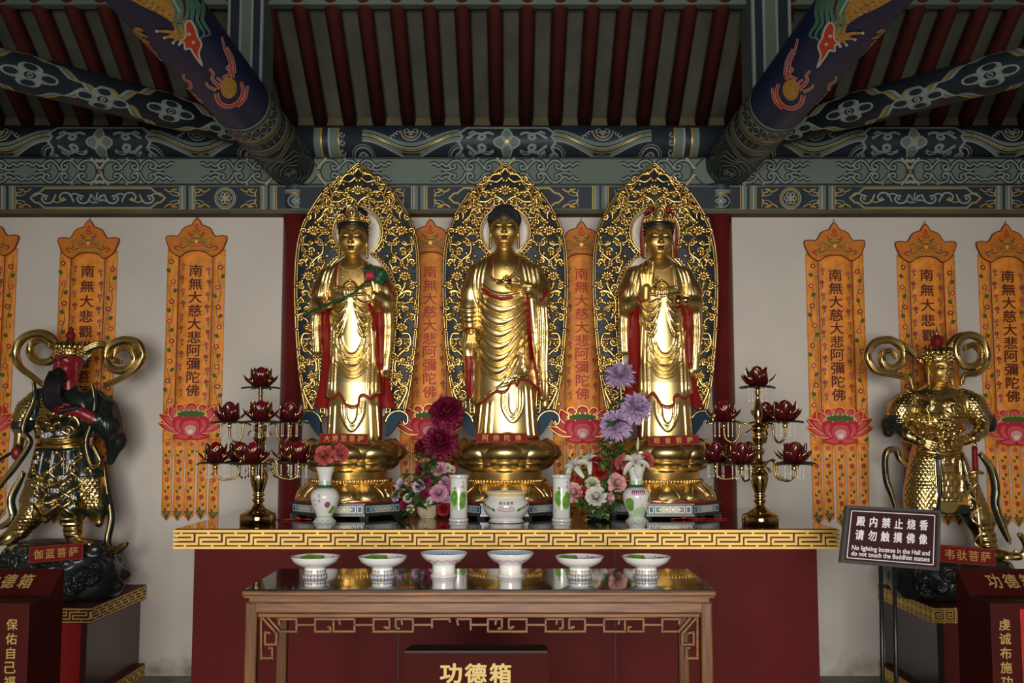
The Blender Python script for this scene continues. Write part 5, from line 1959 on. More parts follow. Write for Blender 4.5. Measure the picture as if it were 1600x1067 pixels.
 if kind == 'lotus':
  g = Sculpt((-58, -52, 184), (-18, -14, 224), 0.42)
  open_hand(g, (-42, -30, 203), (.72, -.45, .32), (-.3, .1, .9), (.3, .8, .3), 24, (.9, .95, 1.0, 1.0))
  a = g.skin()
  g = Sculpt((10, -58, 204), (54, -16, 260), 0.42)
  open_hand(g, (33, -30, 222), (-.35, -.35, .9), (-.9, -.2, -.2), (-.2, -.8, .1), 26, (.5, .7, .8, .8))
  b = g.skin()
 else:
  g = Sculpt((-54, -62, 203), (8, -14, 294), 0.45)
  open_hand(g, (-25, -35, 230), (.03, -.12, 1), (1, 0, 0), (0, -1, -.1), 47, (.1, .35, .8, .75))
  g.cap((-34, -27, 214), (-25, -33, 232), 7.6, 6.2, 3)
  a = g.skin()
  g = Sculpt((8, -58, 192), (54, -16, 236), 0.42)
  open_hand(g, (36, -30, 212), (-.95, -.25, .05), (.1, -.5, .8), (0, -.6, .7), 26, (.6, .6, .7, .7))
  b = g.skin()
 k1 = len(body[1])

 def both(c, n):
  m = np.ones(len(c), int)
  x, y, z = c[:k1, 0], c[:k1, 1], c[:k1, 2]
  ny = n[:k1, 1]
  b_ = np.zeros(k1, int)
  fr = y < 3
  chest = in_poly(x, z, [(-15, 290), (-21, 270), (-22, 236), (22, 236), (21, 270), (15, 290)]) & fr
  b_[chest] = 1
  b_[(z > 276) & (np.abs(x) < 14) & fr] = 1
  # red lining of the mantle beside the skirt
  back = (y > -13 - 0 * x) & (z < 200) & (ny < 0.35) & (np.abs(x - 4) > 33)
  sleeve = (((x < -47) & (z > 128)) | ((x > 46) & (z > 100))) & (np.abs(x) > 46)
  b_[back & ~sleeve] = 2
  red = near_line(x, z, [(p, q - 2.2) for p, q in hem if -34 < p < 44], 1.4) & fr & (y < -8)
  red |= near_line(x, z, [(-22, 284), (-23, 236)], 1.5) & fr
  red |= near_line(x, z, smooth2([(-34, 220), (-36, 196), (-36, 176)], 3), 3.0) & fr
  red |= near_line(x, z, smooth2([(30, 208), (36, 190), (36, 172)], 3), 3.0) & fr
  red |= near_line(x, z, [(-62, 226), (-50, 240)], 1.6) & fr
  red |= near_line(x, z, [(66, 226), (54, 240)], 1.6) & fr
  b_[red] = 2
  m[:k1] = b_
  m[k1:] = face_color(c[k1:, 0], c[k1:, 1], c[k1:, 2], 0, 316, m[k1:])
  return m
 return sculpt_mesh('bodhisattva_figure', [body, head, a, b], [M['gold'], M['gold_skin'], M['red_robe'], M['lip'], M['eye_line']], TC, both)

# ---------------------------------------------------------------- mandorla with gold scrollwork
HALO_OUT = [(0, 448), (8, 442), (18, 432), (34, 420), (52, 406), (66, 388), (78, 368), (88, 348), (95, 322), (98.5, 292), (99.5, 250), (98, 205), (94, 150), (89, 105), (84, 74), (78, 46)]

def halo_inner():
 """Right half of the opening, from the bottom up: body bay, then the ring round the head."""
 body = [(50, 40), (52, 80), (54, 120), (57, 160), (60, 200), (60, 235), (55, 258), (45, 278), (33, 292)]
 a0 = math.atan2(298 - 335, 24)
 ring = [(42 * math.cos(a0 + (PI / 2 - a0) * i / 16), 335 + 42 * math.sin(a0 + (PI / 2 - a0) * i / 16)) for i in range(17)]
 return smooth2(body, 5) + ring

def build_halo(root):
 yb = 42.0
 out = smooth2(HALO_OUT, 5)
 inn = halo_inner()
 mb = MB()
 # plate: strip between the opening and the outline
 n = 90

 def eq(pts, n):
  p = np.array(pts)
  d = np.concatenate([[0], np.cumsum(np.hypot(*np.diff(p, axis=0).T))])
  t = np.linspace(0, d[-1], n)
  return np.stack([np.interp(t, d, p[:, 0]), np.interp(t, d, p[:, 1])], 1)
 oo, ii = eq(out[::-1], n), eq(inn, n)
 for sx in (-1, 1):
  def fn(u, v):
   i = v * (n - 1)
   a, b = ii[int(round(i))], oo[int(round(i))]
   p = a + (b - a) * u
   return (sx * p[0], yb - 2.2 * math.sin(PI * u), p[1])
  mb.grid(fn, 8, n, 0, TC, flip=sx < 0, thick=0)
  mb.grid(lambda u, v: (fn(u, v)[0], yb + 9, fn(u, v)[2]), 2, n, 0, TC, flip=sx > 0)
 mb.build('halo_plate', M['navy'], root)
 mb = MB()
 poly = [(p[0], p[1]) for p in inn] + [(-p[0], p[1]) for p in inn[::-1]]
 mb.prism([(a * 0.999, b) for a, b in poly], yb + 4, yb + 8, 0, TC)
 mb.build('halo_field', M['halo_white'], root)
 mb = MB()
 pts = [(p[0], yb + 1, p[1]) for p in out]
 pts = pts + [(-p[0], p[1], p[2]) for p in pts[::-1][0:]][0:]
 rim = [(p[0], yb + 2, p[1]) for p in out[::-1]] + [(-p[0], yb + 2, p[1]) for p in out[1:]]
 mb.tube(rim, 1.9, 10, 0, TC, flat=2.4)
 rim2 = [(p[0] * .965, yb - 1, p[1] * .985 + 3) for p in out[::-1]] + [(-p[0] * .965, yb - 1, p[1] * .985 + 3) for p in out[1:]]
 mb.tube(rim2, 0.8, 8, 0, TC)
 mb.build('halo_rim', M['gold_scroll'], root)
 mb = MB()
 ip = eq(inn, 64)
 for sx in (-1, 1):
  mb.tube([(sx * (p[0] - 1.6), yb - 1, p[1]) for p in ip], 1.9, 8, 0, TC)
  mb.tube([(sx * (p[0] + 4.6) if p[1] < 300 else sx * p[0] * 1.11, yb - 1, p[1] if p[1] < 300 else 335 + (p[1] - 335) * 1.11) for p in ip], 1.2, 6, 0, TC)
  for p in ip:
   q = (p[0] + 1.8, p[1]) if p[1] < 298 else (p[0] * 1.05, 335 + (p[1] - 335) * 1.05)
   mb.ball((sx * q[0], yb - 2.5, q[1]), 2.7, 7, 0, TC)
 rg = [(36.5 * math.cos(2 * PI * i / 48), yb + 2.5, 335 + 36.5 * math.sin(2 * PI * i / 48)) for i in range(48)]
 mb.tube(rg, 1.3, 7, 0, TC, closed=True)
 mb.build('beaded_border', M['gold_bright'], root)

 # scrolls: the right half is drawn once and mirrored
 mb = MB()
 rnd = random.Random(11)

 def both(pts, r, flat=1.0):
  for sx in (-1, 1):
   mb.tube([(sx * p[0], yb - 3.0 + (p[2] if len(p) > 2 else 0), p[1]) for p in pts], r, 6, 0, TC, flat=flat)

 def vine(pts, r0=2.0, r1=1.1, n=5):
  r0, r1 = r0 * 1.45, r1 * 1.4
  pp = smooth2(pts, n)
  both(pp, [r0 + (r1 - r0) * i / (len(pp) - 1) for i in range(len(pp))])

 def curl(cx, cz, R, a0, turn, r=1.8):
  pts = spiral(cx, cz, R, R * .16, a0, a0 + turn, 20)
  both(pts, [r * (1 - .5 * i / 20) for i in range(21)])
  for sx in (-1, 1):
   mb.ball((sx * pts[-1][0], yb - 4.5, pts[-1][1]), r * 1.5, 7, 0, TC)

 def leaf(x, z, a, L, w=3.0):
  for sx in (-1, 1):
   pts = [(sx * (x + L * t * math.cos(a + .5 * t)), yb - 3.4 - 1.5 * math.sin(PI * t), z + L * t * math.sin(a + .5 * t)) for t in [i / 6 for i in range(7)]]
   mb.tube(pts, [.5, w * .7, w, w * .95, w * .7, w * .4, .3], 7, 0, TC, flat=.55)

 def blossom(x, z, R, mirror=True):
  for sx in ((-1, 1) if mirror else (1,)):
   for i in range(7):
    a = -0.3 + i * (PI + .6) / 6
    pts = [(sx * (x + R * t * math.cos(a)), yb - 4 - 3.5 * math.sin(PI * t * .8), z - R * .15 + R * t * math.sin(a) * (1.0 if i in (0, 6) else .85)) for t in (0, .3, .6, .85, 1.05)]
    mb.tube(pts, [R * .10, R * .17, R * .2, R * .13, R * .03], 7, 0, TC, flat=.7)
   for i in range(5):
    a = PI + .35 + i * (PI - .7) / 4
    pts = [(sx * (x + R * .7 * t * math.cos(a)), yb - 3.5 - 2.5 * math.sin(PI * t), z - R * .2 + R * .7 * t * math.sin(a)) for t in (0, .5, 1)]
    mb.tube(pts, [R * .12, R * .16, R * .04], 7, 0, TC, flat=.7)
   mb.ball((sx * x, yb - 7, z - R * .12), R * .27, 9, 0, TC)

 fl = [(72, 182, 12), (77, 264, 12.5), (71, 338, 13), (68, 104, 10.5)]
 for x, z, R in fl:
  blossom(x, z, R)
 blossom(0, 404, 14, False)
 # main stem weaving between the blossoms
 vine([(66, 50), (76, 66), (82, 84), (70, 92), (62, 118), (70, 138), (86, 152), (84, 170), (72, 170)], 2.4, 1.8)
 vine([(72, 194), (64, 210), (66, 228), (80, 240), (90, 236)], 2.3, 1.3)
 vine([(66, 228), (78, 250), (77, 254)], 2.0, 1.5)
 vine([(77, 276), (68, 290), (56, 300), (56, 318), (66, 326)], 2.3, 1.4)
 vine([(70, 288), (84, 300), (88, 318), (82, 330)], 2.0, 1.2)
 vine([(66, 352), (56, 362), (54, 380), (60, 392)], 2.3, 1.4)
 vine([(56, 366), (44, 378), (42, 396), (48, 410)], 2.2, 1.3)
 vine([(42, 384), (30, 384), (16, 392), (4, 386), (0, 378)], 2.0, 1.3)
 vine([(0, 440), (8, 430), (20, 428), (32, 414), (44, 412)], 2.6, 1.2)
 vine([(4, 424), (14, 416), (26, 418), (34, 406)], 2.0, 1.0)
 for cx, cz, R, a0, tn in ((68, 72, 9, 1.2, 6.5), (84, 116, 7.5, -1.5, 6.5), (60, 134, 7, 3.0, -6.5), (88, 134, 6, 4.2, 6), (66, 156, 8, 1.5, -6.5), (88, 196, 7, 2.0, -6.5), (68, 216, 7.5, -1.0, 6.5), (88, 222, 7, -1, 6.5),
                              (66, 244, 6.5, 3, -6.5), (90, 248, 5.5, 1, 6), (62, 272, 7.5, .5, 6.5), (88, 284, 7, 2.6, -6.5), (72, 304, 7.5, -1.2, 6.5), (58, 288, 6, 2, -6), (58, 336, 7, 1, 6.5), (86, 336, 6.5, -1, 6.5),
                              (50, 350, 7, 3.6, -6.5), (80, 358, 6, 2, 6), (66, 372, 7.5, -2, 6.5), (46, 368, 6.5, .6, 6.5), (52, 394, 7, 2.6, -6.5), (34, 396, 7, -.6, 6.5), (24, 384, 6.5, 3.2, -6.5),
                              (14, 402, 5.5, 0, 6), (32, 420, 5, 2, -5), (12, 386, 5, 1.4, 6), (58, 160, 5, 0, 6), (80, 92, 5.5, 3, 6), (60, 92, 6, .8, -6), (76, 126, 5, 5, -6), (78, 210, 5, 0, 6), (76, 318, 5, 3, 6)):
  curl(cx, cz, R, a0, tn, 2.3)
 wmax = lambda q: q[0] > 1 and q[0] < np.interp(q[1], oo[:, 1], oo[:, 0]) - 2
 used = [(x, z, R * 1.1) for x, z, R in fl] + [(0, 404, 15)]
 for i in range(120):
  t = rnd.uniform(0.03, 0.985)
  a = ii[int(t * (n - 1))]
  b = oo[int(t * (n - 1))]
  u = rnd.uniform(.2, .86)
  x, z = a[0] + (b[0] - a[0]) * u, a[1] + (b[1] - a[1]) * u
  if x < 3 or any(math.hypot(x - p, z - q) < r + 4.2 for p, q, r in used):
   continue
  R = rnd.uniform(4.6, 6.4)
  if u > .72 or u < .3:
   R = min(R, 5.0)
  used.append((x, z, R))
  a0 = rnd.uniform(0, 6.28)
  sg = rnd.choice((-1, 1))
  curl(x, z, R, a0, sg * 5.6, 2.0)
  dx, dz = math.cos(a0), math.sin(a0)
  tail = [(x + R * dx, z + R * dz), (x + R * dx + sg * dz * 5 + dx * 1, z + R * dz - sg * dx * 5 + dz), (x + R * dx * 1.9 + sg * dz * 9, z + R * dz * 1.9 - sg * dx * 9)]
  if all(wmax(q) for q in tail):
   vine(tail, 1.5, .9, 4)
 for i in range(84):
  t = (i + .5) / 84
  a = ii[int(t * (n - 1))]
  b = oo[int(t * (n - 1))]
  u = (0.2, 0.82, 0.5, 0.66, .35)[i % 5]
  leaf(a[0] + (b[0] - a[0]) * u, a[1] + (b[1] - a[1]) * u, rnd.uniform(0, 6.28), rnd.uniform(8, 12), 2.7)
 mb.build('scrollwork', M['gold_scroll'], root)
 # winged brackets at the foot of the halo
 fin = [(50, 8), (52, 23), (53.4, 37.6), (62, 45), (73.7, 46.4), (82.5, 40.5), (84, 32), (81, 27), (78, 34), (72, 33), (68, 26), (58, 12)]
 fs = smooth2(fin, 4, True)
 for sx in (-1, 1):
  mb = MB().prism([(sx * a, b) for a, b in fs], 24, 38, 0, TC)
  f = mb.build('foot_bracket', M['navy_plain'], root)
  e = smooth2([(50, 30), (53.4, 38.6), (62, 46), (73.7, 47.4), (83.5, 41.5), (85, 32), (81, 26.5), (77.5, 33)], 4)
  MB().tube([(sx * a, 24, b) for a, b in e], 1.7, 8, 0, TC).build('gold_edge', M['gold_bright'], f)

# ---------------------------------------------------------------- lotus throne and painted platform
def build_throne(root):
 prof = [(54, -42), (64, -34), (70, -22), (69, -12), (62, -9), (40, -8)]
 R = lambda z: float(np.interp(z, [-42, -34, -24, -14, -6, 3], [54, 65, 74, 76.5, 75, 70]))

 def petal(mb, a0, half, z0, z1, bulge, lean, n=11):
  def fn(u, v):
   w = half * (math.sin(PI * (.22 + .28 * v / .36)) if v < .36 else math.sqrt(max(0, 1 - ((v - .36) / .645) ** 2)))
   a = a0 + (2 * u - 1) * w
   z = z0 + (z1 - z0) * v
   c = (1 - (2 * u - 1) ** 2)
   r = R(max(-42, min(3, z))) + bulge * (c ** .6) * math.sin(PI * min(.96, .1 + v * .85)) + lean * v * v
   return (r * math.sin(a), -r * math.cos(a), z)
  mb.grid(fn, n, n, 0, TC, thick=0.004)
  e = [fn(0, v / 10) for v in range(11)] + [fn(1, 1 - v / 10) for v in range(11)]
  mb.tube(e, 0.9, 6, 0, TC)
 mb = MB()
 mb.lathe([(r * .985, z) for r, z in prof] + [(0, -6)], n=64, T=TC)
 for i in range(8):
  petal(mb, 2 * PI * (i + .5) / 8, 0.385, -32, 4.5, 5.5, 0)
 for i in range(8):
  petal(mb, 2 * PI * i / 8, 0.425, -35, 2.0, 11, 0)
 mb.lathe([(0, -6), (52, -6), (53, 1), (0, 2)], n=48, T=TC)
 mb.build('upper_petals', M['gold_throne'], root)
 mb = MB()
 R0 = R

 def low_petal(a0, half, z0, z1, b, r0):
  def fn(u, v):
   w = half * math.sqrt(max(0.0, 1 - (2 * v - 1) ** 2)) + .01
   a = a0 + (2 * u - 1) * w
   z = z0 + (z1 - z0) * v
   r = r0 + (z - z0) * .55 + b * (1 - (2 * u - 1) ** 2) ** .7 * math.sin(PI * v) ** .6
   return (r * math.sin(a), -r * math.cos(a), z)
  mb.grid(fn, 10, 10, 0, TC, thick=0.003)
 for i in range(8):
  low_petal(2 * PI * (i + .5) / 8, .30, -45, -26, 7, 56)
  low_petal(2 * PI * i / 8, .36, -43, -23, 9.5, 60)
 mb.build('under_petals', M['gold_throne'], root)
 MB().lathe([(50, -40), (55, -43), (57, -46), (57, -54), (60, -56), (60, -60), (50, -62)], n=64, T=TC).build('waist', M['gold'], root)
 mb = MB()
 for i in range(72):
  a = 2 * PI * i / 72
  mb.ball((61.5 * math.sin(a), -61.5 * math.cos(a), -58), 2.5, 8, 0, TC)
 mb.build('bead_ring', M['gold_bright'], root)
 mb = MB()
 mb.lathe([(58, -60), (64, -64), (72, -74), (80, -84), (82, -88), (70, -89)], n=64, T=TC)

 def fall(a0, half):
  def fn(u, v):
   w = half * (0.35 + .65 * math.sin(PI * (.15 + .62 * v))) * (1 if v < .8 else math.sqrt(max(0, 1 - ((v - .8) / .205) ** 2)))
   a = a0 + (2 * u - 1) * w
   c = (1 - (2 * u - 1) ** 2) ** .6
   z = -60 - 27 * v + 2 * c
   r = 59 + 23 * v + 6.5 * c * math.sin(PI * min(.93, v * .95 + .03))
   return (r * math.sin(a), -r * math.cos(a), z)
  mb.grid(fn, 11, 11, 0, TC, flip=True, thick=0.003)
  mb.tube([fn(0, v / 10) for v in range(11)] + [fn(1, 1 - v / 10) for v in range(11)], 1.0, 6, 0, TC)
  for sx in (-1, 1):
   mb.tube([(q[0], q[1], q[2]) for q in [fn(.5 + sx * (.12 + .22 * t), .25 + .6 * t) for t in [j / 8 for j in range(9)]]], 1.1, 6, 0, TC)
 for i in range(10):
  fall(2 * PI * i / 10, .315)
 mb.build('lower_petals', M['gold_throne'], root)
 MB().lathe([(80, -89.5), (84, -87.5), (80, -86)], n=64, T=TC).build('red_rim', M['red_robe'], root)
 # octagonal platform
 ZF = -FIG_Z0 / KC + 0.15
 Rp = 92
 mb = MB()
 oc = lambda r: [(r * math.sin(2 * PI * (i + .5) / 8), -r * math.cos(2 * PI * (i + .5) / 8)) for i in range(8)]
 for r, z0, z1 in ((Rp, -91, -88.5), (Rp * .955, -104, -91), (Rp * 1.0, -107, -104)):
  mb.prism(oc(r), z0, z1, 0, TC, 'xy')
 for i in range(8):
  a = 2 * PI * (i + .5) / 8
  mb.box((-6, -4, ZF), (6, 4, -106), 0, TC @ Matrix.Rotation(a, 4, 'Z') @ Matrix.Translation((0, -Rp * .93, 0)))
 pf = mb.build('platform', M['platform_dark'], root)
 k = Ink(None, [], L=1e9)
 ap = Rp * .955 * math.cos(PI / 8)
 hw = Rp * .955 * math.sin(PI / 8)
 for i in range(8):
  R_ = TC @ Matrix.Rotation(2 * PI * i / 8, 4, 'Z')
  k.Mp = lambda u, v, h: tuple(R_ @ Vector((u, -ap - h / KC, v)))
  b = lambda a, z0, c, z1, m, l: k.fill([(a, z0), (c, z0), (c, z1), (a, z1)], m, l)
  b(-hw + 2, -103, hw - 2, -92, 'plaque_blue', 1)
  for sx in (-1, 1):
   x0, x1 = sorted((sx * (hw - 3), sx * (hw - 10)))
   b(x0, -102.4, x1, -92.6, 'plaque_cream', 2)
   b(x0 + .9, -101.4, x1 - .9, -93.6, 'plaque_blue', 3)
  b(-hw + 12, -102.4, hw - 12, -92.6, 'plaque_cream', 2)
  b(-hw + 13, -101.4, hw - 13, -93.6, 'plaque_blue2', 3)
  for q in (-1, 0, 1):
   k.stroke([(q * 9 + 5.5 * math.cos(t * PI / 8), -97.5 + 2.6 * math.sin(t * PI / 8)) for t in range(16)], 1.1, 'plaque_cream', 4, closed=True)
   k.dot(q * 9, -97.5, 1.3, 'plaque_cream', 4, 8)
  k.stroke([(-17, -97.5), (17, -97.5)], .8, 'plaque_cream', 4)
 k.build('painted_panel', pf)

M['lotus_pink'] = mat('lotus_pink_paint', (0.45, 0.03, 0.05), 0.35)
M['platform_dark'] = mat('dark_platform_paint', (0.022, 0.026, 0.026), 0.3)
M['plaque_blue'] = mat('platform_blue', (0.025, 0.085, 0.16), 0.4)
M['plaque_blue2'] = mat('platform_grey_blue', (0.10, 0.19, 0.28), 0.4)
M['plaque_cream'] = mat('platform_cream_gold', (0.66, 0.56, 0.34), 0.4, 0.2)

def crown_parts(ribbon):
 """Hair cap, headband and plated crown of a bodhisattva."""
 hair = MB()
 hair.ball((0, 3, 336), 22.8, 26, 0, None, (1, 1.12, .92))
 hair.ball((0, 5, 354), 15, 20, 0, None, (1.15, 1, .85))
 for sx in (-1, 1):
  hair.ball((sx * 9, -4, 356), 9.5, 14)
 for sx in (-1, 1):
  hair.tube([(sx * 20.5, -8, 338), (sx * 21.6, -3, 330), (sx * 21, 4, 318)], [3.6, 3.2, 2], 8)
  hair.ball((sx * 15, 2, 356), 7, 10)
 hair.tube([(24 * math.sin(a), 3 - 26.6 * math.cos(a), 333.5 + 2 * math.cos(a * 2)) for a in [-1.5 + i * .2 for i in range(16)]], 2.2, 8)
 cr = MB()
 band = [(24 * math.sin(a), 2 - 27.2 * math.cos(a), 340) for a in [-1.9 + i * .127 for i in range(31)]]
 cr.tube(band, 1.9, 8, 0, TC)
 cr.tube([(x, y, z + 4.5) for x, y, z in band], 1.0, 6, 0, TC)
 for x, y, z in band[::2]:
  cr.ball((x * 1.03, y * 1.03, z + 2.3), 1.7, 7, 0, TC)

 def plate(a, h, w, z0):
  def fn(u, v):
   ww = w * math.sqrt(max(0, 1 - abs(2 * v - .75) ** 2.2 * .62)) * (1 if v < .8 else 1 - (v - .8) * 4.2)
   aa = a + (2 * u - 1) * ww / 26
   return (25.5 * math.sin(aa), 2 - (26 - 3 * v) * math.cos(aa) - .8 * math.sin(PI * u), z0 + h * v)
  cr.grid(fn, 9, 11, 0, TC, thick=-0.006)
  cr.tube([fn(0, j / 10) for j in range(11)] + [fn(1, 1 - j / 10) for j in range(11)], .9, 6, 0, TC)
  x, y, z = fn(.5, .45)
  cr.ball((x, y - 1.5, z), w * .34, 9, 0, TC, (.8, .6, 1.4))
  cr.tube([(x + w * .55 * math.cos(t), y - 1.3, z + w * .8 * math.sin(t)) for t in [2 * PI * j / 16 for j in range(16)]], .7, 6, 0, TC, closed=True)
 plate(0, 26, 9.5, 341)
 for sx in (-1, 1):
  plate(sx * .60, 11, 6, 341)
  plate(sx * 1.05, 8, 5, 341)
  cr.ball((sx * 24, -3, 340), 3.2, 9, 0, TC)
  for j in range(3):
   cr.ball((sx * 24.4, -4, 334 - j * 4.5), 1.8 - j * .2, 7, 0, TC)
 rb = None
 if ribbon:
  rb = MB()
  for sx in (-1, 1):
   rb.tube(smooth2([(sx * 14, -14, 364), (sx * 19, -12, 356), (sx * 24, -6, 344), (sx * 27.5, -3, 322), (sx * 27, -4, 298), (sx * 25, -6, 284)], 4), 2.0, 8, 0, TC, flat=.5)
   rb.ball((sx * 14, -12, 360), 4.5, 9, 0, TC, (1, .7, 1.3))
 return hair, cr, rb

def front_of(me):
 """Clay depth of the foremost surface of a figure at (x, z)."""
 from mathutils.bvhtree import BVHTree
 n = len(me.vertices)
 v = np.empty(n * 3, np.float32)
 me.vertices.foreach_get('co', v)
 v = v.reshape(-1, 3)
 t = BVHTree.FromPolygons([tuple(p) for p in v.tolist()], [tuple(p.vertices) for p in me.polygons])

 def f(x, z, dflt=-30.0):
  q = TC @ Vector((x, -90, z))
  h = t.ray_cast(q, Vector((0, 1, 0)))
  return (TC.inverted() @ h[0]).y if h[0] else dflt
 return f

def necklace(root, yf):
 mb = MB()
 for i in range(23):
  x = -17 + 34 * i / 22
  z = 270 - 8 * (1 - (x / 17) ** 2)
  mb.ball((x, yf(x, z) - .6, z), 1.1, 7, 0, TC)
 for x, n in ((-12, 4), (0, 5), (12, 4)):
  z = 270 - 8 * (1 - (x / 17) ** 2)
  for j in range(n):
   mb.ball((x, yf(x, z - 2.6 - j * 2.4) - .5, z - 2.6 - j * 2.4), .9, 7, 0, TC)
  zz_ = z - 4 - n * 2.4
  mb.ball((x, yf(x, zz_) - .8, zz_), 2.0, 9, 0, TC, (.8, .7, 1.35))
 mb.build('necklace', M['gold_bright'], root)

def place(name, px, label, cat='statue', group='standing gold figures on lotus thrones'):
 x = (px - 800) / 1600 * FIG_D / 0.997
 return empty(name, (x, FIG_D, ALT_Z), label, cat, group)

r1 = place('buddha_statue', 789, 'central standing gold Buddha with tight black curls and pendant right hand, before its halo')
me, hair = buddha_parts()
fig = obj_from('figure', me, r1)
hm = MB()
hm.add([TC @ Vector(p) for p in hair.v], hair.f)
h_ = hm.build('hair', M['hair'], r1)
MB().ball((-1, -15.5, 357), 3.4, 10, 0, TC, (1.3, .7, .8)).build('hair_jewel', M['red_plaque'], h_)
ff = front_of(me)
k = Ink(lambda u, v, h: tuple(TC @ Vector((u, ff(u, v) - .25 - h / KC, v))), [], L=99)
k.text('卍', 3, 266, 9, 'gold_bright', 1, .02)
k.build('chest_emblem', r1)
mb = MB()
for x, z, r in ((-2, 243, 3.0), (3, 245, 3.4), (8, 243, 3.0), (3, 249.5, 2.8), (-1, 247.5, 2.2), (7.5, 247.5, 2.2)):
 mb.ball((x, -47, z), r, 9, 0, TC)
mb.tube([(-13, -42, 240), (-4, -46, 240.5), (10, -48, 240.5)], [1.5, 3.4, 4.2], 9, 0, TC, flat=.8)
mb.build('held_treasure', M['gold_dark'], r1)
build_halo(r1)
build_throne(r1)
index_kids()
shared = [c for c in KIDS[r1.name] if c.name.split('.')[0] in ('halo_plate', 'halo_field', 'halo_rim', 'beaded_border', 'scrollwork', 'foot_bracket', 'upper_petals', 'under_petals', 'waist', 'bead_ring', 'lower_petals', 'red_rim', 'platform')]

for kind, px, lab in (('lotus', 550, 'left standing gold bodhisattva with crown, holding a long-stemmed lotus across the body'),
                      ('raised', 1031, 'right standing gold bodhisattva with red-ribboned crown, right hand raised open')):
 r2 = place('bodhisattva_statue', px, lab)
 for c in shared:
  copy_tree(c, r2)
 bm_ = bodhisattva_parts(kind)
 obj_from('figure', bm_, r2)
 hair, cr, rb = crown_parts(kind == 'raised')
 hm = MB()
 hm.add([TC @ Vector(p) for p in hair.v], hair.f)
 hm.build('hair', M['hair'], r2)
 cr.build('crown', M['gold_bright'], r2)
 if rb:
  rb.build('crown_ribbon', M['red_robe'], r2)
 necklace(r2, front_of(bm_))
 if kind == 'lotus':
  st = smooth2([(-70, -36, 190), (-50, -40, 200), (-20, -46, 211), (6, -46, 223), (22, -42, 238), (31, -38, 248)], 5)
  so = MB().tube(st, 1.9, 8, 0, TC).build('lotus_stem', M['dark_green'], r2)
  mb = MB()
  for i in range(8):
   a = 2 * PI * i / 8
   mb.tube([(32, -40, 244), (32 + 5 * math.cos(a), -42 + 5 * math.sin(a), 249), (32 + 4 * math.cos(a), -42 + 4 * math.sin(a), 256), (32 + 1.5 * math.cos(a), -42, 259)], [1.5, 3, 2.4, .4], 8, 0, TC)
  mb.build('lotus_bud', M['lotus_pink'], so)
  mb = MB()
  for cx, cz, R, tilt in ((46, 250, 13, .4), (30, 260, 9, -.5)):
   mb.grid(lambda u, v: (cx + R * u * math.cos(2 * PI * v), -40 + 3 * u * u * math.cos(2 * PI * v * 3) + tilt * 6 * u * math.cos(2 * PI * v), cz + R * .85 * u * math.sin(2 * PI * v)), 6, 25, 0, TC, thick=.004)
  mb.build('lotus_leaf', M['dark_green'], so)
 else:
  mb = MB()
  mb.lathe([(3, 0), (6, 3), (7, 8), (4, 12), (2.5, 16), (3.5, 19)], (22, -44, 206), 16, 0, TC)
  mb.ball((34, -42, 214), 6, 10, 0, TC, (1.2, .8, .9))
  mb.build('held_vessel', M['gold_dark'], r2)

# ---------------------------------------------------------------- red name plaques leaning on the thrones
def name_plaque(text, cpx, cpy, d, wpx, hpx, roll, lean, label, skew=0.0):
 p = P(cpx, cpy, d)
 s_ = d / 1600
 w, h = wpx * s_, hpx * s_
 o = empty('name_plaque', p, label, 'plaque', 'red name plaques of the statues')
 o.rotation_euler = (lean, roll, skew)
 MB().box((-w / 2, 0, -h / 2), (w / 2, 0.008, h / 2), 0, None, 0.0015).build('board', M['red_plaque'], o)
 k = Ink(lambda u, v, q: (u, -q, v), [], L=9)
 e = 0.0022
 for a, b, c, dd in ((-1, -1, 1, -1), (1, -1, 1, 1), (1, 1, -1, 1), (-1, 1, -1, -1)):
  k.stroke([(a * (w / 2 - .004), b * (h / 2 - .004)), (c * (w / 2 - .004), dd * (h / 2 - .004))], e, 'plaque_edge', 1)
 n = len(text)
 for i, ch in enumerate(text):
  k.text(ch, (i - (n - 1) / 2) * w * .86 / n, 0, min(h * .62, w * .8 / n), 'plaque_script', 2, .012)
 k.build('lettering', o)

M['plaque_edge'] = mat('orange_plaque_edge', (0.30, 0.06, 0.02), 0.5, spec=.15)
name_plaque('大势至菩萨', 537, 685, 5.045, 76, 16, 0.02, -.28, 'red plaque with five gold characters at the foot of the left bodhisattva')
name_plaque('阿弥陀佛', 784, 684, 5.045, 79, 16, 0, -.28, 'red plaque with four gold characters at the foot of the central Buddha')
name_plaque('观音菩萨', 1052, 688, 5.045, 80, 16, -0.03, -.28, 'red plaque with four gold characters at the foot of the right bodhisattva')

# ================================================================ the two guardian statues on the side plinths
M['robe_green'] = mat('dark_green_black_paint', (0.010, 0.016, 0.013), 0.28, spec=0.6, var=0.3, vscale=30)
M['gold_old'] = mat('antique_gold', (0.60, 0.44, 0.17), 0.26, 1.0, var=0.12, vscale=40)
M['red_face'] = mat('red_face_paint', (0.22, 0.010, 0.014), 0.35)
M['beard'] = mat('black_beard_paint', (0.008, 0.007, 0.008), 0.4)
M['silver'] = mat('silver_cloud_paint', (0.52, 0.52, 0.52), 0.35, 0.7)
M['rock'] = mat('black_rock_paint', (0.014, 0.018, 0.018), 0.30, spec=0.6, var=0.3, vscale=12, bump=0.2, bscale=14)
GD = 5.46
PLZ = 0.503
KG = (P(800, 520, GD).z - P(800, 870, GD).z) / 350.0

def guard_frame(px0, y0):
 x = (px0 - 800) / 1600 * GD / 1.005
 z0 = P(px0, y0, GD).z - PLZ
 return x, Matrix.Translation((0, 0, z0)) @ Matrix.Scale(KG, 4), z0 / KG

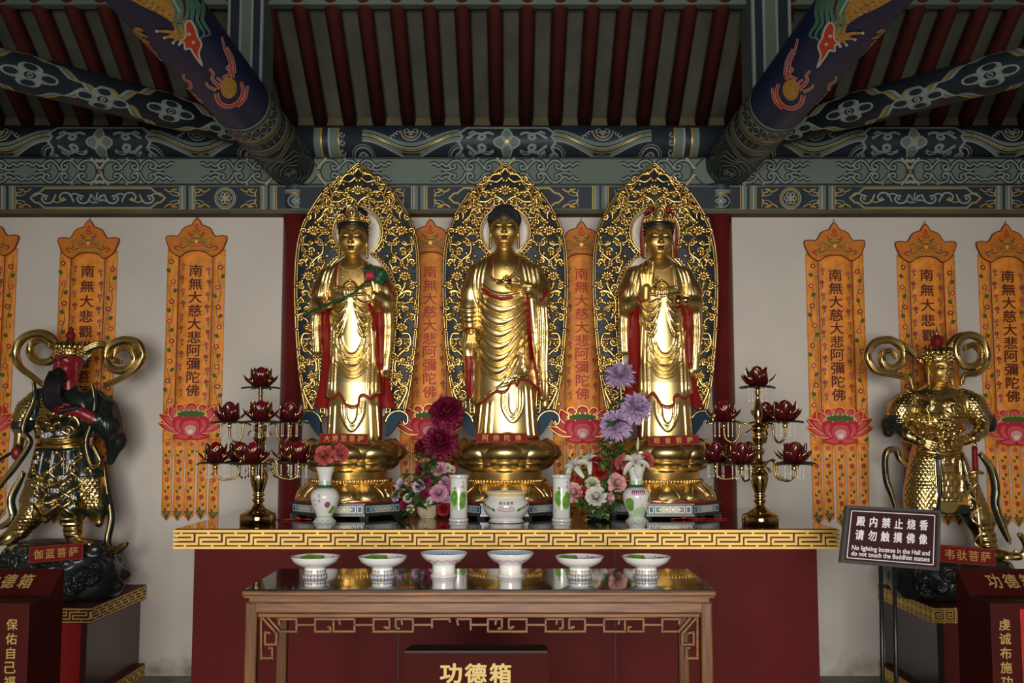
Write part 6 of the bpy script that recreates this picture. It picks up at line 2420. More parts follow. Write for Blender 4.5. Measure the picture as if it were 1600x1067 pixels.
def scale_bumps(p, amp, box):
 def fn(x, y, z):
  v = z / (p * .72)
  row = np.floor(v)
  u = (x + .35 * y * np.sign(x)) / p + .5 * (row % 2)
  a = u - np.floor(u) - .5
  b = v - row - .35
  return .62 * amp * np.sqrt(np.clip(1 - 3.2 * (a * a + (b * .8) ** 2), 0, 1))
 return box[0], box[1], fn

def turn(pts, ang, c):
 ca, sa = math.cos(ang), math.sin(ang)
 q = pts - np.array(c)
 return np.stack([q[:, 0] * ca - q[:, 1] * sa, q[:, 0] * sa + q[:, 1] * ca, q[:, 2]], 1) + np.array(c)

def ribbon(root, name, pts, r, T, mats, flat=0.45, n=7, ridge=True):
 """A flying scarf: flattened band with a raised gold cord on its face."""
 pp = smooth2(pts, n)
 m = len(pp)
 rs = [r * (0.45 + 0.55 * min(1, 5 * min(i, m - 1 - i) / m)) for i in range(m)]
 mb = MB().tube(pp, rs, 12, 0, T, flat=1.15)
 if ridge:
  for o in (-.5, .1, .62):
   mb.tube([(p[0], p[1] - r * .95, p[2] + o * r * .9) for p in pp], r * .26, 6, 1, T)
 return mb.build(name, mats, root)

ROCK = {}
X_OF = lambda r: r.location.x

def rock_base(root, T, zb, x0, x1, z1, seed, d0=-66, d1=62):
 rnd = random.Random(seed)
 s = Sculpt((x0 - 26, d0 - 14, zb - 1), (x1 + 26, d1 + 14, z1 + 20), 1.5)
 cx = (x0 + x1) / 2
 w = (x1 - x0) / 2
 s.loft([(zb, cx, -2, w * .90, 52), (zb + 8, cx, -2, w * .94, 56), (zb + 30, cx, -2, w * .98, 56), (zb + 52, cx, 0, w * .90, 50), (z1 - 6, cx, 0, w * .72, 40), (z1, cx, 0, w * .5, 30)], 6, 2.5)
 for i in range(44):
  a = rnd.uniform(0, 2 * PI)
  z = rnd.uniform(zb + 14, z1 - 8)
  q = .92 - .3 * max(0, (z - zb - 30) / (z1 - zb))
  s.ell((cx + w * q * math.cos(a), 54 * q * math.sin(a), z), (rnd.uniform(9, 18), 10, rnd.uniform(6, 12)), 4)
 for i in range(20):
  sx_, sz_ = cx + rnd.uniform(-.7, .7) * w, rnd.uniform(zb + 16, z1 - 16)
  s.press(spiral(sx_, sz_, rnd.uniform(9, 16), 2.5, rnd.uniform(0, 6), rnd.choice((-1, 1)) * 9, 26), 4.2, 2.0, ylim=0)
 s.f[:, :, 0] = 5
 f = s.f
 zi = (s.lo[2] + s.step * np.arange(s.n[2]))[None, None, :]
 s.f = np.maximum(f, (zb - zi)).astype(np.float32)
 rme = sculpt_mesh('rock_base', [s.skin()], [M['rock']], T)
 obj_from('rock_base', rme, root)
 ROCK[root.name] = (front_of_T(rme, T), T, X_OF(root))

# ---------------------------------------------------------------- the red-faced general at the left
def general():
 X0, T, zs = guard_frame(102, 850)
 root = empty('guardian_statue', (X0, GD, PLZ), 'red-faced bearded guardian statue in dark robe with gold dragons, on the left plinth', 'statue', 'guardian statues')
 zb = -zs
 s = Sculpt((-100, -62, 0), (100, 50, 252), 1.0)
 # torso and long coat, feet apart
 s.loft([(58, 0, 8, 50, 22), (70, 0, 6, 54, 28), (110, 0, 2, 53, 32), (146, -1, 2, 46, 30), (158, -2, 2, 42, 29), (168, -2, 2, 44, 29), (190, -3, 2, 48, 29), (212, -3, 2, 48, 26), (228, -2, 2, 40, 22), (240, 0, 2, 22, 16), (248, 2, 2, 14, 13)], 4, 2.2)
 s.ell((-2, -22, 172), (32, 18, 22), 8)
 s.chain([(-30, -4, 80), (-44, -10, 46), (-62, -12, 22), (-74, -16, 12)], [24, 18, 13, 11], 8)
 s.chain([(-74, -16, 10), (-88, -30, 3), (-96, -36, 2)], [11, 9, 6], 4, sq=(1, 1.1))
 s.chain([(26, -4, 80), (22, -10, 48), (22, -8, 22), (26, -10, 8)], [24, 18, 14, 12], 8)
 s.chain([(26, -10, 6), (40, -24, 2), (56, -30, 3)], [11, 9.5, 6], 4)
 # coat skirts: split panels that swing out below the knees
 s.chain([(-34, 4, 96), (-46, 2, 66), (-40, -6, 44)], [24, 20, 9], 8, sq=(1, .9))
 s.chain([(-10, -12, 84), (-6, -22, 60), (-14, -26, 40)], [18, 14, 6], 8)
 s.chain([(14, -14, 84), (22, -22, 58), (12, -26, 38)], [18, 15, 6], 8)
 s.chain([(40, 2, 96), (54, 2, 62), (58, -2, 34)], [24, 19, 8], 8, sq=(1, .9))
 # right arm hangs out to the sword, left hand strokes the beard
 s.chain([(-42, 0, 226), (-58, -2, 206), (-66, -8, 184)], [17, 18, 16], 7)
 s.chain([(-66, -10, 182), (-66, -16, 152)], [9, 7.5], 4)
 s.ell((-66, -20, 142), (8.5, 9, 12), 3)
 s.chain([(42, 0, 226), (62, 0, 206), (70, -10, 184), (58, -26, 192)], [17, 19, 20, 14], 8)
 s.chain([(70, 0, 190), (78, 4, 160), (70, 6, 128)], [18, 15, 6], 8, sq=(1, .8))
 s.chain([(52, -30, 196), (34, -40, 206), (18, -42, 208)], [11, 8, 7], 4)
 s.pattern(*scale_bumps(8, 2.6, ((-76, -62, 190), (-44, 0, 236))))
 s.pattern(*scale_bumps(8, 2.6, ((-34, -62, 192), (-8, 0, 240))))
 s.pattern(*scale_bumps(8, 2.6, ((-56, -62, 10), (-34, 20, 100))))
 s.pattern(*scale_bumps(8, 2.6, ((34, -62, 56), (62, 20, 104))))
 for pts in (((-44, 154), (0, 148), (42, 154)), ((-44, 166), (0, 160), (42, 166))):
  s.press(smooth2(pts, 6), 3.2, 2.2, ylim=6)
 for x in (-24, -8, 10, 24):
  s.press(smooth2([(x, 148), (x * 1.2, 110), (x * 1.35, 60)], 5), 2.2, 3.0, ylim=4)
 for pts in (((-40, 120), (-10, 92), (30, 116)), ((-44, 96), (-10, 66), (36, 92)), ((-40, 76), (-14, 48), (10, 62), (36, 44))):
  s.press(smooth2(pts, 6), 2.8, 2.6, ylim=4)
 for q in range(4):
  s.press(smooth2([(60 + q * 5, 214), (72 + q * 4, 186), (74, 140)], 5), 2.0, 2.2, ylim=8)
  s.press([(-76, 24 + q * 6), (-50, 28 + q * 5)], 1.6, 1.6, ylim=4)
  s.press([(8, 16 + q * 8), (38, 16 + q * 8)], 1.6, 1.6, ylim=4)
 body = s.skin()
 h = Sculpt((-34, -44, 232), (34, 34, 320), .6)
 face(h, 0, 283, -2, .95)
 h.cap((0, 2, 236), (0, 0, 262), 14, 13, 3)
 for q in (-1, 1):
  h.press(smooth2([(q * 3, 288), (q * 8, 293), (q * 18, 300)], 5), 1.8, 1.6, ylim=-8)
 hp, hq = h.skin()
 hp = turn(hp, -.42, (0, 0, 0)) * np.array([.82, .82, .86]) + np.array([3, -4, 37])
 g = Sculpt((-2, -62, 186), (48, -22, 232), .6)
 open_hand(g, (30, -43, 208), (-1, -.1, -.1), (.0, -.3, 1), (.0, -1, -.2), 32, (.7, .8, .9, .9))
 b2 = g.skin()
 k1, k2 = len(body[1]), len(hq)

 def color(c, n):
  m = np.zeros(len(c), int)
  x, y, z = c[:k1, 0], c[:k1, 1], c[:k1, 2]
  b = np.zeros(k1, int)
  gold = in_poly(x, z, [(-80, 238), (-46, 238), (-46, 190), (-80, 190)]) & (y < 6)
  gold |= in_poly(x, z, [(-36, 244), (-8, 244), (-8, 190), (-36, 190)]) & (y < 0)
  gold |= (np.abs(z - 157) < 8) & (np.abs(x) < 46)
  gold |= in_poly(x, z, [(-60, 104), (-32, 104), (-36, 10), (-62, 20)])
  gold |= in_poly(x, z, [(36, 104), (66, 104), (64, 54), (38, 54)])
  gold |= (z < 44)
  gold |= (z < 62) & (np.sin(x * .22 + z * .3) > .1) & (y < 0)
  gold |= (x < -54) & (z < 178) & (z > 150)
  for pts in (((-40, 120), (-10, 92), (30, 116)), ((-44, 96), (-10, 66), (36, 92)), ((-40, 76), (-14, 48), (10, 62), (36, 44))):
   gold |= near_line(x, z, smooth2(pts, 6), 3.0) & (y < 0)
  gold |= (z < 96) & (z > 34) & (near_line(x, z, [(-62, 60), (-40, 36), (-14, 34), (4, 52), (14, 32), (36, 44), (58, 28)], 5)) & (y < 4)
  b[gold] = 1
  b[(x < -54) & (z < 150) & (z > 128)] = 2
  b[near_line(x, z, [(52, 196), (34, 206), (18, 208)], 9) & (y < -32)] = 2
  m[:k1] = b
  m[k1:] = 2
  fx, fz = c[k1:k1 + k2, 0], c[k1:k1 + k2, 2]
  return m
 me = sculpt_mesh('general_figure', [body, (hp, hq), b2], [M['robe_green'], M['gold_old'], M['red_face']], T, color)
 obj_from('figure', me, root)
 ff = front_of_T(me, T)
 # beard falls and sweeps toward the stroking hand
 mb = MB()
 for i in range(13):
  q = i / 12
  x0 = -12 + 20 * q
  mb.tube(smooth2([(x0 * .8 - 4, -30 + 4 * abs(q - .5), 266), (x0 - 4, -37, 250), (x0 - 5 + 2 * q, -41, 228), (x0 + 4 + 6 * q, -43, 212 + 4 * q), (x0 + 24 + 8 * q, -46, 205 + 5 * q)], 5), [4.2, 4.6, 4.6, 4.4, 4.2, 4] * 3 + [4.0, 3.2, 2.4] if False else 4.4, 8, 0, T)
 mb.ball((-4, -24, 262), 12, 14, 0, T)
 for q in (-1, 1):
  mb.tube(smooth2([(-5 + q * 2, -32, 268), (-5 + q * 9, -30, 264), (-5 + q * 13, -26, 252)], 4), [2.2] * 5 + [1.5] * 4, 7, 0, T)
 mb.build('beard', M['beard'], root)
 mb = MB()
 for q in (-1, 1):
  mb.tube([(-5 + q * 3 + 0, -29.5, 284.5), (-5 + q * 8, -29, 288), (-5 + q * 14, -24, 291)], [1.2, 1.6, .6], 6, 0, T)
 mb.build('eyebrow', M['beard'], root)
 # helmet
 mb = MB()
 mb.lathe([(22, 292), (23, 296), (22.5, 303), (19, 311), (12, 318), (5, 321), (0, 322)], (2, 0, 0), 28, 0, T)
 for j in range(3):
  for i in range(20):
   a = 2 * PI * i / 20
   mb.ball((2 + 23.4 * math.cos(a), 23.4 * math.sin(a), 294 + j * 5 + (i % 2) * 2), 2.6 - .3 * j, 7, 0, T)
 for i in range(7):
  a = -PI / 2 + (i - 3) * .36
  mb.tube([(2 + 23 * math.cos(a), 23 * math.sin(a), 302), (2 + 22 * math.cos(a), 22 * math.sin(a), 311), (2 + 17 * math.cos(a), 17 * math.sin(a), 317)], [3.6, 3, .6], 7, 0, T)
 hl = mb.build('helmet', M['gold_old'], root)
 mb = MB()
 mb.ball((2, 0, 326), 7.5, 12, 0, T)
 mb.ball((2, 0, 334), 4.2, 10, 0, T, (1, 1, 1.5))
 mb.build('red_knob', M['red_plaque'], hl)
 mb = MB()
 mb.grid(lambda u, v: (25 + 14 * v + 3 * math.sin(PI * u), -6 - 3 * math.sin(PI * v), 284 + 10 * v + 12 * (u - .5) * (1 - v) + 4 * v), 7, 8, 0, T, thick=.006)
 mb.build('silver_wing', M['silver'], hl)
 # belt mask, dragons and clouds laid on the robe
 mb = MB()
 on = lambda pts, dy=-.5: [(x, ff(x, z) + dy, z) for x, z in pts]
 for q in (-1, 1):
  mb.tube(on(smooth2([(-4, 182), (-4 + q * 14, 198), (-4 + q * 28, 196), (-4 + q * 34, 182), (-4 + q * 26, 170), (-4 + q * 14, 176)], 6)), 3.4, 8, 0, T)
  mb.ball((-4 + q * 10, ff(-4 + q * 10, 186) - 3, 188), 4.4, 9, 0, T)
  mb.tube(on(spiral(-4 + q * 22, 176, 8, 2, 0, q * 8, 18), -1.5), 2.0, 7, 0, T)
 mb.ball((-4, ff(-4, 180) - 4, 180), 7, 10, 0, T, (1, .8, .7))
 drg = [[(x0 + a_ * math.sin(t * 1.05 + ph), z0 - t * dz) for t in [i * .35 for i in range(nn)]] for x0, z0, a_, ph, dz, nn in
           ((0, 142, 9, 0, 6.4, 20), (-20, 112, 8, 2, 6.0, 26), (28, 140, 7, 1, 6.4, 20), (18, 98, 9, 3, 6, 22), (-36, 142, 5, .5, 6.4, 16), (44, 118, 5, 0, 6, 26))]
 for pp in drg:
  pp = [(x, z) for x, z in pp if ff(x, z, 99) < 60]
  m_ = len(pp)
  mb.tube(on(pp, -.8), [2.6 * (1 - .6 * i / m_) + .5 for i in range(m_)], 7, 0, T, flat=.7)
  mb.ball((pp[0][0], ff(*pp[0]) - 2, pp[0][1]), 4.6, 9, 0, T, (1.1, .7, .9))
  for i in range(2, m_ - 2, 3):
   a = pp[i]
   sd = 1 if i % 2 else -1
   mb.tube(on([a, (a[0] + sd * 5, a[1] + 2), (a[0] + sd * 8, a[1] - 2)], -.8), [1.3, 1.1, .4], 6, 0, T)
 for x, z in ((-14, 130), (14, 122), (36, 100), (-30, 88), (0, 66), (30, 70), (-8, 98)):
  mb.tube(on(spiral(x, z, 5.5, 1.4, x, x + 7, 16), -.6), 1.3, 6, 0, T)
 mb.build('gold_dragons', M['gold_old'], root)
 mb = MB()
 for x, z in ((-32, 128), (22, 128), (-10, 204 - 34), (8, 172), (-16, 168), (-32, 70), (2, 84), (28, 74), (-24, 92), (10, 104)):
  mb = MB()
  for i in range(5):
   a = i * 1.26
   mb.ball((x + 4 * math.cos(a), ff(x, z) - .6, z + 2.2 * math.sin(a)), 3.0, 8, 0, T, (1.3, .5, .75))
  mb.build('silver_cloud', M['silver'], root)
 # flying scarves
 q = lambda pts, y=10: [(cx / 3.556 - 102, y, 850 - 480 - cy / 3.556) for cx, cy in pts]
 gm = [M['gold_old'], M['gold_old']]
 for pts in ([(225, 440), (150, 385), (75, 330), (45, 250), (85, 170), (180, 138), (260, 175), (290, 235), (250, 295), (180, 300), (130, 255), (140, 200), (200, 180), (245, 215)],
    [(560, 440), (650, 400), (735, 335), (768, 262), (735, 195), (660, 178), (585, 210), (557, 280), (600, 342), (675, 345), (722, 290), (690, 225), (625, 235), (610, 290), (655, 305)]):
  ribbon(root, 'scarf_loop', q(pts), 6.6, T, gm)
 dm = [M['robe_green'], M['gold_old']]
 ribbon(root, 'scarf_end', [(-16, 4, 304), (-30, 10, 310), (-46, 12, 322)], 6.0, T, dm)
 ribbon(root, 'scarf_end', [(22, 4, 302), (40, 10, 312), (58, 12, 312)], 6.0, T, dm)
 ribbon(root, 'scarf_tail', q([(210, 420), (215, 520), (170, 640), (165, 700), (200, 760), (130, 880), (70, 960), (0, 1060)], -22), 5.0, T, dm)
 ribbon(root, 'scarf_tail', q([(540, 430), (560, 520), (550, 640), (520, 760), (560, 880), (605, 860), (560, 770)], -28), 4.4, T, dm)
 ribbon(root, 'scarf_tail', [(60, 8, 120), (68, 4, 80), (76, 2, 40), (72, 0, 4), (84, -4, -10), (100, -8, -2), (106, -8, 4)], 5.6, T, dm)
 ribbon(root, 'scarf_tail', [(-66, 8, 110), (-84, 6, 70), (-80, 6, 40), (-100, 4, 24)], 6.0, T, dm)
 # sword held low
 mb = MB()
 mb.tube([(-58, -24, 150), (-76, -26, 139)], 2.4, 8, 0, T)
 mb.tube([(-76, -26, 139), (-108, -30, 118), (-150, -34, 90)], [2.6, 2.2, .8], 6, 0, T, flat=.4)
 mb.build('sword', M['robe_green'], root)
 rock_base(root, T, zb, -108, 100, 6, 4)
 return root

def front_of_T(me, T):
 from mathutils.bvhtree import BVHTree
 n = len(me.vertices)
 v = np.empty(n * 3, np.float32)
 me.vertices.foreach_get('co', v)
 v = v.reshape(-1, 3)
 t = BVHTree.FromPolygons([tuple(p) for p in v.tolist()], [tuple(p.vertices) for p in me.polygons])
 Ti = T.inverted()

 def f(x, z, dflt=-20.0):
  h = t.ray_cast(T @ Vector((x, -120, z)), Vector((0, 1, 0)))
  return (Ti @ h[0]).y if h[0] else dflt
 return f

# ---------------------------------------------------------------- the armoured guardian at the right
def armoured():
 X0, T, zs = guard_frame(1466, 872)
 root = empty('guardian_statue', (X0, GD, PLZ), 'armoured all-gold guardian statue resting hands at the belt above a sword, on the right plinth', 'statue', 'guardian statues')
 zb = -zs
 Q = lambda cx, cy: (1340 + cx / 3.442 - 1466, 872 - 490 - cy / 3.442)
 s = Sculpt((-90, -62, 0), (112, 50, 276), 1.0)
 s.loft([(70, 2, 4, 56, 30), (100, 0, 4, 54, 32), (140, -1, 3, 46, 31), (168, -2, 2, 38, 28), (186, -2, 2, 34, 27), (204, -2, 1, 42, 30), (226, -2, 1, 47, 30), (246, -2, 2, 45, 26), (258, -2, 2, 38, 22), (268, 0, 2, 20, 16), (274, 2, 2, 13, 13)], 4, 2.2)
 # legs astride
 s.chain([(-26, 0, 100), (-34, -8, 60), (-40, -4, 26), (-42, -8, 8)], [26, 18, 14, 12], 8)
 s.chain([(-42, -8, 6), (-54, -24, 2), (-66, -32, 3)], [11, 9, 6], 4)
 s.chain([(36, 0, 100), (54, -8, 64), (66, -4, 30), (70, -8, 10)], [26, 19, 14, 12], 8)
 s.chain([(70, -8, 8), (88, -24, 4), (104, -30, 6)], [11, 9, 6], 4)
 # shoulder armour, sleeves, forearms to the belt
 s.chain([(-42, 2, 248), (-56, 0, 232), (-62, -2, 214)], [16, 19, 17], 6)
 s.chain([(42, 2, 248), (56, 0, 236), (66, -2, 220)], [16, 19, 17], 6)
 s.chain([(-62, 4, 212), (-74, 6, 208), (-76, 6, 196)], [14, 12, 9], 5)
 s.chain([(68, 4, 216), (82, 6, 212), (86, 6, 204)], [13, 12, 9], 5)
 s.chain([(-66, -6, 206), (-56, -22, 190), (-42, -32, 180)], [12, 10, 8], 4)
 s.chain([(68, -6, 212), (58, -22, 196), (40, -34, 186)], [12, 10, 8], 4)
 s.ell((-20, -20, 230), (19, 14, 15), 5)
 s.ell((16, -20, 230), (19, 14, 15), 5)
 s.ell((-2, -26, 196), (22, 14, 16), 5)
 for b in (((-80, -62, 212), (-44, 10, 258)), ((44, -62, 216), (84, 10, 262)), ((-38, -62, 208), (36, -8, 222)), ((-60, -62, 78), (-18, 0, 158)), ((34, -62, 78), (76, 0, 158))):
  s.pattern(*scale_bumps(7, 2.4, b))
 s.pattern(*scale_bumps(5, 1.2, ((-38, -62, 236), (36, -8, 256))))
 s.pattern(*scale_bumps(13, 2.0, ((-8, -62, 90), (22, -8, 132))))
 for q in (-1, 1):
  s.press(smooth2([(-2 + q * 4, 206), (-2 + q * 12, 208), (-2 + q * 18, 203)], 4), 3.0, 1.8, ylim=0)
  s.ell((-2 + q * 9, -40, 200), (4.2, 3.4, 3), 1)
  s.press(spiral(-2 + q * 27, 198, 7, 2, 0, q * 7, 18), 2.2, 1.6, ylim=0)
  s.press(spiral(8 + q * 8, 150, 6, 2, 0, q * 7, 18), 2.0, 1.6, ylim=0)
 s.ell((-2, -43, 193), (5, 5, 5), 2)
 s.press(smooth2([(-16, 186), (-8, 182), (-2, 184), (4, 182), (12, 186)], 4), 3.2, 2.2, ylim=0)
 s.press([(-2, 176), (-2, 166)], 3, 3, ylim=0)
 for pts in (((-40, 256), (-20, 244), (0, 240), (20, 244), (38, 256)), ((-40, 226), (-18, 220), (-2, 226), (14, 220), (36, 226)), ((-38, 210), (-2, 200), (34, 210)), ((-38, 172), (0, 166), (36, 172)), ((-38, 162), (0, 156), (38, 162))):
  s.press(smooth2(pts, 6), 3.0, 1.8, ylim=0)
 for pts in (((-14, 160), (-14, 120), (-18, 80)), ((-10, 160), (-8, 96)), ((24, 160), (24, 100)), ((30, 160), (36, 118), (52, 76)), ((-60, 80), (-36, 74), (-18, 80))):
  s.press(smooth2(pts, 6), 2.6, 1.8, ylim=0)
 for q in (-1, 1):
  s.press(spiral(-2 + q * 20, 232, 11, 3, 0, q * 7, 20), 2.2, 1.8, ylim=0)
  s.press(spiral(-2 + q * 18, 192, 9, 2, 0, -q * 7, 20), 2.4, 1.8, ylim=0)
  s.press(smooth2([(-2, 190), (-2 + q * 12, 182), (-2 + q * 16, 174)], 5), 2.6, 1.8, ylim=0)
 for i in range(4):
  s.press([(-64 + i * 5, 204 - i * 8), (-52 + i * 5, 212 - i * 8)], 1.6, 1.3, ylim=0)
  s.press([(70 - i * 6, 210 - i * 7), (58 - i * 6, 218 - i * 7)], 1.6, 1.3, ylim=0)
  s.press([(50, 20 + i * 9), (84, 20 + i * 9)], 2, 1.8, ylim=4)
  s.press([(-58, 20 + i * 9), (-26, 20 + i * 9)], 2, 1.8, ylim=4)
 body = s.skin()
 h = Sculpt((-34, -44, 232), (34, 34, 320), .6)
 face(h, 0, 283, -2, .95)
 h.cap((0, 2, 236), (0, 0, 262), 14, 13, 3)
 hp, hq = h.skin()
 colr = hp.copy()
 hp = turn(hp, .14, (0, 0, 0)) * np.array([.86, .86, .86]) + np.array([4, -4, 52])
 g = Sculpt((-64, -62, 150), (-2, -18, 196), .6)
 open_hand(g, (-42, -33, 182), (.92, -.2, -.42), (.3, -.2, .9), (.1, -1, 0), 34, (.3, .3, .35, .4))
 a = g.skin()
 g = Sculpt((0, -62, 160), (60, -18, 206), .6)
 open_hand(g, (38, -35, 184), (-1, -.2, -.12), (-.1, -.3, .95), (-.1, -1, 0), 34, (.3, .3, .35, .4))
 b = g.skin()
 k1, k2 = len(body[1]), len(hq)

 def color(c, n):
  m = np.zeros(len(c), int)
  x, y, z = c[:k1, 0], c[:k1, 1], c[:k1, 2]
  q = np.zeros(k1, int)
  q[((x < -66) | (x > 74)) & (z < 222) & (z > 186)] = 1
  q[(y > 12) & (z < 240)] = 1
  q[near_line(x, z, smooth2([(-13, 160), (-12, 120), (-14, 76)], 5), 3.4) & (y < 0)] = 1
  q[(z < 84) & (np.abs(x - 8) < 34) & (y > -26)] = 1
  q[near_line(x, z, smooth2([(27, 160), (31, 118), (46, 72)], 5), 3.0) & (y < 0)] = 1
  m[:k1] = q
  m[k1:k1 + k2] = 2
  return m
 me = sculpt_mesh('armoured_figure', [body, (hp, hq), a, b], [M['gold_old'], M['robe_green'], M['gold_skin']], T, color)
 obj_from('figure', me, root)
 mb = MB()
 ex, ey, ez = 4, -4, 52
 ca, sa = math.cos(.14), math.sin(.14)
 pt = lambda x, y, z: ((x * ca - y * sa) * .86 + ex, (x * sa + y * ca) * .86 + ey, z * .86 + ez)
 for q in (-1, 1):
  mb.tube([pt(q * 3.6, -25.2, 281.6), pt(q * 9, -26.4, 280.8), pt(q * 16, -21.5, 283)], .55, 6, 0, T)
  mb.tube([pt(q * 3, -26, 287), pt(q * 9, -25.8, 293), pt(q * 17, -20.5, 292)], .6, 6, 0, T)
 mb.build('eye_line', M['eye_line'], root)
 MB().ball(pt(0, -26.2, 264.6), 2.6, 10, 0, T @ Matrix.Identity(4), (1.7, .7, .7)).build('lips', M['lip'], root)
 mb = MB()
 mb.lathe([(21.5, 304), (23, 308), (22, 316), (18, 324), (10, 331), (0, 334)], (4, -2, 0), 28, 0, T)
 for j in range(3):
  for i in range(20):
   an = 2 * PI * i / 20
   mb.ball((4 + 23 * math.cos(an), -2 + 23 * math.sin(an), 306 + j * 6 + (i % 2) * 2), 2.8 - .3 * j, 7, 0, T)
 for i in range(7):
  an = -PI / 2 + (i - 3) * .4
  mb.tube([(4 + 22.6 * math.cos(an), -2 + 22.6 * math.sin(an), 314), (4 + 21 * math.cos(an), -2 + 21 * math.sin(an), 324), (4 + 15 * math.cos(an), -2 + 15 * math.sin(an), 330)], [3.8, 3, .6], 7, 0, T)
 hl = mb.build('helmet', M['gold_old'], root)
 mb = MB()
 mb.tube([(3, -2, 330), (3, -2, 342), (3, -2, 348)], [10, 8.5, 4], 14, 0, T)
 mb.build('red_tuft', M['red_plaque'], hl)
 MB().lathe([(3, 346), (2.4, 352), (1.2, 358), (0, 366)], (3, -2, 0), 12, 0, T).build('finial', M['gold_old'], hl)
 mb = MB()
 mb.grid(lambda u, v: (-17 - 12 * v - 2 * math.sin(PI * u), -4 - 3 * math.sin(PI * v), 300 + 10 * v + 14 * (u - .5) * (1 - v)), 7, 8, 0, T, thick=.006)
 mb.build('silver_wing', M['gold_old'], hl)
 q = lambda pts, y=10: [(*(lambda p: (p[0], y, p[1]))(Q(cx, cy)),) for cx, cy in pts]
 gm = [M['gold_old'], M['gold_old']]
 for pts in ([(315, 400), (290, 350), (200, 325), (110, 300), (75, 225), (120, 155), (205, 140), (270, 190), (270, 255), (215, 295), (160, 270), (160, 215), (205, 205), (235, 240)],
    [(585, 390), (600, 335), (680, 315), (730, 240), (712, 150), (640, 112), (570, 150), (565, 230), (620, 285), (690, 265), (700, 205), (655, 170), (605, 190)]):
  ribbon(root, 'scarf_loop', q(pts), 6.6, T, gm)
 dm = [M['robe_green'], M['gold_old']]
 ribbon(root, 'scarf_end', q([(350, 230), (290, 175), (215, 140)], 14), 6.2, T, dm)
 ribbon(root, 'scarf_end', q([(520, 190), (570, 130), (640, 108)], 14), 6.2, T, dm)
 ribbon(root, 'scarf_tail', q([(250, 825), (215, 790), (195, 740), (150, 745), (135, 800), (140, 900), (165, 980), (195, 1090)], -6), 5.0, T, dm)
 ribbon(root, 'scarf_tail', q([(660, 760), (720, 840), (740, 940), (735, 1040), (770, 1150), (800, 1230)], 4), 6.4, T, dm)
 ribbon(root, 'scarf_tail', [(112, 4, 10), (122, 0, 4), (130, -2, 16), (126, -2, 30), (118, -2, 38)], 5.2, T, gm)
 # sword point-down before the figure, a cord wound round it
 sx0, sz0 = Q(558, 720)
 mb = MB().lathe([(4.4, sz0 - 36), (4.6, sz0 - 30), (4.2, sz0 - 6), (4.4, sz0)], (sx0, -46, 0), 14, 0, T)
 sw = mb.build('sword_grip', M['red_plaque'], root)
 mb = MB().ball((sx0, -46, sz0 + 3), 4, 10, 0, T)
 mb.tube([(sx0 - 12, -46, sz0 - 40), (sx0, -46, sz0 - 37), (sx0 + 12, -46, sz0 - 40)], [2, 4, 2], 8, 0, T)
 mb.tube([(sx0, -46, sz0 - 38), (sx0 + 3, -47, sz0 - 120), (sx0 + 6, -48, -14)], [3.4, 3.0, 1.0], 8, 0, T, flat=.5)
 cord = [(sx0 - 8 + 7 * math.sin(t * 1.25) + t * .55, -50 - 2 * math.cos(t * 1.25), sz0 - 44 - t * 7.2) for t in [i * .5 for i in range(36)]]
 mb.tube(smooth2(cord, 3), 1.9, 7, 0, T)
 mb.build('sword_blade', M['gold_bright'], sw)
 rock_base(root, T, zb, -84, 112, 6, 9)
 return root

for fn, txt, px, py, w_, h_, roll, lab in ((general, '伽蓝菩萨', 87.5, 864, 84, 25, -0.075, 'small red plaque with four gold characters under the red-faced guardian'),
                                           (armoured, '韦驮菩萨', 1512, 868, 86, 27, 0.075, 'small red plaque with four gold characters under the armoured guardian')):
 g = fn()
 ff, T, gx = ROCK[g.name]
 p = P(px, py, 5.25)
 hh = h_ * 5.25 / 3200
 cl = T.inverted() @ Vector((p.x - gx, 0, p.z - hh - PLZ))
 dd = min(ff(cl.x + q, cl.z + r_, 0) for q in (-38, -18, 0, 18, 38) for r_ in (0, 4, 8, 14))
 dd = GD + KG * dd - 0.021
 name_plaque(txt, px, py, dd, w_, h_, roll, -.12, lab)

# ================================================================ embroidered prayer banners on the rear wall
M['satin'] = mat('orange_satin', (0.76, 0.255, 0.032), 0.48, var=0.18, vscale=22, bump=0.3, bscale=34, spec=.2)
M['satin_hood'] = mat('deep_orange_satin', (0.56, 0.17, 0.018), 0.5, var=0.1, vscale=22, bump=0.15, bscale=34, spec=.2)
M['trim_maroon'] = mat('maroon_trim', (0.13, 0.012, 0.012), 0.6)
M['thread_dark'] = mat('dark_maroon_thread', (0.085, 0.012, 0.010), 0.6)
M['thread_red'] = mat('red_thread', (0.42, 0.035, 0.014), 0.6)
M['thread_green'] = mat('green_thread', (0.045, 0.10, 0.02), 0.6)
M['thread_olive'] = mat('olive_thread', (0.16, 0.17, 0.035), 0.6)
M['thread_pink'] = mat('pink_thread', (0.40, 0.075, 0.075), 0.6)
M['embroidery_plum'] = mat('plum_thread', (0.24, 0.03, 0.035), 0.6)
M['tip_dark'] = mat('dark_tail_tip', (0.05, 0.045, 0.03), 0.7)
M['thread_gold'] = mat('gold_thread', (0.75, 0.50, 0.06), 0.4, 0.3)
M['thread_white'] = mat('pale_thread', (0.70, 0.58, 0.52), 0.6)
M['lotus_red'] = mat('lotus_red_thread', (0.48, 0.018, 0.035), 0.6, spec=.15)
M['lotus_mid'] = mat('lotus_rose_thread', (0.55, 0.085, 0.095), 0.6, spec=.15)
M['lotus_pale'] = mat('lotus_pale_thread', (0.66, 0.30, 0.29), 0.6, spec=.15)
BW = 0.172
BY = WALL - 0.004

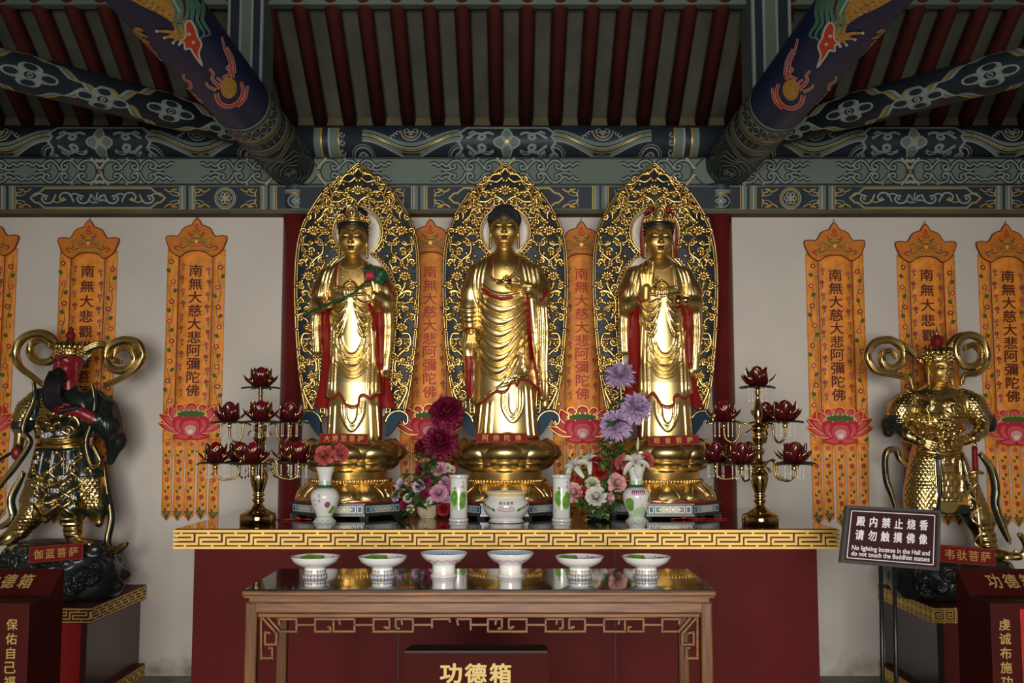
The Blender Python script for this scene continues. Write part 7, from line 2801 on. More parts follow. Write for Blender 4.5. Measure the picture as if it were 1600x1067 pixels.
def banner(px, ytop, text, label, bright=False, seed=0):
 d = BY
 xc = P(px, ytop, d).x
 z = lambda py: P(px, py + (ytop - 344), d).z
 root = empty('prayer_banner', (xc, d, z(500)), label, 'banner', 'embroidered prayer banners on the rear wall')
 zc = z(500)
 Z = lambda py: z(py) - zc
 rnd = random.Random(seed)
 w = BW
 sat, hood = M['satin_bright' if bright else 'satin'], M['satin_hood']
 tc = 'thread_red' if bright else 'thread_dark'
 # centre panel and the two side strips, slightly slack cloth
 def cloth(name, x0, x1, p0, p1, m, y=0.0):
  mb = MB()
  z0, z1 = Z(p1), Z(p0)
  ph = rnd.uniform(0, 6)
  mb.grid(lambda u, v: (x0 + (x1 - x0) * u, -0.004 - y - 0.0022 * math.sin(9 * v + ph) * math.sin(PI * v) - 0.0012 * math.sin(7 * u + ph), z0 + (z1 - z0) * v), 5, 36, 0, None, thick=0.0016)
  return mb.build(name, m, root)
 cp = cloth('centre_panel', -w * .58, w * .58, 392, 694, sat)
 strips = [cloth('side_strip', sx * w * (.60 if sx > 0 else .975), sx * w * (.975 if sx > 0 else .60), 392, 694, sat) for sx in (-1, 1)]
 F = lambda u, v, h: (u * w, -0.0092 - h, Z(v))
 for sx in (-1, 1):
  k = Ink(F, [], L=2.0, h0=.0003)
  k.fill([(sx * .57 - .012, 398), (sx * .57 + .012, 398), (sx * .57 + .012, 690), (sx * .57 - .012, 690)], 'trim_maroon', 1, 99)
  k.build('maroon_edging', cp)
 k = Ink(lambda u, v, h: (u, -0.0095 - h, v), [], L=9)
 n = len(text)
 y0, y1 = (426, 613) if n == 10 else (424, 612)
 for i, ch in enumerate(text):
  k.text(ch, 0, Z(y0 + (y1 - y0) * i / (n - 1)), 0.074, tc, 1, 0.008 if bright else 0.013, rnd.uniform(-.04, .04), 1.12)
 k.build('lettering', cp)
 # embroidery: flowering vines along both sides
 for q, st in ((-1, strips[0]), (1, strips[1])):
  k = Ink(F, [], L=2.0, h0=.0003)
  k.xf = lambda u, v: (u, v)
  pts = [(q * (.79 + .07 * math.sin(t * .42 + seed)), 402 + t * 4) for t in range(71)]
  for a, b in zip(pts, pts[1:]):
   dx, dy = (b[0] - a[0]) * 47, b[1] - a[1]
   l = math.hypot(dx, dy)
   nx, ny = -dy / l * .55 / 47, dx / l * .55
   vs = [k.Mp(*p, .0006) for p in ((a[0] + nx, a[1] + ny), (b[0] + nx, b[1] + ny), (b[0] - nx, b[1] - ny), (a[0] - nx, a[1] - ny))]
   k.mb.add(vs, [(0, 1, 2, 3)], k.mi('thread_gold' if (int(a[1] / 34) + (q > 0)) % 4 == 0 else 'thread_olive'), False)
  for j in range(9):
   y = 412 + j * 31 + (q > 0) * 9
   x = q * (.79 + .05 * math.sin(j * 2.1 + seed))
   for i in range(5):
    an = i * 1.257 + j
    k.fill(circle2(x + .055 * math.cos(an), y + 2.4 * math.sin(an), .042, 7, 2.0), 'thread_pink' if j % 2 else 'embroidery_plum', 2, 99)
   k.fill(circle2(x, y, .04, 6, 1.8), 'thread_gold', 3, 99)
   yy = y + 15
   sx = 1 if (j + (q > 0)) % 2 else -1
   k.fill([(x, yy), (x + sx * .05, yy - 4.5), (x + sx * .16, yy - 3.5), (x + sx * .12, yy + 1.5), (x + sx * .05, yy + 2.5)], 'thread_green', 2, 99)
  k.build('vine_embroidery', st)
 for q in (-1, 1):
  k = Ink(F, [], L=2.0, h0=.0003)
  for j in range(11):
   y = 418 + j * 19.5 + (q > 0) * 6
   x = q * (.43 + .03 * math.sin(j * 1.7))
   for i in range(4):
    an = i * 1.57 + j * .5
    k.fill(circle2(x + .05 * math.cos(an), y + 2.2 * math.sin(an), .038, 6, 1.8), ('thread_pink', 'embroidery_plum')[j % 2], 1, 99)
   k.fill([(x - .02, y + 6), (x + .05, y + 4), (x + .04, y + 8.5)], 'thread_green', 1, 99)
   k.fill([(x - .012, y + 4), (x + .012, y + 4), (x + .03 * q, y + 12), (x + .03 * q - .02, y + 12)], 'thread_olive', 1, 99)
  k.build('flower_embroidery', cp)
 # hood with a cloud outline
 out = [(0, 345), (.10, 349), (.17, 355), (.30, 357), (.46, 361), (.56, 369), (.66, 373), (.80, 372), (1.0, 373), (1.02, 378), (.96, 386), (.88, 394), (.72, 401), (.52, 404), (.38, 399), (.22, 396), (0, 395)]
 full = out + [(-a, b) for a, b in out[::-1][1:-1]]
 sm = smooth2([(a, b) for a, b in full], 3, True)
 mb = MB().prism([(a * w, Z(b)) for a, b in sm], -0.015, -0.0105)
 ho = mb.build('hood', hood, root)
 H = lambda u, v, h: (u * w, -0.015 - h, Z(v))
 mb = MB().tube([(a * w, -0.0135, Z(b)) for a, b in sm], 0.0034, 6, closed=True)
 mb.build('hood_piping', M['trim_maroon'], ho)
 k = Ink(lambda u, v, h: (u, -0.015 - h, v), [], L=.02)
 mpx = w / 47.0
 cz = Z(383)
 def emb(pts, wd, c, lay):
  for q in (-1, 1):
   k.stroke([(q * a * mpx, cz + b * mpx) for a, b in smooth2(pts, 4)], wd * mpx, c, lay)
 emb([(0, 2), (8, 5), (16, 1), (10, -4), (0, -5)], 2.0, 'thread_olive', 1)
 emb([(0, 7), (6, 8), (10, 12), (4, 13)], 1.8, 'thread_green', 1)
 emb([(4, 0), (12, 3), (20, 8), (26, 5), (22, 1)], 1.6, 'thread_olive', 1)
 emb([(14, -5), (22, -8), (30, -5), (34, -9), (28, -12)], 1.8, 'thread_green', 1)
 emb([(6, -9), (16, -13), (24, -12)], 1.4, 'thread_olive', 1)
 emb([(0, -1), (6, 1), (12, -1)], 2.0, 'lotus_red', 2)
 emb([(0, 20), (2.5, 24), (0, 30)], 1.8, 'lotus_red', 1)
 emb([(0, 17), (4, 18), (6, 21)], 1.4, 'thread_green', 1)
 for q in (-1, 1):
  for a, b in ((11, 15), (24, -3), (33, -7)):
   k.dot(q * a * mpx, cz + b * mpx, 2.0 * mpx, 'lotus_red', 2, 8)
 k.dot(0, cz + 2 * mpx, 3 * mpx, 'thread_gold', 3, 10)
 k.build('hood_embroidery', ho)
 # five pointed tails
 for i in range(5):
  x0, x1 = (-1 + i * .4) * w * .975 + .002, (-1 + i * .4 + .4) * w * .975 - .002
  tp, bt = Z(688), Z((808, 806, 809, 806, 808)[i] + rnd.uniform(-2, 2))
  sway = rnd.uniform(-.006, .006)
  mb = MB()
  ph = rnd.uniform(0, 6)

  def fn(u, v):
   q = 1 - v
   tipz = (0.022 * (1 - abs(2 * u - 1)) if False else 0)
   ww = 1.0 - .10 * math.sin(PI * q * .9)
   c = (x0 + x1) / 2 + sway * q
   x = c + (u - .5) * (x1 - x0) * ww
   zz_ = tp + (bt - tp) * q
   if q > .93:
    zz_ = tp + (bt - tp) * (.93 + (q - .93) * (1.0 + 1.1 * (1 - abs(2 * u - 1))))
   return (x, -0.0035 - .003 * math.sin(5 * q + ph) * q - .0018 * math.sin(PI * u), zz_)
  mb.grid(fn, 7, 22, 0, None, thick=.0014)
  t = mb.build('tail', sat, root)
  k = Ink(None, [], L=.02, h0=.0004)

  def G(u, v, h):
   p = fn(u, v)
   return (p[0], p[1] - h - .0002, p[2])
  k.Mp = G
  k.L = 0.08
  for a, b in zip(range(20), range(1, 21)):
   va, vb = .97 - a * .042, .97 - b * .042
   ua, ub = .5 + .16 * math.sin(a * .8 + i), .5 + .16 * math.sin(b * .8 + i)
   k.fill([(ua - .022, va), (ua + .022, va), (ub + .022, vb), (ub - .022, vb)], 'thread_olive' if (a // 6) % 2 else 'thread_gold', 1, .1)
  for j in range(4):
   v = .93 - j * .235
   for f in range(5):
    an = f * 1.257
    k.fill(circle2(.5 + .14 * math.cos(an), v + .020 * math.sin(an), .10, 7, .016), ('thread_pink', 'embroidery_plum')[j % 2], 2, .2)
   k.fill([(.5, v - .09), (.82, v - .075), (.74, v - .12), (.56, v - .125)], 'thread_green', 2, .2)
   k.fill([(.5, v - .14), (.2, v - .125), (.26, v - .165), (.45, v - .17)], 'thread_green', 2, .2)
  k.fill([(.06, .06), (.94, .06), (.9, .045), (.5, .005), (.1, .045)], 'tip_dark', 1, .2)
  k.fill([(.15, .055), (.85, .055), (.5, .030)], 'thread_olive', 2, .2)
  k.build('tail_embroidery', t)
 # the lotus patch across the waist
 mb = MB()
 mp = w / 47.0
 cz = Z(664)
 R = lambda pts: [(a * mp, cz + b * mp) for a, b in pts]
 lay = 0
 k = Ink(lambda u, v, h: (u, -0.0135 - h, v), [], L=.02, dh=.0006)

 def petal(pts, c1, c2, c3, l):
  p = smooth2(pts, 4, True)
  cx, cy = sum(a for a, b in p) / len(p), sum(b for a, b in p) / len(p)
  tx, ty = pts[0]
  k.fill(R(p), c1, l, 99)
  k.fill(R([(tx + (a - tx) * .78, ty + (b - ty) * .80) for a, b in p]), c2, l + 1, 99)
  k.fill(R([(tx + (a - tx) * .46, ty + (b - ty) * .52) for a, b in p]), c3, l + 2, 99)
  k.stroke(R(p), 1.0 * mp, 'thread_gold' if l < 12 else 'lotus_red', l + 3, closed=True)
 for q in (-1, 1):
  petal([(q * 14, -14), (q * 28, -16), (q * 42, -10), (q * 52, 0), (q * 38, -2), (q * 26, -4)], 'lotus_red', 'lotus_mid', 'lotus_mid', 2)
  petal([(q * 12, -10), (q * 30, -8), (q * 46, 6), (q * 50, 14), (q * 36, 12), (q * 22, 6)], 'lotus_red', 'lotus_mid', 'lotus_pale', 6)
  petal([(q * 18, 0), (q * 30, 6), (q * 36, 16), (q * 34, 26), (q * 24, 20), (q * 16, 12)], 'lotus_red', 'lotus_mid', 'lotus_pale', 10)
  petal([(q * 6, 14), (q * 16, 16), (q * 24, 24), (q * 20, 29), (q * 12, 27)], 'lotus_red', 'lotus_mid', 'lotus_mid', 6)
 petal([(0, 12), (9, 20), (8, 28), (0, 32), (-8, 28), (-9, 20)], 'lotus_red', 'lotus_mid', 'lotus_mid', 7)
 p = circle2(0, 14, 25, 28, 7.5)
 k.fill(R(p), 'thread_olive', 14, 99)
 k.fill(R(circle2(0, 13.5, 22, 28, 5)), 'thread_green', 15, 99)
 for i in range(18):
  an = 2 * PI * i / 18
  k.dot(23 * math.cos(an) * mp, cz + (14 + 6.2 * math.sin(an)) * mp, 1.4 * mp, 'thread_gold', 16, 6)
 for q in (-1, 1):
  petal([(q * 8, -16), (q * 20, -14), (q * 28, -4), (q * 26, 8), (q * 14, 10), (q * 10, 0)], 'lotus_red', 'lotus_mid', 'lotus_pale', 18)
 petal([(0, -20), (12, -16), (17, -4), (13, 7), (0, 10), (-13, 7), (-17, -4), (-12, -16)], 'lotus_red', 'lotus_mid', 'lotus_pale', 22)
 petal([(0, -18), (8, -14), (9, -6), (0, -2), (-9, -6), (-8, -14)], 'lotus_pale', 'lotus_pale', 'thread_white', 26)
 for q in (-1, 1):
  petal([(q * 3, -18), (q * 14, -17), (q * 27, -21), (q * 16, -25), (q * 4, -25)], 'lotus_red', 'lotus_mid', 'lotus_mid', 17)
 k.build('lotus_patch', root)
 back = smooth2([(0, 32), (12, 28), (22, 27), (36, 26), (44, 13), (51, 11), (46, 3), (52, 0), (40, -9), (26, -17), (14, -26), (0, -26)], 3)
 bf = back + [(-a, b) for a, b in back[::-1][1:-1]]
 MB().prism(R(bf), -.0128, -.0095).build('patch_backing', M['lotus_red'], root)
 mb = MB().tube([(0, 0.006, Z(341)), (0, -.012, Z(341.5)), (0, -.014, Z(339))], .0022, 6)
 mb.tube([(0.006 * math.sin(t), -.011, Z(344) + .007 * math.cos(t)) for t in [i * PI / 6 for i in range(12)]], .0013, 5, closed=True)
 mb.build('hook', M['brass'], root)
 return root

M['satin_bright'] = M['satin']
A_, K_ = '南無大慈大悲阿彌陀佛', '南無大悲觀世音菩薩'
for i, (px, yt, tx, lab, br) in enumerate((
  (-15, 340, A_, 'orange banner at the left edge of the wall, cut off by the picture edge', False),
  (141, 344, K_, 'orange banner hanging behind the red-faced guardian', False),
  (309, 341, A_, 'whole orange banner left of the altar, between the red-faced guardian and the lotus lamp', False),
  (673, 343, A_, 'orange banner with red characters between the left bodhisattva and the Buddha', True),
  (908, 346, A_, 'orange banner with red characters between the Buddha and the right bodhisattva', True),
  (1302, 348, A_, 'whole orange banner right of the altar, between the lotus lamp and the armoured guardian', False),
  (1444, 350, K_, 'orange banner hanging behind the helmet of the armoured guardian', False),
  (1570, 350, A_, 'orange banner at the right edge of the wall, beside the armoured guardian', False))):
 banner(px, yt, tx, lab, br, i)

# ================================================================ two brass lotus candelabra
M['red_glass'] = mat('ruby_glass', (0.16, 0.002, 0.010), 0.07, spec=0.8, coat=0.5)
M['petal_glass'] = mat('dark_ruby_petal', (0.055, 0.002, 0.006), 0.22, spec=0.5)
M['bronze_leaf'] = mat('bronze_green_leaf', (0.050, 0.050, 0.022), 0.35, 0.6)
M['crystal'] = mat('pale_crystal', (0.60, 0.56, 0.48), 0.1, spec=0.9, coat=0.5)
U = 0.00302

def lotus_lamp_parts():
 """Meshes of one lotus lamp, base at its own origin: dish, leaves, petals, bulb, bead strings."""
 dish = MB().lathe([(0, -.030), (.010, -.028), (.013, -.020), (.008, -.012), (.022, -.004), (.026, 0.0), (.022, .003), (.010, .004), (0, .004)], n=20)
 leaves = MB()
 for i in range(6):
  a = i * PI / 3
  R_ = Matrix.Rotation(a, 4, 'Z')
  leaves.grid(lambda u, v: (.016 + .074 * v, (u - .5) * .046 * math.sin(PI * (.12 + .88 * v) ** .8) + .0001, .001 - .016 * v * v + .012 * v - .006 * (2 * u - 1) ** 2), 5, 8, 0, R_, thick=.0012)
  leaves.tube([R_ @ Vector((.016 + .074 * v, 0, .0025 - .016 * v * v + .012 * v)) for v in [j / 6 for j in range(7)]], .0011, 5)

 def petal(r0, lean, L, wd, ang, mbp, mbw):
  R_ = Matrix.Rotation(ang, 4, 'Z')

  def fn(u, v):
   w = wd * (math.sin(PI * (.20 + .80 * v ** 1.15)) + .02)
   s_ = 2 * u - 1
   x = r0 + lean * (v ** .8) - .026 * v * v * v - .016 * s_ * s_ * math.sin(PI * v)
   return (x, s_ * w, .002 + L * v - .004 * s_ * s_)
  mbp.grid(fn, 7, 10, 0, R_, thick=.0014)
  e = [fn(0, v / 9) for v in range(10)] + [fn(1, 1 - v / 9) for v in range(10)]
  mbw.tube([R_ @ Vector(p) for p in e], .0011, 5)
  mbw.tube([R_ @ (Vector(fn(.5, v / 6)) + Vector((.0012, 0, 0))) for v in range(7)], .0007, 5)
 pets = []
 for i in range(5):
  p, w_ = MB(), MB()
  petal(.018, .056, .092, .034, i * PI * .4 + .3, p, w_)
  pets.append((p, w_))
 for i in range(5):
  p, w_ = MB(), MB()
  petal(.024, .086, .058, .028, i * PI * .4 + .3 + PI / 5, p, w_)
  pets.append((p, w_))
 bulb = MB().lathe([(0, .004), (.020, .007), (.031, .026), (.035, .048), (.031, .072), (.018, .092), (0, .099)], n=20)
 beads = []
 for i in range(6):
  a = (i + .5) * PI / 3
  b = MB()
  for j in range(7):
   b.ball((.040 * math.cos(a), .040 * math.sin(a), -.004 - j * .0078), .0034 - .0001 * j, 6, 0, None, (1, 1, 1.3))
  b.ball((.040 * math.cos(a), .040 * math.sin(a), -.064), .0042, 7, 0, None, (.8, .8, 1.8))
  b.tube([(.022 * math.cos(a), .022 * math.sin(a), 0), (.040 * math.cos(a), .040 * math.sin(a), -.002), (.040 * math.cos(a), .040 * math.sin(a), -.062)], .0005, 4)
  beads.append(b)
 return dish, leaves, pets, bulb, beads

_d, _l, _p, _b, _be = lotus_lamp_parts()
ME = dict(dish=_d.mesh('lotus_lamp', M['brass']), leaves=_l.mesh('calyx_leaves', M['bronze_leaf']), bulb=_b.mesh('glass_bulb', M['red_glass']))
PET = [(p.mesh('petal', M['petal_glass']), w_.mesh('petal_wire', M['brass'])) for p, w_ in _p]
BEA = [b.mesh('bead_string', M['crystal']) for b in _be]

def candelabrum(px, py, label, up0, lo0):
 b = PZ(px, py, ALT_Z)
 root = empty('lotus_candelabrum', b, label, 'candelabrum', 'brass lotus candelabra on the altar')
 st = [(.080, 0), (.084, .004), (.084, .040), (.080, .047), (.060, .056), (.034, .070), (.022, .088), (.020, .100)]
 MB().lathe(st, n=40).build('base', M['brass'], root)
 stem = [(.020, .098), (.026, .104), (.030, .110), (.022, .118), (.020, .124), (.030, .132), (.022, .140), (.024, .150), (.036, .185), (.042, .215), (.040, .235), (.028, .252), (.022, .258), (.034, .266), (.036, .274), (.034, .282),
   (.020, .290), (.016, .300), (.016, .345), (.022, .352), (.016, .358), (.020, .372), (.030, .395), (.032, .410), (.020, .426), (.034, .434), (.036, .446), (.034, .456), (.018, .464), (.014, .475), (.020, .490), (.023, .515), (.018, .545), (.010, .580),
   (.009, .600), (.014, .606), (.010, .614), (.010, .622)]
 MB().lathe(stem, n=28).build('stem', M['brass'], root)

 def lamp(x, y, z, rz):
  o = obj_from('lotus_lamp', ME['dish'], root)
  o.location = (x, y, z)
  o.rotation_euler = (0, 0, rz)
  obj_from('calyx_leaves', ME['leaves'], o)
  obj_from('glass_bulb', ME['bulb'], o)
  for pm, wm in PET:
   obj_from('petal', pm, o)
   obj_from('petal_wire', wm, o)
  for bm_ in BEA:
   obj_from('bead_string', bm_, o)
 lamp(0, 0, .638, .2)
 for n, a0, R_, z0, zc in ((3, up0, .163, .446, .475), (5, lo0, .200, .274, .285)):
  for i in range(n):
   a = a0 + 2 * PI * i / n
   ca, sa = math.cos(a), math.sin(a)
   prof = smooth2([(.030, z0), (.055, z0 + .018), (.078, z0 + .024), (.090, z0 + .006), (.092, z0 - .030), (.108, z0 - .058), (R_ - .034, z0 - .066), (R_ - .006, z0 - .046), (R_, zc - .026)], 4)
   mb = MB()
   pts = [(r * ca, r * sa, z) for r, z in prof]
   mb.tube(pts, .0042, 8)
   for j in range(0, len(pts) - 1):
    for t in (0, .5):
     p = [pts[j][q] + (pts[j + 1][q] - pts[j][q]) * t for q in range(3)]
     mb.ball(p, .0058, 6)
   mb.tube([((.030 + .03 * t + .012 * math.sin(t * PI)) * ca, (.030 + .03 * t) * sa, z0 - .006 - .028 * t) for t in [j / 6 for j in range(7)]], .003, 6)
   mb.build('arm', M['brass'], root)
   lamp(R_ * ca, R_ * sa, zc, a + .3)
 return root

candelabrum(403, 818, 'brass candelabrum with ruby glass lotus lamps on the left end of the altar', math.radians(165), math.radians(-84))
candelabrum(1188, 820, 'brass candelabrum with ruby glass lotus lamps on the right end of the altar', math.radians(183), math.radians(-54))

# ================================================================ vases, incense burner, flowers on the altar
M['celadon'] = mat('pale_green_glaze', (0.36, 0.52, 0.30), 0.15, coat=0.4)
M['jade_band'] = mat('dark_green_band_glaze', (0.02, 0.09, 0.05), 0.2, coat=0.3)
M['mint_glaze'] = mat('mint_rim_glaze', (0.36, 0.52, 0.42), 0.2, coat=0.3)
M['purple_glaze'] = mat('plum_glaze', (0.26, 0.06, 0.16), 0.2, coat=0.3)

def revolve_ink(prof, Lq=.12):
 f = lathe_map(prof)
 k = Ink(f, [], L=Lq, h0=.0003, dh=.0002)
 return k, f.length

def band(k, v0, v1, m, lay=1):
 for i in range(32):
  a = 2 * PI * i / 32
  k.fill([(a, v0), (a + PI / 16, v0), (a + PI / 16, v1), (a, v1)], m, lay, 9)

def on_front(prof, z):
 """Arc length of the profile at height z."""
 acc = 0
 for a, b in zip(prof, prof[1:]):
  l = math.hypot(b[0] - a[0], b[1] - a[1])
  if (a[1] - z) * (b[1] - z) <= 0 and abs(b[1] - a[1]) > 1e-9:
   return acc + l * (z - a[1]) / (b[1] - a[1])
  acc += l
 return acc

def bulb_vase(label, loc, front, extra):
 prof = smooth2([(.0, 0), (.052, 0), (.053, .006), (.046, .014), (.038, .024), (.042, .040), (.058, .075), (.067, .110), (.066, .132), (.054, .152), (.036, .163), (.031, .175), (.030, .200), (.033, .222), (.040, .243), (.046, .262)], 5)
 prof = prof[5:]
 inner = [(.043, .262), (.034, .235), (.028, .200), (.0, .190)]
 root = empty('porcelain_vase', loc, label, 'vase', 'porcelain vases on the altar')
 MB().lathe([(0, 0)] + prof + inner, n=40).build('vase_body', M['porcelain'], root)
 k, Lm = revolve_ink(prof)
 zv = lambda z: on_front(prof, z)
 F = -PI / 2 + front
 band(k, zv(.164), zv(.176), 'jade_band')
 band(k, zv(.1765), zv(.196), 'celadon')
 band(k, zv(.161), zv(.163), 'ink_glaze', 2)
 for i in range(12):
  a = 2 * PI * i / 12
  k.fill([(a - .18, zv(.164)), (a, zv(.182)), (a + .18, zv(.164))], 'jade_band', 2, .3)
  k.stroke([(a - .12, zv(.166)), (a, zv(.177)), (a + .12, zv(.166))], .0022, 'porcelain', 3)
  k.fill([(a - .2, .004), (a, .017), (a + .2, .004)], 'mint_glaze', 1, .3)
  k.stroke([(a - .24, .005), (a, .018), (a + .24, .005)], .0022, 'jade_band', 2)
 band(k, zv(.024), zv(.034), 'celadon', 1)
 if extra == 'script':
  for i, ch in enumerate('吉祥'):
   k.text(ch, F - .35, zv(.128) - i * .024, .019, 'ink_glaze', 2, .0, 0, 15)
  for i, ch in enumerate('如意'):
   k.text(ch, F - .72, zv(.108) - i * .022, .015, 'ink_glaze', 2, .0, 0, 15)
  k.blob([(F + .15, zv(.075)), (F + .05, zv(.088)), (F + .2, zv(.1)), (F + .42, zv(.098)), (F + .5, zv(.084)), (F + .34, zv(.072))], 'purple_glaze', 2, .1)
  k.stroke([(F + .3, zv(.072)), (F + .4, zv(.05)), (F + .42, zv(.035))], .08 * .03, 'leaf_glaze', 2)
  k.blob([(F + .45, zv(.05)), (F + .7, zv(.08)), (F + 1.0, zv(.07)), (F + .8, zv(.045))], 'leaf_glaze', 2, .1)
 else:
  k.blob([(F - .9, zv(.06)), (F - 1.0, zv(.105)), (F - .5, zv(.115)), (F - .3, zv(.09)), (F - .5, zv(.055))], 'leaf_glaze', 2, .1)
  k.blob([(F - .5, zv(.035)), (F - .2, zv(.065)), (F + .5, zv(.075)), (F + .9, zv(.045)), (F + .3, zv(.03))], 'celadon', 2, .1)
  k.blob([(F + .75, zv(.1)), (F + .9, zv(.125)), (F + 1.15, zv(.12)), (F + 1.0, zv(.095))], 'leaf_glaze', 2, .1)
  k.stroke([(F + .2, zv(.05)), (F + .25, zv(.09)), (F + .1, zv(.125))], .003, 'leaf_glaze', 3)
  k.dot(F + .3, zv(.083), .1, 'yellow_glaze', 3, 10, .006)
  for q in range(7):
   k.blob([(F - .5 + q * .16, zv(.15)), (F - .42 + q * .16, zv(.128)), (F - .36 + q * .16, zv(.15))], 'purple_glaze', 3, .2)
 k.build('painted_glaze', root)
 return root

def cylinder_vase(label, loc, front):
 prof = [(.046, 0), (.048, .004), (.0475, .014), (.042, .018), (.0415, .20), (.044, .206), (.0475, .210), (.048, .219), (.0465, .222)]
 root = empty('porcelain_cylinder_vase', loc, label, 'vase', 'porcelain vases on the altar')
 MB().lathe([(0, 0)] + prof + [(.042, .222), (.039, .20), (.039, .06), (0, .055)], n=40).build('vase_body', M['porcelain'], root)
 k, Lm = revolve_ink(prof)
 zv = lambda z: on_front(prof, z)
 F = -PI / 2 + front
 band(k, zv(.207), zv(.2105), 'mint_glaze')
 band(k, zv(.016), zv(.019), 'mint_glaze')
 for i in range(20):
  a = 2 * PI * i / 20
  k.dot(a, zv(.0145), .1, 'pink_glaze', 2, 6, .0026)
  k.dot(a, zv(.2145), .1, ('pink_glaze', 'leaf_glaze')[i % 2], 2, 6, .0022)
 k.blob([(F - .95, zv(.10)), (F - .9, zv(.135)), (F - .35, zv(.15)), (F - .05, zv(.125)), (F - .15, zv(.09)), (F - .5, zv(.075))], 'leaf_glaze', 2, .12)
 k.blob([(F - .1, zv(.085)), (F + .1, zv(.12)), (F + .6, zv(.125)), (F + .9, zv(.1)), (F + .75, zv(.07)), (F + .3, zv(.06))], 'leaf_glaze', 3, .12)
 k.blob([(F - .7, zv(.07)), (F - .75, zv(.1)), (F - .2, zv(.12)), (F + .35, zv(.115)), (F + .45, zv(.075)), (F - .1, zv(.055))], 'celadon', 1, .12)
 k.blob([(F + .2, zv(.09)), (F + .3, zv(.135)), (F + .75, zv(.145)), (F + 1.0, zv(.12)), (F + .8, zv(.09))], 'leaf_glaze', 2, .12)
 for x, z in ((-.3, .075), (-.05, .06), (.15, .055), (.35, .06)):
  k.stroke([(F + x, zv(z)), (F + x * .6 - .05, zv(.025))], .0022, 'ink_glaze', 2)
 k.stroke([(F - .25, zv(.12)), (F - .4, zv(.155))], .0025, 'leaf_glaze', 4)
 k.dot(F - .42, zv(.158), .17, 'yellow_glaze', 4, 12, .008)
 k.dot(F - .42, zv(.160), .12, 'leaf_glaze', 5, 12, .006)
 k.stroke([(F + .45, zv(.12)), (F + .6, zv(.16)), (F + .5, zv(.19))], .0022, 'purple_glaze', 4)
 for x, z in ((.6, .172), (.45, .165), (.55, .188), (.66, .16)):
  k.dot(F + x, zv(z), .07, 'purple_glaze', 5, 7, .005)
 for x, z in ((-.8, .06), (-.9, .05)):
  k.dot(F + x, zv(z), .08, 'pink_glaze', 5, 7, .004)
 k.build('painted_glaze', root)
 return root

V = lambda px, py: PZ(px, py, ALT_Z)
vl = bulb_vase('white bulb vase with brush writing and a plum lotus, holding coral roses', V(507, 816), .1, 'script')
vr = bulb_vase('white bulb vase painted with green lotus leaves, holding a white lily', V(995, 815), 0, 'leaf')
cylinder_vase('tall white cylinder vase with a painted lotus pond, left of the incense burner', V(716.5, 814.5), 0)
cylinder_vase('tall white cylinder vase with a painted lotus pond, right of the incense burner', V(877.5, 814.5), .1)

prof = smooth2([(r * .94, z * .97) for r, z in [(.066, 0), (.086, .002), (.088, .010), (.082, .016), (.084, .022), (.104, .045), (.116, .075), (.112, .100), (.098, .120), (.094, .128), (.100, .136), (.108, .146), (.108, .150)]], 4)
root = empty('incense_burner', V(791, 816), 'round white porcelain incense burner with gold rim, before the central Buddha', 'incense burner')
MB().lathe([(0, 0)] + prof + [(.094, .145), (.088, .130), (.084, .112), (0, .110)], n=48).build('bowl_body', M['porcelain'], root)
k, Lm = revolve_ink(prof)
zv = lambda z: on_front(prof, z)
band(k, zv(.127), zv(.141), 'plaque_gold')
band(k, zv(.0025), zv(.010), 'red_glaze')
for i in range(36):
 k.dot(2 * PI * i / 36, zv(.0062), .06, ('porcelain', 'mint_glaze')[i % 2], 2, 6, .0022)
F = -PI / 2
for i, ch in enumerate('佛光普照'):
 k.text(ch, F + (i - 1.5) * .17, zv(.096), .0165, 'ink_glaze', 2, .02, 0, 9)
k.stroke([(F - .42, zv(.064)), (F, zv(.058)), (F + .42, zv(.064)), (F + .3, zv(.078)), (F, zv(.082)), (F - .3, zv(.078))], .005, 'pink_glaze', 2, closed=True)
k.stroke([(F - .3, zv(.068)), (F, zv(.074)), (F + .3, zv(.068))], .004, 'leaf_glaze', 3)
for q in (-1, 1):
 for j in range(7):
  a = F + q * (.55 + .09 * j)
  k.fill([(a, zv(.055 + .004 * j)), (a + q * .10, zv(.066 + .004 * j)), (a + q * .03, zv(.074 + .003 * j)), (a - q * .05, zv(.064 + .004 * j))], 'leaf_glaze' if j % 3 else 'jade_band', 2, .2)
 k.dot(F + q * .95, zv(.075), .09, 'pink_glaze', 3, 9, .007)
 k.dot(F + q * 1.15, zv(.085), .07, 'red_glaze', 3, 9, .006)
k.build('painted_glaze', root)

# ---------------------------------------------------------------- flower kinds
def petal_mat(name, c, c2=None):
 return mat(name, c, 0.55, vscale=40, col2=c2 or tuple(x * .6 for x in c))

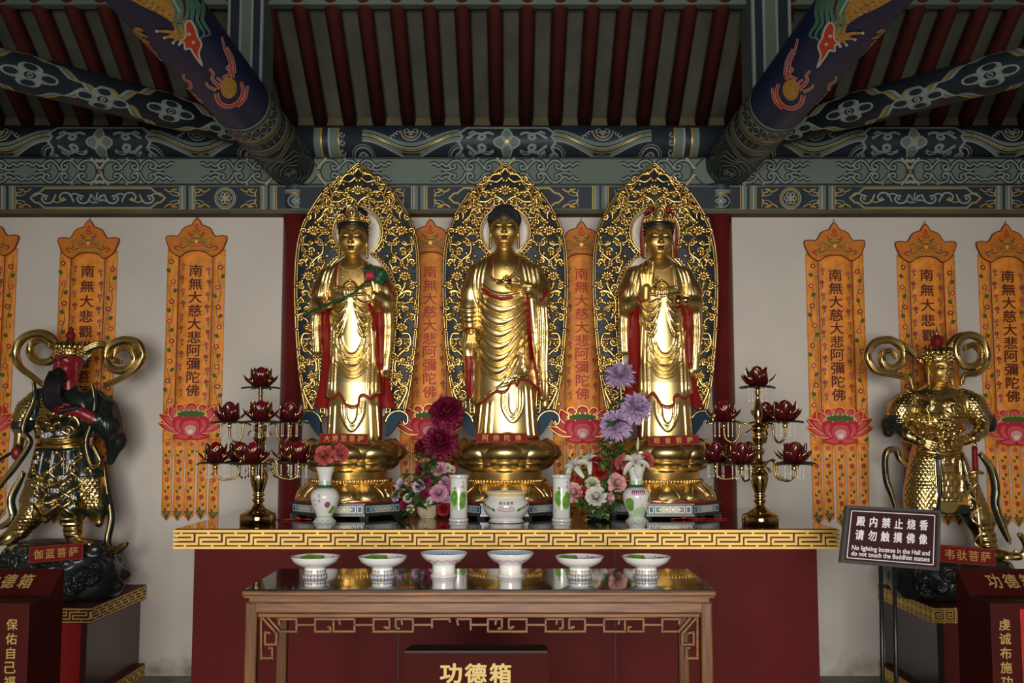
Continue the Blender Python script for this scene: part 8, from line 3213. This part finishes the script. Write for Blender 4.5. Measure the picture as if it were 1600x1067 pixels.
FM = {
 'crimson': petal_mat('crimson_petal', (0.17, 0.003, 0.030), (0.085, 0.001, 0.014)),
 'lilac': petal_mat('lilac_petal', (0.50, 0.36, 0.52), (0.38, 0.25, 0.44)),
 'coral': petal_mat('coral_petal', (0.50, 0.10, 0.09), (0.34, 0.05, 0.05)),
 'mauve': petal_mat('dusty_mauve_petal', (0.52, 0.26, 0.34), (0.38, 0.15, 0.24)),
 'magenta': petal_mat('magenta_petal', (0.26, 0.012, 0.07), (0.15, 0.006, 0.035)),
 'pale': petal_mat('pale_lavender_petal', (0.52, 0.40, 0.50), (0.42, 0.28, 0.40)),
 'red': petal_mat('scarlet_petal', (0.27, 0.006, 0.009), (0.16, 0.003, 0.005)),
 'blush': petal_mat('blush_petal', (0.62, 0.36, 0.34), (0.52, 0.22, 0.22)),
 'white': petal_mat('white_petal', (0.58, 0.55, 0.49), (0.48, 0.45, 0.37)),
 'cream': petal_mat('cream_green_petal', (0.55, 0.52, 0.36), (0.42, 0.42, 0.24)),
 'leaf': mat('silk_leaf', (0.060, 0.13, 0.028), 0.6, vscale=30, col2=(0.02, 0.06, 0.014), spec=.15),
 'leaf2': mat('bright_silk_leaf', (0.13, 0.22, 0.035), 0.6, vscale=30, col2=(0.05, 0.13, 0.02), spec=.15),
 'stem': mat('green_stem', (0.08, 0.13, 0.03), 0.6),
 'basket': mat('pale_wicker', (0.48, 0.38, 0.24), 0.7, var=.2, vscale=40),
 'varieg': mat('cream_leaf_edge', (0.50, 0.50, 0.30), 0.5),
}

def ring_petals(mb, n, r, tilt, L, wd, curl, ph, z=0.0, notch=0.0, nv=6, rnd=None, wide=False):
 """A ring of cupped petals; tilt 0 = flat, pi/2 = upright; wide ones are broad near the tip."""
 for i in range(n):
  a = ph + 2 * PI * i / n + (rnd.uniform(-.12, .12) if rnd else 0)
  t = tilt + (rnd.uniform(-.14, .14) if rnd else 0)
  l = L * (rnd.uniform(.86, 1.1) if rnd else 1)
  R_ = Matrix.Rotation(a, 4, 'Z')
  p2 = rnd.uniform(0, 6) if rnd else 0

  def fn(u, v):
   s_ = 2 * u - 1
   if wide:
    w = wd * (min(1, .3 + 1.0 * v) if v < .74 else math.sqrt(max(0.02, 1 - ((v - .74) / .275) ** 2)))
   else:
    w = wd * math.sin(PI * min(.97, (.10 + .78 * v))) ** .75
   th = t + curl * v
   q = l * v * (1 + (notch * .05 * math.sin(s_ * 8 + p2) * v if notch else 0))
   x = r + q * math.cos(th)
   zz_ = z + q * math.sin(th) + (s_ * s_) * w * .35
   if notch:
    zz_ += notch * .035 * l * math.sin(s_ * 6 + p2) * v * v
   return (x, s_ * w, zz_)
  mb.grid(fn, 6 if wide else 5, nv, 0, R_)

def head(kind, R, seed):
 rnd = random.Random(seed)
 mb = MB()
 if kind == 'peony':
  for j in range(8):
   q = j / 7
   ring_petals(mb, 6 + 2 * j, R * (.03 + .05 * j), PI / 2 - q * 1.75, R * (.50 + .20 * q), R * (.14 + .022 * j), .45 - .8 * q, j * 1.1, R * (.16 - .30 * q), 2.4, 6, rnd, True)
 elif kind == 'mum':
  for j in range(8):
   q = j / 7
   ring_petals(mb, 9 + 4 * j, R * .06, PI / 2 - q * 1.85, R * (.60 + .42 * q), R * .085, .65 - .72 * q, j * .6, R * (.05 - .16 * q), 1.2, 6, rnd, True)
 elif kind == 'rose':
  for j in range(6):
   q = j / 5
   ring_petals(mb, 3 + j, R * (.05 + .085 * j), PI / 2 - q * .95, R * (.56 + .12 * q), R * (.26 + .10 * q), .45 - 1.0 * q, j * .9, -R * .16 * q, .5, 6, rnd, True)
 elif kind == 'lily':
  ring_petals(mb, 3, R * .05, .95, R * 1.1, R * .24, -1.35, 0, 0, 0, 9)
  ring_petals(mb, 3, R * .05, .85, R * 1.1, R * .19, -1.3, PI / 3, 0, 0, 9)
  for i in range(6):
   a = i * PI / 3 + .2
   mb.tube([(0, 0, 0), (R * .15 * math.cos(a), R * .15 * math.sin(a), R * .4), (R * .28 * math.cos(a), R * .28 * math.sin(a), R * .6)], R * .02, 5)
 elif kind == 'bud':
  mb.lathe([(R * .06, 0), (R * .16, R * .25), (R * .20, R * .7), (R * .14, R * 1.25), (R * .05, R * 1.6), (0, R * 1.65)], n=12)
 elif kind == 'berry':
  for i in range(9):
   a = i * 2.4
   rr_ = R * .55 * math.sqrt(i / 9)
   mb.ball((rr_ * math.cos(a), rr_ * math.sin(a), R * .2 * math.cos(i)), R * .34, 8)
 return mb

_HC = {}

def leafm(mb, base, d, L, w, droop, n=6, floor=None):
 d = Vector(d).normalized()
 sd = d.cross(Vector((0, 0, 1)))
 sd = sd.normalized() if sd.length > 1e-4 else Vector((1, 0, 0))
 up = sd.cross(d)

 def fn(u, v):
  s_ = 2 * u - 1
  ww = w * math.sin(PI * min(1, .06 + .94 * v) ** .85)
  p = Vector(base) + d * (L * v) + sd * (s_ * ww) + up * (abs(s_) * ww * .35) + Vector((0, 0, -droop * L * v * v))
  if floor is not None and p.z < floor + .003 + .006 * v:
   p.z = floor + .003 + .006 * v
  return p
 mb.grid(fn, 5, n, 0)

def flower(name, kind, R, colr, pos, aim, root_pt, label, cat, group, seed=0, leaves=2, leafL=.045, lm='leaf'):
 """A flower head at pos facing aim, its stem running down to root_pt."""
 key = (kind, R, colr, seed % 3)
 if key not in _HC:
  _HC[key] = head(kind, R, seed % 3).mesh('blossom', FM[colr])
 root = empty(name, pos, label, cat, group)
 b = obj_from('blossom', _HC[key], root)
 aim = Vector(aim).normalized()
 b.rotation_euler = (aim.to_track_quat('Z', 'Y') @ Euler((0, 0, seed * 1.3)).to_quaternion()).to_euler()
 a = -aim * R * .12
 e = Vector(root_pt) - Vector(pos)
 m = (a + e) / 2 + Vector((0, .004, .2 * abs(e.z) * .0)) - aim * R * .5
 path = smooth2([tuple(a), tuple(a - aim * R * .35), tuple(m), tuple(e)], 5)
 st = MB().tube(path, .0024, 6)
 ring = MB()
 for i in range(5):
  q = aim.orthogonal().normalized()
  q.rotate(Matrix.Rotation(i * 1.257, 3, aim))
  leafm(st, a, (q + aim * .25), R * .6, R * .16, .1)
 st.build('stem', FM['stem'], root)
 rnd = random.Random(seed + 40)
 for i in range(leaves):
  p = Vector(path[min(len(path) - 1, 4 + i * 4)])
  an = rnd.uniform(0, 2 * PI)
  lb = MB()
  leafm(lb, p, (math.cos(an), math.sin(an) * .8 - .3, rnd.uniform(.0, .6)), leafL * rnd.uniform(.8, 1.2), leafL * .28, rnd.uniform(.1, .6), 6, ALT_Z - pos[2])
  lb.build('leaf', FM[lm], root)
 return root

def at(px, py, d):
 return P(px, py, d)

# basket arrangement left of the burner
bp = V(668, 809)
root = empty('wicker_basket', bp, 'small pale wicker basket holding the crimson peonies, left on the altar', 'basket')
mb = MB()
for j in range(9):
 r = .034 + .0020 * j + .006 * math.sin(j / 8 * PI)
 mb.tube([((r + .0016 * math.sin(i * 1.571 + (j % 2) * PI)) * math.cos(2 * PI * i / 40), (r + .0016 * math.sin(i * 1.571 + (j % 2) * PI)) * math.sin(2 * PI * i / 40), .004 + j * .0072) for i in range(40)], .0042, 6, closed=True)
mb.build('wicker_wall', FM['basket'], root)
MB().lathe([(0, .001), (.034, .001), (.035, .006), (0, .006)], n=24).build('basket_floor', FM['basket'], root)
MB().lathe([(0, .010), (.036, .010), (.045, .058), (0, .064)], n=24).build('moss_filling', FM['leaf'], root)
top = bp + Vector((0, 0, .066))
G1 = 'flowers in the wicker basket'
D = bp.y
L_ = lambda t: t + ', in the wicker basket'
for i, (nm, kind, R, c, px, py, dd, aim, lab, cat, nl) in enumerate((
  ('peony', 'peony', .088, 'crimson', 699, 640, -.01, (.1, -.75, .65), 'uppermost big crimson peony, high before the orange banner', 'flower', 2),
  ('peony', 'peony', .090, 'crimson', 688, 690, -.05, (.0, -.9, .35), 'biggest crimson peony, facing front below the uppermost one', 'flower', 3),
  ('peony', 'peony', .050, 'crimson', 659, 698, .0, (-.5, -.6, .4), 'small crimson peony at the left behind the big ones', 'flower', 3),
  ('peony', 'peony', .045, 'crimson', 660, 735, .0, (-.4, -.8, .1), 'small dark crimson peony low between the stems', 'flower', 1),
  ('rose', 'rose', .038, 'mauve', 686, 733, -.04, (-.1, -.9, .5), 'mauve rose highest of the small roses, under the big peony', 'flower', 1),
  ('rose', 'rose', .042, 'mauve', 686, 770, -.07, (0, -1, .25), 'largest mauve rose, at the front beside the left cylinder vase', 'flower', 1),
  ('rose', 'rose', .034, 'mauve', 697, 756, -.03, (.5, -.8, .3), 'mauve rose tucked half behind the left cylinder vase', 'flower', 0),
  ('rose', 'rose', .034, 'pale', 627, 757, .02, (-.6, -.7, .4), 'pale pink rose at the far left of the basket spray', 'flower', 1),
  ('rose', 'rose', .028, 'pale', 618, 775, 0, (-.7, -.7, .2), 'small lavender rose at the left tip of the basket spray', 'flower', 1),
  ('carnation', 'peony', .036, 'magenta', 663, 772, -.06, (-.1, -1, .2), 'magenta carnation in the middle of the basket spray', 'flower', 1),
  ('carnation', 'peony', .030, 'magenta', 665, 752, -.04, (.1, -.9, .5), 'magenta carnation just above the middle one', 'flower', 1),
  ('rose', 'rose', .032, 'pale', 654, 760, -.05, (-.3, -.9, .3), 'pale rose left of the two magenta carnations', 'flower', 1),
  ('carnation', 'peony', .034, 'magenta', 633, 789, -.04, (-.5, -.9, .1), 'magenta carnation low at the left of the spray', 'flower', 1),
  ('carnation', 'peony', .036, 'red', 693, 795, -.07, (.2, -1, .1), 'red carnation at the foot of the left cylinder vase', 'flower', 1),
  ('rose', 'rose', .026, 'pale', 696, 780, -.05, (.2, -1, .2), 'small lavender rose above the red carnation by the vase', 'flower', 0),
  ('rose', 'rose', .024, 'white', 668, 783, -.07, (0, -1, .3), 'small white rose over the basket rim', 'flower', 1),
  ('rose', 'rose', .022, 'white', 637, 778, -.05, (-.3, -1, .2), 'small white rose beside the low magenta carnation', 'flower', 1),
  ('rose', 'rose', .020, 'cream', 641, 795, -.06, (-.3, -1, 0), 'lowest small cream rose at the left of the basket', 'flower', 1),
  ('rose', 'rose', .022, 'cream', 699, 730, -.02, (.3, -.9, .5), 'small cream rose near the top of the cylinder vase', 'flower', 0),
  ('rose', 'rose', .020, 'pale', 706, 733, -.01, (.6, -.7, .4), 'small lavender rose above the left cylinder vase', 'flower', 0))):
 p = at(px, py, D + dd)
 flower(nm, kind, R, c, p, aim, top + Vector(((p.x - top.x) * .12, .0, 0)), L_(lab), cat, G1, i, nl, .055 if R > .05 else .045, 'leaf' if i % 3 else 'leaf2')

def foliage(owner, spots, rootp, seed, name='leaf_spray', lm='leaf', Lf=.062, n=8):
 """Drooping twigs with their leaves, parts of the vessel they fill."""
 o0 = rootp - owner.location
 for i, (px, py, dd) in enumerate(spots):
  rnd = random.Random(seed + i)
  e = at(px, py, rootp.y + dd) - rootp
  e.z = max(e.z, .008 - o0.z)
  path = smooth2([tuple(o0 + Vector(p)) for p in ((0, 0, 0), (e.x * .4, e.y * .4 - .005, e.z * .5 + .02), (e.x * .8, e.y * .85, e.z * .9 + .012), tuple(e))], 4)
  o = MB().tube(path, [.0022 - .0012 * j / len(path) for j in range(len(path))], 5).build(name, FM['stem'], owner)
  for j in range(n):
   q = Vector(path[min(len(path) - 1, 3 + int(j * (len(path) - 4) / max(1, n - 1)))])
   an = rnd.uniform(0, 2 * PI)
   lb = MB()
   leafm(lb, q, (math.cos(an), math.sin(an) * .7 - .4, rnd.uniform(-.3, .7)), Lf * rnd.uniform(.7, 1.2), Lf * .30, rnd.uniform(.0, .6), 6, 0.0)
   lb.build('leaf', FM[lm if j % 3 else 'leaf2'], o)

foliage(root, [(640, 742, -.02), (640, 768, -.05), (626, 800, -.05), (675, 745, -.01), (650, 778, -.08), (690, 720, -.02), (655, 712, -.02), (696, 714, -.03), (676, 790, -.06), (628, 765, -.04), (645, 752, -.09), (648, 790, -.10), (700, 742, -.07), (634, 780, -.09), (628, 808, -.10), (670, 722, -.06), (678, 708, -.08)], top, 60)

# arrangement right of the burner, in a low dark dish behind the vases
dp = V(935, 812)
root = empty('flower_dish', dp, 'low dark flower dish behind the right cylinder vase, holding the lilac blooms', 'dish')
MB().lathe([(0, 0), (.050, 0), (.062, .030), (.058, .030), (.048, .012), (0, .012)], n=28).build('dish_body', M['stand_black'], root)
MB().lathe([(0, .012), (.046, .012), (.054, .028), (.03, .045), (0, .050)], n=24).build('moss_filling', FM['leaf'], root)
top2 = dp + Vector((0, 0, .052))
D = dp.y
G2 = 'flowers in the dark dish'
R_ = lambda t: t
for i, (nm, kind, R, c, px, py, dd, aim, lab, nl) in enumerate((
  ('chrysanthemum', 'mum', .074, 'lilac', 969, 585, .0, (-.1, -.55, .8), 'topmost lilac chrysanthemum, against the right bodhisattva', 2),
  ('chrysanthemum', 'mum', .080, 'lilac', 994, 636, -.04, (.25, -.8, .55), 'middle lilac chrysanthemum, in front of the right bodhisattva', 3),
  ('chrysanthemum', 'mum', .080, 'lilac', 961, 664, -.05, (-.25, -.8, .5), 'lowest lilac chrysanthemum, overlapping the banner lotus', 3),
  ('rose', 'rose', .044, 'blush', 897, 769, -.06, (-.2, -1, .2), 'blush rose beside the right cylinder vase', 1),
  ('rose', 'rose', .048, 'white', 931, 776, -.10, (-.1, -1, .3), 'large white rose at the front of the right spray', 1),
  ('rose', 'rose', .046, 'blush', 964, 755, -.07, (.25, -.9, .35), 'blush rose beside the neck of the lily vase', 1),
  ('rose', 'rose', .034, 'cream', 926, 755, -.06, (-.1, -.9, .5), 'cream rose above the large white rose', 1),
  ('rose', 'rose', .032, 'blush', 950, 778, -.08, (.3, -1, .1), 'small blush rose right of the large white rose', 1),
  ('carnation', 'peony', .036, 'red', 932, 722, -.02, (-.1, -.8, .6), 'red carnation highest in the right spray', 1),
  ('carnation', 'peony', .036, 'red', 938, 738, -.05, (0, -.9, .4), 'red carnation in the centre of the right spray', 1),
  ('carnation', 'peony', .032, 'red', 952, 726, -.01, (.3, -.8, .4), 'red carnation right of the highest one', 1),
  ('carnation', 'peony', .030, 'red', 969, 738, .0, (.4, -.8, .3), 'red carnation behind the neck of the lily vase', 1),
  ('rose', 'rose', .034, 'red', 913, 772, -.07, (-.1, -1, .1), 'red rose between the blush rose and the white rose', 1),
  ('berry_sprig', 'berry', .026, 'red', 905, 749, -.03, (-.3, -.9, .3), 'sprig of red berries left of the cream rose', 1),
  ('berry_sprig', 'berry', .024, 'red', 893, 747, -.02, (-.5, -.8, .4), 'sprig of red berries above the right cylinder vase', 0),
  ('lily', 'lily', .070, 'white', 898, 728, -.01, (-.5, -.6, .6), 'white lily opening to the left over the cylinder vase', 1),
  ('lily', 'lily', .066, 'white', 921, 720, .0, (-.1, -.6, .8), 'white lily behind the red carnations', 1))):
 p = at(px, py, D + dd)
 flower(nm, kind, R, c, p, aim, top2 + Vector(((p.x - top2.x) * .12, 0, 0)), R_(lab), 'flower', G2, i + 3, nl, .06 if kind == 'mum' else .045, 'leaf' if i % 3 else 'leaf2')
foliage(root, [(948, 700, -.02), (975, 690, -.05), (968, 625, -.03), (905, 795, -.07), (918, 788, -.09), (956, 795, -.06), (970, 775, -.05), (910, 735, .0), (945, 790, -.1), (958, 712, -.04), (908, 786, -.12), (958, 770, -.12), (938, 796, -.14), (972, 705, -.10), (952, 690, -.10), (968, 655, -.09), (975, 790, -.1)], top2, 90)
foliage(root, [(922, 812, -.13), (950, 808, -.11)], top2 + Vector((0, -.02, .0)), 130, 'vine_spray', 'varieg', .036, 8)

# flowers standing in the two bulb vases
for base, items, gname in ((vl, (('rose', 'rose', .046, 'coral', 506, 711, -.02, (-.1, -1, .35), 'open coral rose facing front in the left bulb vase'), ('rose', 'rose', .042, 'coral', 533, 708, .0, (.6, -.7, .3), 'coral rose leaning right in the left bulb vase')), 'roses in the left bulb vase'),
                           (vr, (('lily', 'lily', .072, 'white', 993, 722, -.02, (-.05, -.75, .6), 'open white lily in the right bulb vase'), ('lily_bud', 'bud', .040, 'cream', 996, 704, .01, (.05, -.1, 1), 'closed pale lily bud standing in the right bulb vase'),
                                 ('rose', 'rose', .036, 'coral', 971, 722, .01, (-.7, -.7, .3), 'coral rose leaning left in the right bulb vase'), ('rose', 'rose', .036, 'coral', 1012, 717, .0, (.6, -.7, .4), 'coral rose leaning right in the right bulb vase')), 'flowers in the right bulb vase')):
 vp = base.location
 for i, (nm, kind, R, c, px, py, dd, aim, lab) in enumerate(items):
  p = at(px, py, vp.y + dd)
  flower(nm, kind, R, c, p, aim, vp + Vector((.006 * (i - 1), .004 * i, .20)), lab, 'flower', gname, i + 7, 2, .05, 'leaf2')

# ---------------------------------------------------------------- red tassels and a paper note
M['cord'] = mat('red_cord', (0.33, 0.015, 0.012), 0.6)
for px, py, sx, lab in ((1072, 812, 1, 'red tassel with a long cord lying on the altar by the right candelabrum'), (462, 813, -1, 'red tassel cord lying on the altar by the left bulb vase')):
 p = V(px, py)
 o = empty('tassel', p + Vector((0, 0, .001)), lab, 'tassel', 'red tassels on the altar')
 mb = MB()
 rnd = random.Random(px)
 for i in range(16):
  y = rnd.uniform(-.014, .014)
  mb.tube([(-sx * .02, y * .4, .006), (-sx * .05, y, .006), (-sx * .075, y * 1.6, .002 + rnd.uniform(0, .004))], .0018, 5)
 mb.build('fringe', M['cord'], o)
 MB().ball((-sx * .012, 0, .009), .009, 10, 0, None, (1.5, .8, .8)).build('knot', M['cord'], o)
 MB().tube(smooth2([(0, 0, .007), (sx * .05, -.012, .003), (sx * .12, .012, .003), (sx * .20, .0, .003)], 6), .0022, 6).build('cord', M['cord'], o)
 MB().tube(smooth2([(0, 0, .008), (sx * .03, .012, .003), (sx * .08, .02, .003), (sx * .15, -.01, .003)], 6), .0022, 6).build('cord', M['cord'], o)
pn = P(1104, 752, WALL)
o = empty('paper_note', pn, 'white paper note with two columns of writing on the wall behind the right candelabrum', 'note')
MB().box((-.07, -.002, -.06), (.07, -.0005, .06)).build('sheet', M['white_paper'] if 'white_paper' in M else mat('white_paper', (0.62, 0.60, 0.56), .8), o)
k = Ink(lambda u, v, h: (u, -.002 - h, v), [], L=9)
for c_, t in ((.030, '功德无量'), (.055, '南无阿弥')):
 for i, ch in enumerate(t):
  k.text(ch, c_, .042 - i * .024, .017, 'ink_glaze', 1)
k.build('writing', o)
